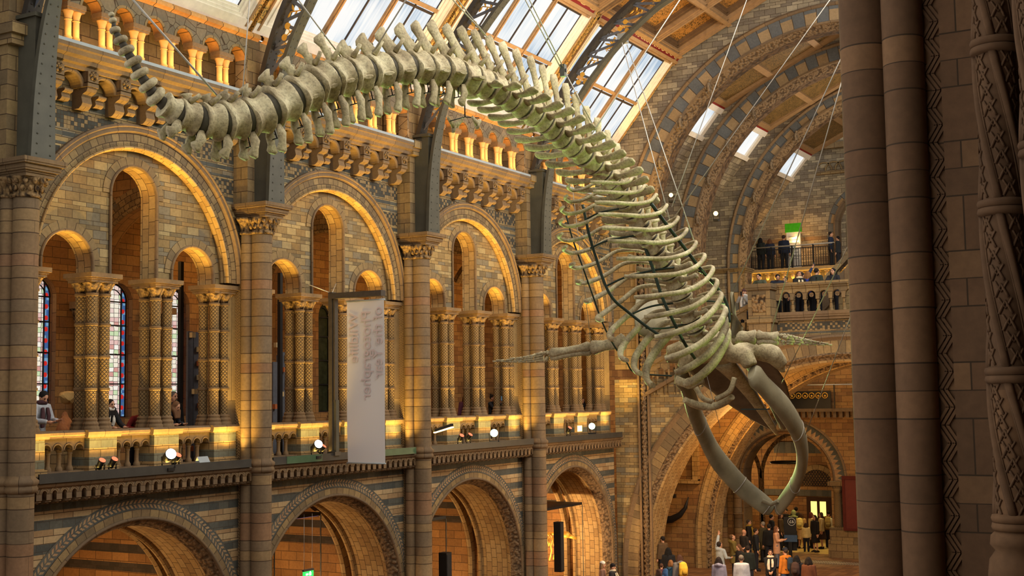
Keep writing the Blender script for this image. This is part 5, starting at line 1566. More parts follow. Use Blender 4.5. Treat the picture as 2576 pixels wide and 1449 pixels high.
# rostrum: two long dark palate plates and a paler keel
m = MB()
for s in (-1, 1):
    pts = []; fl = []
    for q in range(13):
        t = q/12; w = interp([(0, 1.1), (.3, 1.05), (.6, .82), (.85, .48), (1, .16)], t)
        pts.append(H(.35 + 3.9*t, s*(w*.5 + .03), .12 - .1*t + .1*math.sin(t*PI))); fl.append((w*.5, .07*(1 - .5*t)))
    m.tube(pts, [1.]*13, 10, flat=fl, up=[Lh + Nh*(-.35*s)]*13)
wb(m, 'rostrum_plate', M['rostrum'], skull)
m = MB(); pts = [H(.2 + 4.05*t, .0, -.12 - .02*t + .08*math.sin(t*PI)) for t in [q/12 for q in range(13)]]
m.tube(pts, [.3, .26, .22, .19, .17, .155, .14, .13, .12, .11, .1, .08, .05], 10, flat=(1., .55), up=[Lh]*13); wb(m, 'vomer_keel', M['bone'], skull)
m = MB(); m.bar(H(2.6, -.35, -.22), H(2.6, .35, -.22), .04, .03); wb(m, 'steel_strap', M['steel_green'], skull)
# lower jaws
def jaw(P, s):
    C = smooth_pts(P, 7); n = len(C); m = MB(); fl = []
    for j in range(n):
        t = j/(n - 1); a = interp([(0, .12), (.05, .2), (.12, .17), (.3, .2), (.6, .19), (.9, .16), (1., .09)], t)
        fl.append((a*1.5, a*.7))
    m.tube(C, [1.]*n, 14, flat=fl, up=[Nh]*n); j = wb(m, 'lower_jaw', M['jaw'])
    for f in (.42, .72, .93):
        q = int(f*(n-1)); d = (C[q+1] - C[q-1]).normalized(); m = MB()
        m.tube([C[q] - d*.012, C[q] + d*.012], [1., 1.], 14, flat=[(fl[q][0]*1.05, fl[q][1]*1.08)]*2, up=[Nh]*2); wb(m, 'wire_band', M['cable'], j)
    return C
jaw([(11.98, 10.35, .46), (12.14, 10.8, .12), (12.32, 11.5, -.35), (12.36, 12.4, -.95), (12.2, 13.1, -1.6), (11.8, 13.75, -2.2), (11.35, 14.1, -2.7), (11.18, 14.2, -2.9)], 1)
jaw([(10.12, 10.7, .5), (10.1, 11.2, .22), (9.93, 12.0, -.3), (9.85, 12.75, -.85), (9.95, 13.4, -1.55), (10.38, 13.85, -2.25), (10.85, 14.1, -2.7), (11.06, 14.2, -2.9)], -1)
m = MB(); m.tube([(10.9, 13.95, -2.62), (11.1, 14.02, -2.72), (11.3, 13.95, -2.62)], .05, 8); wb(m, 'chin_brace', M['jaw'])
# hyoid bones slung under the throat
m = MB(); m.tube(smooth_pts([(10.50, 10.11, -0.12), (10.70, 10.38, -0.25), (11.00, 10.52, -0.28), (11.30, 10.53, -0.17), (11.50, 10.42, -0.07)], 5), [.07]*3 + [.09]*14 + [.07]*4, 9); wb(m, 'hyoid_bone', M['bone'])
m = MB(); m.tube(smooth_pts([(10.80, 10.04, 0.14), (10.95, 10.06, -0.09), (11.10, 10.20, -0.17)], 5), .06, 8); m.tube(smooth_pts([(11.20, 10.18, -0.12), (11.50, 10.26, 0.05), (11.60, 10.33, 0.35)], 5), .06, 8); wb(m, 'hyoid_bone', M['bone'])
m = MB(); m.tube(smooth_pts([(10.20, 10.36, 0.33), (10.50, 10.32, 0.24), (10.80, 10.53, 0.32)], 5), [.1]*5 + [.13]*3 + [.1]*3, 9, flat=(1, .5)); wb(m, 'breast_bone', M['bone'])
# ------------------------------------------------------------------ cables
def cable(label, pts, r=.014):
    pts = [Vector(p) for p in pts]
    m = MB(); m.tube(pts, r, 6)
    o = m.build('suspension_cable', M['cable'], off=pts[-1]); o.location = pts[-1]
    tag(o, label, 'cable', 'cables holding the whale skeleton')
def ext(a, b, k):
    a = Vector(a); b = Vector(b); return a + (a - b)*k
for lab, A, B, k, r in [
    ('thick cable slanting down to the tail bones from the upper left corner', (7.60, -3.44, 5.83), (8.65, -2.69, 4.34), .3, .02),
    ('thin vertical cable ending in a white plate on the tail', (8.40, -1.84, 6.13), (8.78, -2.42, 4.44), .6, .012),
    ('cable crossing a green rib down to the first tall tail spines', (8.70, -1.04, 6.29), (9.15, -0.49, 5.39), .8, .016),
    ('dark cable rising to the right from the steel bar on the tail', (9.80, 0.34, 6.47), (9.30, 0.06, 5.56), .8, .016),
    ('cable reaching the neural spines beside the second skylight', (9.80, 1.78, 6.86), (9.85, 2.81, 6.46), .8, .014),
    ('second cable parallel to the one beside the second skylight', (9.90, 1.78, 6.84), (9.90, 2.76, 6.42), .8, .012),
    ('paired cable crossing the third skylight, left strand', (9.90, 4.18, 7.49), (10.10, 5.25, 6.33), .8, .014),
    ('paired cable crossing the third skylight, right strand', (10.00, 4.16, 7.47), (10.15, 5.26, 6.34), .8, .014),
    ('short cable below the pulley block in front of the third skylight', (10.15, 5.26, 6.31), (10.35, 6.21, 5.27), .0, .016),
    ('long pale rope crossing the coffered ceiling panels', (11.00, 9.18, 8.64), (10.30, 6.13, 5.22), .5, .018),
    ('left strand hanging from the grey block on the dark curved rib', (9.00, 10.48, 8.30), (10.90, 8.62, 3.61), .0, .014),
    ('right strand hanging from the grey block on the dark curved rib', (9.05, 10.64, 8.29), (11.30, 9.04, 3.13), .0, .014),
    ('cable from the dark ceiling down behind the first chancel arch', (11.60, 11.89, 9.27), (11.00, 8.45, 3.96), .4, .012),
    ('long cable running past three chancel arches to the ribcage', (14.00, 10.01, 8.23), (11.10, 8.24, 3.66), .2, .014),
    ('cable from the foreground pillar edge to the right shoulder blade', (14.50, 8.38, 6.19), (12.10, 8.97, 2.12), .2, .016),
    ('cable from the pillar edge to the start of the right flipper', (14.50, 8.38, 5.48), (12.75, 9.36, 1.18), .2, .014),
    ('cable passing behind the flipper tip towards the skull', (14.50, 8.66, 2.61), (12.20, 11.74, 0.21), .3, .012),
    ('lowest cable, ending at the right jawbone', (13.80, 11.10, 1.17), (12.30, 12.69, -1.26), .3, .012),
    ('thin cable holding up the left flipper beside the ribs', (8.60, 8.54, 4.63), (8.90, 8.72, 1.13), .1, .01),
    ('thin cable hanging through the throat bones', (10.90, 10.47, 0.41), (11.10, 10.69, -0.77), .0, .008)]:
    cable(lab, [ext(A, B, k), A, B], r*.8)
t = thing('pulley_block', (10.12, 5.26, 6.33), 'small steel pulley block on the paired cable before the third skylight', 'pulley')
m = MB(); m.box((-.05, -.05, -.12), (.05, .05, .12)); m.build('block', M['iron'], t); m = MB(); m.box((-.07, -.02, -.03), (.07, .02, .03)); m.build('axle', M['black'], t)
t = thing('winch_box', (3.25, 23.09, 12.34), 'pale grey steel box clamped to the dark curved rib', 'box')
m = MB(); m.box((-.16, -.13, -.16), (.16, .13, .16)); m.build('case', M['led_case'], t); m = MB()
for k in range(4): m.ball((.17, -.05 + .1*(k % 2), -.05 + .1*(k//2)), .025, 6, 4)
m.build('bolts', M['black'], t)

# ------------------------------------------------------------------ lamps on the ledge
def lamp(label, loc, aim, r, lens, ln=.3, body='black'):
    loc = Vector(loc); t = thing('spotlight', loc, label, 'spotlight', 'spotlights on the gallery ledge')
    d = (Vector(aim) - loc).normalized(); up = Vector((0, 0, 1))
    m = MB(); m.tube([-d*ln*.5, -d*ln*.45, -d*ln*.1, d*ln*.35, d*ln*.5], [r*.6, r*.8, r*.85, r, r], 16, cap=True); m.build('housing', M[body], t)
    m = MB(); m.tube([d*ln*.5, d*(ln*.5 + .012)], r*.92, 18); m.build('lens', M[lens], t)
    m = MB(); side = d.cross(up).normalized()
    for s in (-1, 1): m.bar(side*s*(r + .03), side*s*(r + .03)*.9 - up*(r + .12), .03, .02)
    m.bar(side*(r + .03) - up*(r + .12), -side*(r + .03) - up*(r + .12), .05, .03); m.box((-.1, -.1, -r - .2), (.1, .1, -r - .13)); m.build('yoke', M['black'], t)
    for k in range(4):
        a = PI/2*k; m = MB(); e1 = side; e2 = d.cross(side)
        c_ = d*(ln*.55) + e1*(r*1.1*math.cos(a)) + e2*(r*1.1*math.sin(a)); m.obox(c_, e1*(.01 + r*.45*abs(math.sin(a))), e2*(.01 + r*.45*abs(math.cos(a))), d*.012) if False else None
    return t
WC = (10.5, 8., 3.)
lamp('small red gelled spotlight, first of the pair below the leaning woman', (0.45, 2.55, -1.29), (6, 2, 6), .075, 'lamp_red', .22)
lamp('small red gelled spotlight, second of the pair below the leaning woman', (0.45, 2.88, -1.28), (6, 3, 6), .075, 'lamp_red', .22)
lamp('large bright white spotlight on the ledge of the stained glass bay', (0.50, 4.45, -1.21), (16, -3, 5), .125, 'lamp_white', .34)
lamp('red gelled spotlight tucked behind the large white one', (0.40, 4.77, -1.29), (6, 5, 6), .085, 'lamp_red', .24)
lamp('bright white spotlight left of the banner pole', (0.50, 9.64, -1.20), (16, 2, 6), .115, 'lamp_white', .32)
lamp('red gelled spotlight half hidden left of the banner pole', (0.40, 9.98, -1.29), (6, 12, 6), .08, 'lamp_red', .22)
lamp('small spotlight in the third bay, left of its pair', (0.45, 16.68, -1.24), (6, 15, 6), .08, 'lamp_red', .22)
lamp('small spotlight in the third bay, right of its pair', (0.45, 17.16, -1.23), (6, 17, 6), .08, 'lamp_red', .22)
lamp('round green white spotlight below the girl with the phone', (0.45, 18.70, -1.16), (18, -10, 4), .13, 'lamp_green', .2)
lamp('small black spotlight beside the warm floodlight in the last bay', (0.45, 23.86, -1.21), (6, 23, 6), .08, 'lamp_red', .22)
lamp('round green white spotlight nearest the end wall', (0.45, 25.73, -1.13), (18, -8, 4), .125, 'lamp_green', .2)
lamp('gold lamp on a bracket at the foot of the first chancel arch', (2.20, 29.66, 7.79), (5, 10, 8), .09, 'lamp_warm', .24)
lamp('gold lamp on the pier between the first two chancel arches', (3.29, 31.60, 7.20), (8, 10, 7), .1, 'lamp_warm', .26)
t = thing('floodlight', (0.45, 5.60, -1.44), 'flat pale grey floodlight lying on the ledge near the second pier', 'floodlight')
m = MB(); m.obox((0, 0, .02), (.03, 0, .05), (0, .17, 0), (-.06, 0, .1)); m.build('case', M['led_case'], t); m = MB(); m.box((-.05, -.1, -.1), (.05, .1, -.05)); m.build('foot', M['black'], t)
t = thing('floodlight', (0.50, 24.54, -1.17), 'square warm floodlight glowing beside the end wall', 'floodlight')
m = MB(); m.obox((0, 0, 0), (.05, 0, .0), (0, .2, 0), (-.0, 0, .13)); m.build('case', M['terracotta'], t); m = MB(); m.box((.05, -.17, -.1), (.06, .17, .1)); m.build('lens', M['lamp_warm'], t)
t = thing('tube_light', (0.50, 15.54, -0.91), 'short tube light glowing downward at the left of the third bay', 'lamp')
m = MB(); m.bar((-.1, -.25, -.06), (.2, .3, .1), .14, .07); m.build('case', M['black'], t); m = MB(); m.bar((-.08, -.25, -.12), (.22, .3, .03), .12, .03); m.build('lens', M['lamp_warm'], t)
t = thing('wall_uplight', (0.03, 46.60, 8.84), 'small bright uplight glowing on the far wall behind the iron railing', 'lamp')
m = MB(); m.tube([(0, 0, -.08), (0, 0, .05)], [.05, .1], 12); m.build('cup', M['black'], t); m = MB(); m.tube([(0, 0, .05), (0, 0, .06)], .09, 12); m.build('lens', M['lamp_warm'], t)

# ------------------------------------------------------------------ banner
BY = 10.4
t = thing('banner_stand', (.48, BY, -1.47), 'tall dark gallows shaped steel stand carrying the white banner', 'stand')
m = MB(); m.box((-.1, -.09, 0), (.02, .09, 4.3)); m.box((.05, -.07, 1.4), (.1, .07, 4.18)); m.box((-.12, -.12, 0), (.14, .12, .1)); m.build('post', plainm('brown painted steel', srgb(74,66,56), .45), t)
m = MB(); m.box((-.1, -.1, 4.12), (1.62, .1, 4.27)); m.build('arm', plainm('brown painted steel arm', srgb(70,62,54), .45), t)
m = MB(); m.box((.02, -.05, .0), (.12, .08, 1.45)); m.build('counterweight_box', M['iron'], t)
for q in ((-.44, -.5, 4.5), (-.3, .5, 4.58)): m = MB(); m.tube([(-.05, 0, 4.27), q], .012, 5); m.build('stay_wire', M['cable'], t)
t = thing('banner', (1.53, BY, .45), 'tall white fabric banner with faint mirrored pink lettering', 'banner')
m = MB(); rows = []
for k in range(25):
    z = -2.1 + 4.2*k/24
    rows.append([(x, .012*math.sin(3*x + z) + .01*math.sin(z*2), z) for x in [(-.6 + 1.2*q/12) for q in range(13)]])
m.grid(rows, lambda a, b: (b*.1, a*.17)); m2 = [[(x, y + .004, z) for x, y, z in r] for r in rows]; m.grid(m2, lambda a, b: (b*.1, a*.17))
cloth = m.build('cloth', M['banner'], t)
m = MB(); m.tube([(-.62, 0, 2.11), (.62, 0, 2.11)], .022, 8); m.tube([(-.62, 0, -2.11), (.62, 0, -2.11)], .02, 8); m.build('batten', M['led_case'], t)
m = MB(); m.tube([(-.5, 0, 2.12), (-.5, 0, 2.25)], .006, 4); m.tube([(.52, 0, 2.12), (.52, 0, 2.25)], .006, 4); m.build('hanger', M['cable'], t)
for txt, xo, zc, ln in (('Wildlife', -.36, 1.15, 1.3), ('Photographer', .04, .68, 2.3), ('of the Year', .42, 1.0, 1.85)):
    o, dx = text_mesh(txt, .36, .002, M['banner_text'])
    # read from behind: mirrored, turned a quarter so that it runs downwards
    R = Matrix(((0, -1, 0), (0, 0, 1), (-1, 0, 0))).to_4x4()
    k = ln/max(dx, .1)
    o.parent = cloth; o.matrix_local = Matrix.Translation((xo, -.026, zc)) @ R @ Matrix.Diagonal((k, k*1.05, 1, 1))

# ------------------------------------------------------------------ exhibits
t = thing('speaker_column', (0.35, 15.92, -4.96), 'tall black speaker column in front of the third ground arch', 'speaker')
m = MB(); m.box((-.14, -.14, -1.2), (.14, .14, .36)); m.build('cabinet', M['black'], t); m = MB(); m.box((.14, -.12, -1.1), (.15, .12, .3)); m.build('grille', plainm('dark grille', srgb(40,38,38)), t)
t = thing('speaker_column', (0.45, 22.99, -5.19), 'tall black speaker column in front of the fourth ground arch', 'speaker')
m = MB(); m.box((-.13, -.13, -.85), (.13, .13, .85)); m.build('cabinet', M['black'], t); m = MB(); m.box((.13, -.11, -.8), (.14, .11, .8)); m.build('grille', plainm('dark grille cloth', srgb(40,38,38)), t)
def showcase(label, cx, cy, z, w, d, gold=True, bar=None):
    t = thing('showcase', (cx, cy, z), label, 'showcase')
    m = MB(); m.box((-w, -d, -.09), (w, d, 0)); m.build('canopy', M['black'], t)
    m = MB(); m.box((-w + .05, -d + .05, -.1), (w - .05, d - .05, -.09)); m.build('light_panel', bar or plainm('warm canopy underside', srgb(190,160,110)), t)
    m = MB()
    for sx in (-1, 1):
        for sy in (-1, 1): m.box((sx*w - .012, sy*d - .012, -4.2), (sx*w + .012, sy*d + .012, -.09))
    m.build('post', M['iron'], t)
    return t
showcase('glass showcase with a dark flat canopy under the fourth ground arch', -1.9, 25.4, -4.0, 1.3, 1.5)
showcase('glass showcase with a thin dark canopy under the third ground arch', -1.9, 16.6, -3.7, 1.2, 1.0)
showcase('glass showcase with a violet lit canopy under the second ground arch', -2.6, 11.6, -3.2, .9, 1.0, bar=glow('violet light', srgb(170,150,220), .5))
t = thing('animal_skeleton', (-1.6, 25.4, -5.4), 'small golden animal skeleton in the showcase under the fourth arch', 'skeleton')
gm = M['gilt']
m = MB(); m.ball((.9, .3, .3), (.2, .16, .13), 10, 6); m.tube([(1.0, .35, .27), (1.25, .5, .16)], [.09, .05], 8); m.build('skull', gm, t)
m = MB(); m.tube([(.85, .25, .3), (.5, .1, .35), (-.1, 0, .3), (-.8, -.1, .0)], [.05, .06, .06, .03], 7); m.build('spine', gm, t)
m = MB()
for k in range(6): a = -.1 + k*.1; m.tube([(a, .05, .32), (a, .22, .15), (a, .12, -.1)], .015, 5); m.tube([(a, -.0, .32), (a, -.2, .15), (a, -.1, -.1)], .015, 5)
m.build('rib_set', gm, t)
m = MB()
for a in (.45, -.2):
    for s in (-1, 1): m.tube([(a, s*.12, .2), (a + .1, s*.15, -.25), (a, s*.15, -.6)], [.04, .03, .025], 6)
m.build('leg_bones', gm, t)
t = thing('exit_sign', (-0.40, 10.43, -4.61), 'green lit hanging exit sign at the bottom of the second arch', 'sign')
m = MB(); m.box((-.02, -.2, -.11), (.02, .2, .1)); m.build('panel', M['exit_green'], t)
m = MB(); m.box((-.03, -.21, .1), (.03, .21, .15)); m.build('top_rail', M['iron'], t)
m = MB(); m.box((.02, .02, -.02), (.026, .1, .06)); m.bar((.023, -.12, 0.02), (.023, -.02, .02), .05, .006, up=(1, 0, 0)); m.ball((.022, .06, .075), .018, 6, 4); m.build('pictogram', M['white_pict'], t)
for k, (a, lab) in enumerate(((-.17, ''), (.17, ''))):
    m = MB(); m.tube([(0, a, .15), (0, a, 1.6)], .007, 5); m.build('wire', M['cable'], t)
# minerals in the gallery
M['rock'] = rough('golden ochre rock', srgb(176,140,84), .8, 0, .4, 3, .8)
M['rock2'] = rough('orange brown rock', srgb(160,98,56), .7, 0, .5, 4, .8)
def rock(label, loc, r, mat, seed):
    rr = random.Random(seed); bm = bmesh.new(); bmesh.ops.create_icosphere(bm, subdivisions=3, radius=1)
    dirs = [Vector((rr.gauss(0,1), rr.gauss(0,1), rr.gauss(0,1))).normalized() for _ in range(14)]; hh = [rr.uniform(.62, .95) for _ in dirs]
    for v in bm.verts:
        k = min((h/max(1e-3, v.co.normalized().dot(d)) for d, h in zip(dirs, hh) if v.co.normalized().dot(d) > .2), default=1)
        v.co = v.co.normalized()*min(1, k); v.co.x *= r[0]; v.co.y *= r[1]; v.co.z *= r[2]
    me = bpy.data.meshes.new('rock'); bm.to_mesh(me); bm.free(); me.materials.append(mat)
    o = bpy.data.objects.new('rock_specimen', me); COL.objects.link(o); o.location = loc; return tag(o, label, 'rock')
t = thing('display_plinth', (-1.95, 3.72, GZ), 'square display plinth holding rock specimens behind the man in the grey coat', 'plinth')
m = MB(); m.box((-.42, -.42, 0), (.42, .42, .5)); m.build('base', M['ped'], t); m = MB(); m.box((-.45, -.45, .5), (.45, .45, .55)); m.build('top', M['wood'], t)
rock('rough golden rock lump topmost on the display plinth', (-1.9, 3.72, .12), (.22, .26, .17), M['rock'], 4)
rock('tall orange veined rock slab standing on the display plinth', (-1.95, 3.66, -.58), (.2, .24, .42), M['rock2'], 9)
def stand(label, loc, seed, h=2.6):
    t = thing('specimen_stand', loc, label, 'display stand', 'mineral display stands in the gallery'); rr = random.Random(seed)
    gl = plainm('slate grey display slab', srgb(96,98,106)); pl = plainm('pale specimen', srgb(200,176,130)); pk = plainm('rusty specimen', srgb(182,104,60))
    for k in range(3):
        m = MB(); hh = h*(.5 + .5*rr.random()); m.box((-.03, -.28 + k*.2, 0), (.03, -.1 + k*.2, hh)); m.build('slab', gl, t)
    for k in range(9):
        m = MB(); y = rr.uniform(-.28, .3); z = .3 + k*h/9.5; m.box((.04, y - .06, z), (.14, y + .06, z + .13)); m.build('specimen', (pl, pk)[k % 3 == 0], t)
    m = MB(); m.box((-.3, -.35, -.02), (.3, .42, .08)); m.build('base', M['black'], t)
stand('stand of slabs and pale mineral blocks behind the stained glass bay right arch', (-1.9, 7.75, GZ), 2, 3.4)
stand('stand of slabs and mineral blocks behind the banner bay left arch', (-1.8, 10.9, GZ), 5, 3.2)
t = thing('dark_post', (-1.4, 6.72, GZ), 'thin black display frame post behind the right arch of the leftmost bay', 'post')
m = MB(); m.box((-.05, -.05, 0), (.05, .05, 5.)); m.build('upright', M['black'], t)
t = thing('dark_post', (-1.3, 10.35, GZ), 'thin black display frame post just right of the second pier', 'post')
m = MB(); m.box((-.05, -.05, 0), (.05, .05, 5.)); m.build('upright', M['black'], t)
# donation sign on the hall floor
t = thing('donation_sign', (3.60, 38.72, -7.20), 'black donation board with a ringed price above a blue lectern panel', 'sign')
t.rotation_euler = (0, 0, math.radians(16))
m = MB(); m.box((-.24, -.04, .3), (.3, .04, 1.75)); m.box((.0, -.03, 0), (.08, .03, .3)); m.build('board', M['black'], t)
o, dx = text_mesh('\u00a36', .2, .004, plainm('white print', srgb(220,220,215))); o.parent = t; o.location = (.1, -.06, 1.55); o.rotation_euler = (PI/2, 0, 0)
m = MB(); m.tube([(.1 + .16*math.cos(2*PI*k/20), -.055, 1.55 + .16*math.sin(2*PI*k/20)) for k in range(21)], .01, 5); m.build('ring_mark', plainm('white ring', srgb(220,220,215)), t)
m = MB(); m.obox((.05, -.35, .85), (.28, 0, 0), (0, .05, .14), (0, -.02, .01)); m.build('lectern_panel', plainm('blue lectern', srgb(58,78,104)), t)
m = MB(); m.box((-.05, -.4, 0), (.1, -.3, .75)); m.build('lectern_leg', M['black'], t)
t = thing('pale_panel', (0.50, 40.88, -7.20), 'pale upright information panel below the dark bust by the wall shafts', 'sign')
m = MB(); m.box((-.22, -.05, .9), (.22, .05, 2.0)); m.box((-.12, -.03, 0), (.12, .03, .9)); m.build('panel', plainm('pale yellow board', srgb(196,170,110)), t)
m = MB(); m.box((-.2, -.1, .85), (.25, .1, .93)); m.build('shelf', M['black'], t)
t = thing('bust', Vector((0.50, 40.88, -7.20)) + Vector((0, .1, 2.0)), 'dark bronze bust standing above the pale information panel', 'bust')
m = MB(); m.ball((0, 0, .45), (.12, .13, .16), 10, 7); m.tube([(0, 0, .3), (0, 0, .1), (0, 0, 0)], [.08, .2, .22], 10, flat=(1, .7)); m.build('figure', M['black'], t)
# ------------------------------------------------------------------ people
DG = None
def remeshed(mb, vox, smooth=2):
    # weld overlapping tapered tubes into one continuous skin, returned as vertex/face lists
    me = bpy.data.meshes.new('tmp'); me.from_pydata([tuple(v) for v in mb.v], [], mb.f); me.update()
    o = bpy.data.objects.new('tmp', me); COL.objects.link(o)
    md = o.modifiers.new('r', 'REMESH'); md.mode = 'VOXEL'; md.voxel_size = vox
    ms = o.modifiers.new('s', 'SMOOTH'); ms.iterations = smooth
    bpy.context.view_layer.update()
    ev = o.evaluated_get(bpy.context.evaluated_depsgraph_get()); em = ev.to_mesh()
    out = MB(); out.v = [tuple(v.co) for v in em.vertices]; out.f = [tuple(p.vertices) for p in em.polygons]
    n = len(out.f); out.uv = [None]*n; out.sm = [True]*n; out.mi = [0]*n
    ev.to_mesh_clear(); bpy.data.objects.remove(o); bpy.data.meshes.remove(me)
    return out
CLO = {}
def cloth(c):
    k = tuple(c)
    if k not in CLO: CLO[k] = plainm('cloth %d' % len(CLO), srgb(*c), .85)
    return CLO[k]
def ik(a, b, l1, l2, pole):
    a = Vector(a); b = Vector(b); d = b - a; L = min(d.length, (l1 + l2)*.999); d.normalize(); b = a + d*L
    x = (l1*l1 - l2*l2 + L*L)/(2*L); h = math.sqrt(max(0, l1*l1 - x*x))
    p = Vector(pole); p -= d*p.dot(d); p.normalize()
    return a + d*x + p*h, b
def person(label, loc, rz, H=1.7, coat=(40,40,44), legs=(36,36,42), hair=(38,28,22), style='short', bend=0., head=0., tilt=0., hands=None, skin='skin', coatlen=.8, scarf=None, hat=None, hood=None, vox=.024, group='visitors', skirt=None, facerz=0., detail=False, mask=False):
    loc = Vector(loc); k = H/1.7
    t = thing('person', loc, label, 'person', None, rz)
    hip = Vector((0, 0, .93))
    Rb = Matrix.Rotation(-bend, 3, 'X')
    def U(x, y, z): return (hip + Rb @ (Vector((x, y, z)) - hip))*k     # upper body
    def Lw(x, y, z): return Vector((x, y, z))*k
    hands = hands or {}
    hl = Vector(hands.get('L', (-.25, .06, .82))); hr = Vector(hands.get('R', (.25, .06, .82)))
    fix = hands.get('world', False)
    W = (lambda v: v*k) if fix else (lambda v: U(*v))
    arms = []
    for s, h in ((-1, hl), (1, hr)):
        sh = U(s*.18, 0, 1.40); e, w = ik(sh, W(h), .30*k, .27*k, Rb @ Vector((s*.5, -1, -.3)))
        arms.append((s, sh, e, w))
    neck = U(0, -.01, 1.46); Rh = Matrix.Rotation(-head - bend, 3, 'X') @ Matrix.Rotation(facerz, 3, 'Z') @ Matrix.Rotation(tilt, 3, 'Y')
    hc = neck + (Matrix.Rotation(-bend - head*.5, 3, 'X') @ Vector((0, .03, .13)))*k
    def Hd(x, y, z): return hc + (Rh @ Vector((x, y, z)))*k
    # continuous body
    b = MB()
    b.tube([Hd(0, -.01, .115), Hd(0, -.015, .09), Hd(0, -.005, .03), Hd(0, .01, -.04), Hd(0, .025, -.085), Hd(0, .03, -.115)], [.03*k, .068*k, .088*k, .08*k, .062*k, .035*k], 12, flat=(1, .88), up=[Rh @ Vector((0, 1, 0))]*6)
    b.tube([Hd(0, .085, .02), Hd(0, .105, -.03)], [.012*k, .02*k], 6)
    for s in (-1, 1): b.ball(tuple(Hd(s*.078, -.01, -.01)), .024*k, 6, 4)
    b.tube([Hd(0, -.01, -.05), neck, U(0, -.01, 1.40)], [.055*k, .055*k, .07*k], 8)
    b.tube([U(0, 0, 1.42), U(0, 0, 1.3), U(0, 0, 1.1), U(0, 0, .92)], [.1*k, .15*k, .13*k, .14*k], 10, flat=(.72, 1.05), up=(0, 1, 0))
    for s, sh, e, w in arms:
        d = (w - e).normalized()
        b.tube([sh, (sh + e)/2, e, (e + w)/2, w], [.055*k, .05*k, .042*k, .04*k, .028*k], 8)
        b.tube([w, w + d*.05*k, w + d*.09*k], [.028*k, .04*k, .036*k], 8)
    for s in (-1, 1): b.tube([Lw(s*.09, 0, .93), Lw(s*.1, .01, .5), Lw(s*.1, -.01, .08)], [.085*k, .055*k, .04*k], 8)
    B = remeshed(b, vox*.8)
    # fingers: four of unequal length, bent, and a thumb off the side of the palm
    for s, sh, e, w in arms:
        d = (w - e).normalized(); x = d.cross(Vector((0, 0, 1)) if abs(d.z) < .9 else Vector((0, 1, 0))).normalized(); y = x.cross(d)
        for f, ln in zip((-1.5, -.5, .5, 1.5), (.062, .075, .07, .055)):
            p0 = w + d*.085*k + x*f*.018*k; p1 = p0 + d*ln*.5*k + y*.012*k; p2 = p1 + d*ln*.4*k + y*.03*k
            B.tube([p0 - d*.02*k, p1, p2], [.0095*k, .009*k, .007*k], 5)
        p0 = w + d*.03*k - x*s*.03*k; B.tube([p0, p0 + d*.03*k - x*s*.028*k + y*.01*k, p0 + d*.06*k - x*s*.03*k + y*.025*k], [.012*k, .011*k, .009*k], 5)
    n0 = len(B.f)
    for s in (-1, 1):
        B.ball(tuple(Hd(s*.033, .079, .012)), .0125*k, 6, 4); B.tube([Hd(s*.015, .088, .034), Hd(s*.05, .078, .034)], .006*k, 5)
    B.tube([Hd(-.025, .089, -.064), Hd(.025, .089, -.064)], .007*k, 5)
    for q in range(n0, len(B.f)): B.mi[q] = 1
    body = B.build('body', [M[skin], cloth((60,36,30))], t, weld=False)
    # clothing
    def garment(mb, name, c): return remeshed(mb, vox).build(name, cloth(c), t, weld=False)
    c = MB(); lo = .93 - (coatlen - .7)
    c.tube([U(0, -.0, 1.47), U(0, 0, 1.42), U(0, 0, 1.28), U(0, 0, 1.1), U(0, 0, .95)], [.075*k, .17*k, .19*k, .175*k, .18*k], 12, flat=(.72, 1.1), up=[Rb @ Vector((0, 1, 0))]*5)
    c.tube([U(0, 0, 1.0), Lw(0, 0, .93), Lw(0, 0, lo)], [.175*k, .185*k, .2*k], 12, flat=(.76, 1.05), up=(0, 1, 0))
    for s, sh, e, w in arms:
        c.tube([sh - Vector((s*.05, 0, 0))*k, sh, (sh + e)/2, e, (e + w)/2, w - (w - e)*.04], [.07*k, .08*k, .072*k, .064*k, .06*k, .048*k], 9)
    if hood: c.tube([U(-.12, -.06, 1.42), U(0, -.13, 1.45), U(.12, -.06, 1.42)], [.06*k, .08*k, .06*k], 8)
    garment(c, 'coat', coat)
    if hood == 'up':
        c = MB(); c.ball(tuple(Hd(0, -.03, .01)), (.12*k, .12*k, .15*k), 10, 7); garment(c, 'hood', coat)
    c = MB()
    if skirt: c.tube([Lw(0, 0, .95), Lw(0, 0, .7), Lw(0, 0, .45)], [.16*k, .2*k, .24*k], 12, flat=(.8, 1)); garment(c, 'skirt', skirt)
    else:
        for s in (-1, 1): c.tube([Lw(s*.085, 0, .97), Lw(s*.1, .01, .7), Lw(s*.105, .012, .5), Lw(s*.11, 0, .06)], [.11*k, .095*k, .078*k, .068*k], 9)
        garment(c, 'trousers', legs)
    for s in (-1, 1):
        c = MB(); c.tube([Lw(s*.11, -.09, .05), Lw(s*.11, .02, .06), Lw(s*.115, .13, .035), Lw(s*.115, .17, .03)], [.045*k, .055*k, .042*k, .025*k], 8); c.build('shoe', cloth((34,30,30)), t)
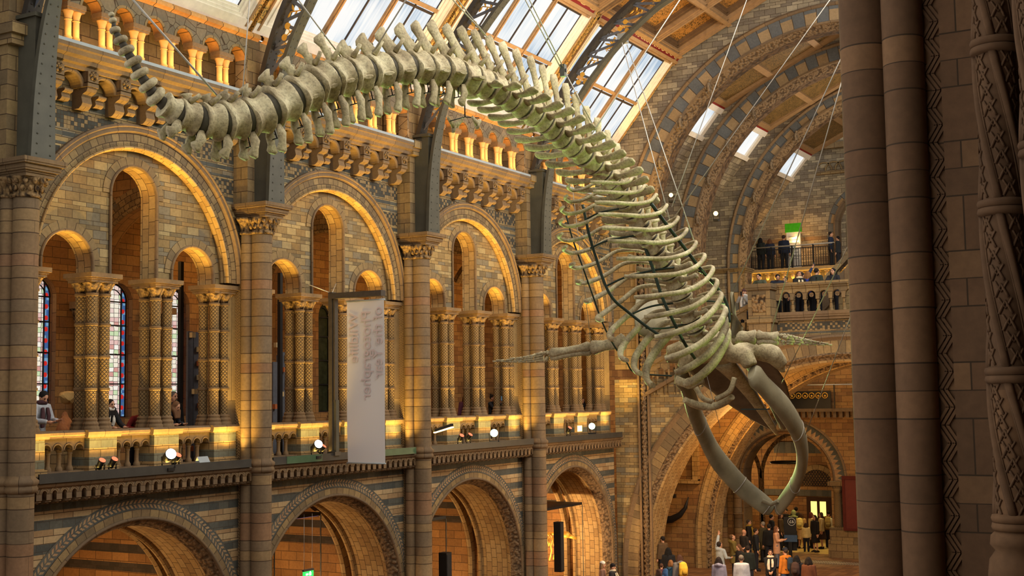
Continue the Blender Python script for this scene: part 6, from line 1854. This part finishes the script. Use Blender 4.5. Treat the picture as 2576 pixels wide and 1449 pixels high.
    # hair
    if style != 'bald':
        c = MB(); c.ball(tuple(Hd(0, -.028, .035)), (.094*k, .1*k, .1*k), 12, 8)
        if style in ('long', 'bob'):
            ln = .34 if style == 'long' else .14
            for s in (-1, 0, 1):
                c.tube([Hd(s*.05, -.05, .06), Hd(s*.085, -.05 - .03*(s == 0), -.06), Hd(s*.1, -.04 - .05*(s == 0), -.06 - ln*.5) if bend < .4 else hc + Vector((s*.1, .0, -.1))*k, (Hd(s*.09, -.03 - .05*(s == 0), -.06 - ln) if bend < .4 else hc + Vector((s*.08, .03, -.3))*k)], [.05*k, .06*k, .06*k, .035*k], 8)
        elif style == 'bun': c.ball(tuple(Hd(0, -.09, .12)), .045*k, 8, 6)
        garment(c, 'hair', hair)
    if hat: c = MB(); c.ball(tuple(Hd(0, -.012, .065)), (.1*k, .108*k, .085*k), 12, 8); garment(c, 'hat', hat)
    if mask: c = MB(); c.ball(tuple(Hd(0, .075, -.045)), (.05*k, .03*k, .045*k), 8, 6); c.build('face_mask', cloth((225,222,216)), t)
    if scarf:
        c = MB(); c.tube([neck + Vector((.09*math.cos(a), .09*math.sin(a) + .01, .02*math.sin(a)))*k for a in [q*PI/6 for q in range(13)]], .05*k, 8)
        c.tube([U(.06, .13, 1.4), U(.08, .19, 1.2), U(.07, .2, 1.0)], [.045*k, .06*k, .055*k], 8, flat=(1, .5)); c.tube([U(-.06, .13, 1.4), U(-.07, .19, 1.25), U(-.06, .2, 1.1)], [.045*k, .055*k, .05*k], 8, flat=(1, .5)); garment(c, 'scarf', scarf)
    return t
def backpack(label, p, c, size=1., dz=0.):
    # rucksack on a person's back, standing clear of the coat
    r = p.rotation_euler.z; d = Vector((math.sin(r), -math.cos(r), 0))
    t = thing('backpack', p.location + d*.235 + Vector((0, 0, 1.18 + dz)), label, 'backpack', None, r)
    m = MB(); m.tube([(0, .0, -.24*size), (0, -.02, -.15*size), (0, -.03, .05), (0, -.0, .2*size), (0, .03, .25*size)], [.13*size, .17*size, .17*size, .14*size, .07*size], 12, flat=(.62, 1.), up=(0, 1, 0)); remeshed(m, .02).build('pack', cloth(c), t, weld=False)
    m = MB(); m.tube([(0, -.12, -.17*size), (0, -.15, -.1*size), (0, -.13, 0)], [.07*size, .1*size, .08*size], 8, flat=(.5, 1.1), up=(0, 1, 0)); m.build('front_pocket', cloth(tuple(int(q*.8) for q in c)), t)
    for s in (-1, 1):
        m = MB(); m.tube([(s*.09, .06, .2*size), (s*.12, .2, .22), (s*.13, .3, .1), (s*.13, .28, -.1), (s*.11, .1, -.2)], .022, 6, flat=(1, .5)); m.build('strap', cloth(tuple(int(q*.7) for q in c)), t)
    return t
def phone(label, p, off, tilt=0.):
    r = p.rotation_euler.z; q = Matrix.Rotation(r, 3, 'Z') @ Vector(off)
    t = thing('phone', p.location + q, label, 'phone', None, r)
    m = MB(); m.box((-.037, -.005, -.075), (.037, .005, .075)); m.build('case', cloth((120,160,190)) if 'blue' in label else M['black'], t)
    m = MB(); m.box((-.033, -.008, -.07), (.033, -.005, .07)); m.build('screen', cloth((90,96,104)), t)
R_ = math.radians
def stand_at(P, H, zf): P = Vector(P); return (P.x, P.y, zf)
HALL = -PI/2      # facing the hall from the left gallery
LEAN = {'L': (-.2, .42, 1.06), 'R': (.2, .42, 1.06), 'world': True}
def gal(x, y): return (x, y, GZ)
# left gallery
person('man in a pale grey padded coat and glasses leaning over the gallery rail', gal(-.92, 2.05), HALL + .1, 1.82, (168,170,176), (40,40,46), (26,22,20), bend=.18, head=.45, hands={'L': (-.12, .42, 1.1), 'R': (.14, .42, 1.08), 'world': True}, scarf=(70,44,48), vox=.018, facerz=-.1)
person('woman with long dark hair and white scarf bending over the rail beneath the stained glass', gal(-1.08, 3.98), HALL, 1.66, (34,32,34), style='long', hair=(28,20,18), bend=.42, head=-.25, hands={'L': (-.16, .55, 1.02), 'R': (.18, .55, 1.02), 'world': True}, scarf=(206,198,186), vox=.018)
person('person in a dark red top half hidden behind the column cluster', gal(-1.08, 4.98), HALL - .3, 1.5, (118,34,32), hair=(150,120,90), bend=.5, hands=LEAN)
person('long brown haired person in a dark coat leaning beside the column cluster', gal(-.98, 5.8), HALL + .2, 1.62, (40,42,50), style='long', hair=(104,72,48), bend=.5, hands=LEAN, vox=.02)
person('grey haired man in black standing upright behind the gallery rail', gal(-1.4, 6.5), HALL - .1, 1.78, (30,28,28), hair=(96,88,82), head=.1, vox=.018)
person('woman in a mauve fur coat in profile at the third bay rail', gal(-.95, 19.25), R_(60), 1.66, (104,62,84), style='long', hair=(64,42,32), coatlen=1.0)
p = person('girl in a black padded coat holding a blue phone to her face', gal(-.88, 20.85), HALL, 1.62, (30,32,38), hair=(30,24,22), style='bun', hands={'L': (-.06, .3, 1.42), 'R': (.08, .3, 1.42), 'world': True}, vox=.018); phone('light blue phone held up by the girl in the black coat', p, (.0, .36, 1.5))
person('dark clothed child at the rail of the last gallery bay', gal(-1.0, 27.9), HALL - .6, 1.45, (32,32,36), style='long', hair=(26,22,22))
# stair landing
LZ = 2.8
def land(P): P = Vector(P); return (P.x, P.y, LZ)
person('bearded dark haired man resting his arms on the landing pedestal', land((5.87, 29.30, 4.28)), PI - .2, 1.66, (74,78,62), hair=(22,20,20), bend=.3, hands={'L': (-.2, .38, 1.2), 'R': (.2, .38, 1.2), 'world': True})
p = person('person in a navy coat bending over the landing rail with a beige backpack', land((6.23, 29.90, 4.31)), PI + .5, 1.7, (34,38,50), hair=(24,20,22), bend=.5, hands=LEAN); backpack('beige backpack on the person bending over the landing rail', p, (198,178,150), .9, .02)
person('pale faced person half seen behind the beige backpack', land((6.41, 30.50, 4.34)), PI - .6, 1.6, (60,50,50), hair=(60,40,30))
p = person('man raising a phone high above the landing crowd', land((7.04, 30.50, 4.45)), -.6, 1.72, (44,52,80), hair=(40,32,28), hands={'R': (.22, .35, 1.9), 'world': True, 'L': (-.25, .06, .82)}); phone('phone held high over the landing crowd', p, (.22, .42, 2.02))
person('brown haired person in black with a pale scarf at the landing rail', land((7.24, 29.50, 4.22)), PI + .7, 1.66, (30,30,32), hair=(92,58,38), style='bob', scarf=(214,196,160))
person('long fair haired person in royal blue at the landing rail', land((7.45, 29.90, 4.31)), .1, 1.68, (40,60,150), hair=(134,92,52), style='long')
p = person('dark haired person in a green black jacket seen from behind on the landing', land((7.90, 29.50, 4.32)), -.4, 1.74, (46,52,44), hair=(40,30,26)); backpack('black backpack on the green jacketed landing visitor', p, (36,38,38), 1.)
person('woman with black hair leaning one arm over the landing rail', land((8.51, 29.50, 4.21)), PI - .3, 1.7, (36,36,42), hair=(22,18,20), style='long', hands={'R': (.12, .5, 1.0), 'L': (-.2, .3, 1.15), 'world': True})
p = person('person in a grey jacket filming from the lower stair flight', Vector((4.97, 29.90, 3.95)) - Vector((0, 0, 1.68)), PI, 1.68, (150,148,146), hair=(60,40,38), hands={'L': (-.06, .3, 1.42), 'R': (.07, .3, 1.42), 'world': True}, scarf=(206,200,192), hat=(84,56,54)); phone('dark phone held up on the lower stair flight', p, (0, .36, 1.5))
# far upper landing
UZ = 6.06
def far(P): P = Vector(P); return (P.x, P.y, UZ)
person('person with black hair in a dark coat at the far iron railing', far((0.70, 44.60, 7.71)), -.3, 1.68, (36,40,36), hair=(22,20,20), style='bob')
person('brown haired person in a navy coat beside the notice board', far((1.14, 44.70, 7.69)), .2, 1.6, (38,42,58), hair=(96,62,40), style='bob')
person('tall man in a dark blue jacket reading the notice board', far((1.70, 45.20, 7.90)), .1, 1.8, (34,40,58), hair=(60,42,34))
person('man in a navy jacket in profile at the right end of the railing', far((4.13, 45.00, 8.09)), -PI/2, 1.76, (36,46,68), hair=(40,30,26))
person('seated person in dark clothes glimpsed beside the oak door', Vector(far((4.48, 45.00, 7.86))) - Vector((0, 0, .1)), PI/2, 1.62, (40,42,44), hair=(30,24,22))
# hall floor
def ground(P): P = Vector(P); return (P.x, P.y, FZ)
def g(label, P, rz, H, **k):
    return person(label, ground(P), rz, H, **k)
def cam_dir(P): return math.atan2(-(21.33 - P[0]), -16.4 - P[1])    # faces the camera
PH = {'L': (-.08, .3, 1.15), 'R': (.08, .3, 1.15), 'world': True}
g('man in a brown coat at the edge of the great stair arch', (1.36, 29.90, -5.51), 1.2, 1.7, coat=(92,72,50), hair=(34,28,24))
g('woman with long black hair in a black coat near the stair arch', (2.83, 26.98, -5.55), .2, 1.65, coat=(28,28,30), hair=(20,18,18), style='long')
g('brown haired child at the lower left of the floor crowd', (3.26, 25.32, -5.90), .3, 1.3, coat=(90,50,60), hair=(80,52,38))
g('person in a teal sleeve holding up a phone, lowest in the crowd', (4.20, 22.95, -5.75), -.3, 1.45, coat=(54,90,96), hair=(64,44,36), style='bob')
p = g('fair haired child in a blue jacket beside the yellow backpack', (3.66, 25.23, -5.80), -.5, 1.45, coat=(66,100,116), hair=(130,88,52), style='bob'); backpack('blue backpack on the fair haired child', p, (50,84,130), .8, -.2)
p = g('person in a grey hood wearing the yellow backpack', (3.99, 25.21, -5.55), .9, 1.65, coat=(110,106,104), hair=(70,46,36), style='bob', hood=True); backpack('bright yellow backpack on the grey hooded person', p, (226,178,60), 1.)
g('man in a pale grey jacket raising one arm high and looking up', (4.06, 28.98, -5.52), -.5, 1.72, coat=(158,164,166), hair=(40,32,28), head=-.5, hands={'L': (-.35, .25, 1.95), 'R': (.2, .3, 1.1), 'world': True}, hood=True)
g('person in an olive hooded parka gazing upward', (3.73, 31.27, -5.50), -1.2, 1.74, coat=(112,96,48), hair=(90,66,44), head=-.6, coatlen=1.0, hands=PH, hood=True)
g('dark haired person in a lavender jacket seen from behind', (5.42, 25.24, -5.55), .2, 1.64, coat=(126,124,146), hair=(34,26,26), style='bob', hood=True)
g('curly brown haired woman in black looking down', (4.74, 29.19, -5.60), 2.4, 1.62, coat=(40,36,36), hair=(96,64,42), style='long', head=.4)
g('grey haired man in a white jumper, from behind', (6.22, 25.26, -5.50), .3, 1.74, coat=(176,178,188), hair=(104,96,88), legs=(40,44,60))
g('visitor in a black quilted coat next to the curly haired woman', (5.29, 28.55, -5.55), .1, 1.66, coat=(32,36,32), hair=(40,30,26))
g('man in a dark coat with a yellow scarf near the bust', (2.23, 37.31, -5.50), -1.4, 1.7, coat=(36,32,30), hair=(60,50,44), scarf=(150,120,40), coatlen=1.)
g('grey haired visitor in a long olive coat', (3.08, 36.71, -5.50), 1.3, 1.7, coat=(64,58,36), hair=(130,124,116), coatlen=1.1)
g('dark haired man in a black coat turned towards the donation board', (2.44, 39.77, -5.50), -1.0, 1.72, coat=(28,28,32), hair=(24,20,20))
g('woman in a pink beige coat and face mask with long brown hair', (4.17, 35.18, -5.50), -1.4, 1.7, coat=(206,156,120), hair=(110,74,50), style='long', coatlen=1.05, legs=(110,112,122), mask=True, hands=PH)
g('person in a brown jacket behind the donation board', (2.51, 40.84, -5.50), -1.4, 1.7, coat=(80,62,40), hair=(60,34,28), style='bob')
g('man with a broad face standing at the back near the donation board', (2.22, 42.53, -5.45), 2.8, 1.76, coat=(34,30,30), hair=(28,24,22))
g('person wearing a pale green hood in the lit entrance', (2.75, 42.06, -5.45), .3, 1.72, coat=(150,160,110), hair=(90,80,60), hood='up')
g('dark haired tall visitor behind the green hood', (2.52, 43.17, -5.40), .2, 1.78, coat=(40,36,34), hair=(26,22,20))
p = g('girl in a yellow lit coat wearing the cream backpack', (3.10, 42.00, -5.58), .1, 1.62, coat=(196,160,100), hair=(70,46,30), style='bob', skirt=(206,172,120), coatlen=1.0); backpack('cream backpack on the girl in the lit entrance', p, (236,214,130), .95)
g('red brown haired visitor in a pale coat looking at a phone', (3.53, 42.21, -5.62), -.9, 1.65, coat=(206,180,124), hair=(96,44,34), style='long', coatlen=1.1, hands=PH)
g('visitor in a pale coat and dark skirt facing the entrance queue', (4.00, 42.21, -5.55), 1.9, 1.66, coat=(210,190,140), hair=(60,40,30), style='bob', skirt=(60,44,40))
p = g('visitor in a brown coat and dark trousers carrying the two tone backpack', (4.19, 42.77, -5.50), .2, 1.7, coat=(120,82,44), hair=(30,24,22)); backpack('khaki and black backpack at the right of the entrance queue', p, (150,126,70), 1.05)
g('person in white half hidden at the entrance column', (4.55, 42.42, -5.55), -.5, 1.65, coat=(200,196,170), hair=(50,36,30), style='bob')
g('smiling woman in a dark coat with a big cream scarf', (6.41, 27.73, -5.55), cam_dir((6.41, 27.73, -5.55)), 1.65, coat=(38,36,38), hair=(70,46,38), scarf=(222,204,178), hands={'L': (-.05, .24, .95), 'R': (.05, .25, .93), 'world': True}, vox=.018)
p = g('man in an orange puffer jacket and dark beanie', (6.89, 27.93, -5.48), 1.1, 1.72, coat=(206,120,40), hair=(70,56,46), hat=(34,36,44), legs=(60,74,104), vox=.02); backpack('dark backpack worn over the orange puffer jacket', p, (44,56,70), .95)
p = g('long haired person with a dark floral bag seen from behind', (7.60, 26.97, -5.60), .1, 1.6, coat=(34,32,34), hair=(24,20,20), style='long'); backpack('dark floral backpack beside the orange jacket', p, (70,50,44), .9)
g('person in a brown leather jacket with dark cropped hair, from behind', (8.14, 26.56, -5.58), .1, 1.62, coat=(104,62,40), hair=(36,28,24), style='bob')
g('person in a white beanie at the foot of the fourth arch', (2.16, 22.87, -5.60), -1.2, 1.6, coat=(150,110,90), hat=(232,222,206), hair=(120,90,60), style='bob')
g('person in a black beanie and pale scarf at the foot of the fourth arch', (2.57, 22.81, -5.65), -1.5, 1.55, coat=(40,38,40), hat=(28,26,28), scarf=(200,186,160), hair=(40,30,26))

g('visitor in a dark coat and grey trousers beside the bust panel', (3.70, 33.97, -5.50), -1.2, 1.7, coat=(34,36,40), hair=(44,34,30))
g('bald man in a dark jacket in front of the wall shafts', (3.46, 33.25, -5.52), -.6, 1.72, coat=(44,40,38), style='bald')
g('tall visitor in a black coat behind the pink beige coat', (3.75, 35.53, -5.45), .4, 1.74, coat=(26,26,28), hair=(30,26,24))
g('woman in a black dress near the entrance door', (4.11, 40.83, -5.50), 2.6, 1.66, coat=(30,26,26), hair=(44,30,24), style='long', skirt=(28,24,24))
g('child in a cream top between the entrance visitors', (3.70, 40.80, -5.85), .2, 1.3, coat=(214,190,130), hair=(60,40,28), style='bob')
# ------------------------------------------------------------------ light
def light(kind, name, loc, energy, col, aim=None, **k):
    d = bpy.data.lights.new(name, kind); d.energy = energy; d.color = col[:3]
    for a, v in k.items(): setattr(d, a, v)
    o = bpy.data.objects.new(name, d); COL.objects.link(o); o.location = loc
    if aim is not None: o.rotation_euler = (Vector(aim) - Vector(loc)).to_track_quat('-Z', 'Y').to_euler()
    return o
GOLD = (1., .64, .14); AMB = (1., .52, .14); WARM = (1., .66, .32)
K = dict(ledge=26, sill=22, gallery=95, alcove=60, whale=900, roof=1.)
for b in BAYS:
    c = c_of(b); yc = c if b < 3 else c - .05
    # gold strip on the ledge washing up the screen
    light('AREA', 'ledge_wash', (.42, yc, -1.36), K['ledge']*.5, GOLD, aim=(.05, yc, 3.), shape='RECTANGLE', size=6.0, size_y=.08)
    light('AREA', 'arch_wash', (.24, yc, -1.42), 140, GOLD, aim=(-.04, yc, 4.6), shape='RECTANGLE', size=6.1, size_y=.05, spread=R_(75))
    for dy in (-2., 0., 2.):
        light('SPOT', 'corbel_wash', (.64, c + dy, -1.3), 1900, GOLD, aim=(.5, c + dy + .2, 7.), spot_size=R_(32), spot_blend=.9, shadow_soft_size=.04)
    light('SPOT', 'pier_wash', (.3, c + 2.75, -1.42), 120, GOLD, aim=(.2, c + 3.3, .8), spot_size=R_(90), spot_blend=.9, shadow_soft_size=.04)
    # strip behind the sill housing
    light('AREA', 'sill_wash', (.6, yc, 7.62), K['sill']*2.4, AMB, aim=(.3, yc, 9.), shape='RECTANGLE', size=5.8, size_y=.05)
    # gallery lamps
    light('POINT', 'gallery_lamp', (-2.6, c, 3.9), K['gallery'], AMB, shadow_soft_size=.25)
    light('POINT', 'alcove_lamp', (-3.4, c + .2, -5.6), K['alcove']*(3.2, 3.2, 3.2, 9)[b], WARM, shadow_soft_size=.3)
    # corbel wash from below
    light('AREA', 'corbel_wash', (.75, yc, 4.9), 26, GOLD, aim=(.28, yc, 7.), shape='RECTANGLE', size=5.6, size_y=.06) if False else None
light('SPOT', 'alcove_wash', (-.9, 24.2, -6.6), 420, WARM, aim=(-.8, 27.5, -4.5), spot_size=R_(80), spot_blend=.8, shadow_soft_size=.1)
# corner wash at the end wall
light('SPOT', 'corner_wash', (.9, 27.6, -1.2), 260, GOLD, aim=(.7, 28.7, 2.5), spot_size=R_(70), spot_blend=.8, shadow_soft_size=.05)
# ledge spotlights on the whale
WG = (.6, 1., .28)
for loc, aim, e in (((.7, 4.4, -1.1), (8.6, -1., 4.2), 1500), ((.7, 9.6, -1.1), (9.4, 2.5, 5.3), 2000), ((.7, 18.5, -1.0), (10.2, 6.2, 4.4), 3000), ((.7, 25.4, -1.0), (11., 10., 1.5), 2600)):
    light('SPOT', 'whale_spot', loc, e, WG, aim=aim, spot_size=R_(40), spot_blend=.7, shadow_soft_size=.12)
for loc, aim, e in (((18.2, -1., -1.1), (9., -1., 4.4), 250), ((18.2, 4.5, -1.1), (10., 4.6, 5.2), 800), ((18.2, 11., -1.1), (10.6, 8.2, 3.), 700)):
    light('SPOT', 'whale_spot', loc, e, WG, aim=aim, spot_size=R_(38), spot_blend=.8, shadow_soft_size=.12)
# stairs, landing and entrance
light('POINT', 'landing_back_lamp', (4.2, 36.8, 4.2), 190, GOLD, shadow_soft_size=.3)

light('POINT', 'landing_wash', (2.0, 46.2, 7.7), 240, AMB, shadow_soft_size=.08)
light('AREA', 'cornice_wash', (4., 43.6, 5.3), 70, GOLD, aim=(4., 43.9, 6.), shape='RECTANGLE', size=9, size_y=.08)
light('POINT', 'vestibule_lamp', (-.55, 44.2, -3.7), 60, WARM, shadow_soft_size=.08)
light('POINT', 'vestibule_lamp', (.55, 44.2, -3.7), 60, WARM, shadow_soft_size=.08)
light('SPOT', 'entrance_floor', (4.0, 42.5, -1.2), 420, (1., .74, .26), aim=(4.2, 41., -7.2), spot_size=R_(75), spot_blend=.5, shadow_soft_size=.2)
light('POINT', 'under_stair_lamp', (4.2, 31.6, -1.2), 330, AMB, shadow_soft_size=.3)
light('POINT', 'stair_side_lamp', (10.5, 30.5, -1.), 150, AMB, shadow_soft_size=.4)
light('POINT', 'upper_side_lamp', (9., 36.5, 9.), 520, (1., .88, .7), shadow_soft_size=.8)
light('POINT', 'arch_foot_lamp', (2.3, 27.9, 7.2), 60, GOLD, shadow_soft_size=.1)
light('AREA', 'ceiling_fill', (10., 16, 8.), 420, (1., .86, .68), aim=(4.5, 18, 13), shape='DISK', size=5.)  # added fill brightening the roof slope, floats in the hall with no fixture

# daylight
light('AREA', 'opposite_skylights', (15.2, 13., 11.5), 1900, (1., .95, .84), aim=(1.5, 13., -2.5), shape='RECTANGLE', size=26., size_y=5.)
light('POINT', 'hall_floor_fill', (6.5, 24., -2.5), 700, WARM, shadow_soft_size=.6)  # added warm fill for the floor crowd, hung in mid-air without a fitting
w = bpy.data.worlds.new('overcast'); SC.world = w; w.use_nodes = True
bg = w.node_tree.nodes['Background']; bg.inputs[0].default_value = (1., .985, .95, 1.); bg.inputs[1].default_value = .72

# ------------------------------------------------------------------ camera
cam = bpy.data.cameras.new('camera'); cam.sensor_width = 36; cam.lens = 3196.56/2576*36; cam.clip_end = 300
co = bpy.data.objects.new('camera', cam); COL.objects.link(co); SC.camera = co
yaw, pit, rol = .52092254, .0853518765, -.0142171194
f = Vector((-math.sin(yaw)*math.cos(pit), math.cos(yaw)*math.cos(pit), math.sin(pit)))
r0 = Vector((math.cos(yaw), math.sin(yaw), 0)); u0 = r0.cross(f)
r = r0*math.cos(rol) + u0*math.sin(rol); u = -r0*math.sin(rol) + u0*math.cos(rol)
co.matrix_world = Matrix(((r.x, u.x, -f.x, 21.32552), (r.y, u.y, -f.y, -16.39848), (r.z, u.z, -f.z, 0), (0, 0, 0, 1)))
vs = SC.view_settings; vs.view_transform = 'Standard'; vs.look = 'None'; vs.gamma = 1; vs.use_curve_mapping = False; vs.exposure = .68
SC.cycles.max_bounces = 5; SC.cycles.diffuse_bounces = 3; SC.cycles.glossy_bounces = 2; SC.cycles.transmission_bounces = 2
SC.cycles.sample_clamp_indirect = 4.; SC.cycles.caustics_reflective = False; SC.cycles.caustics_refractive = False
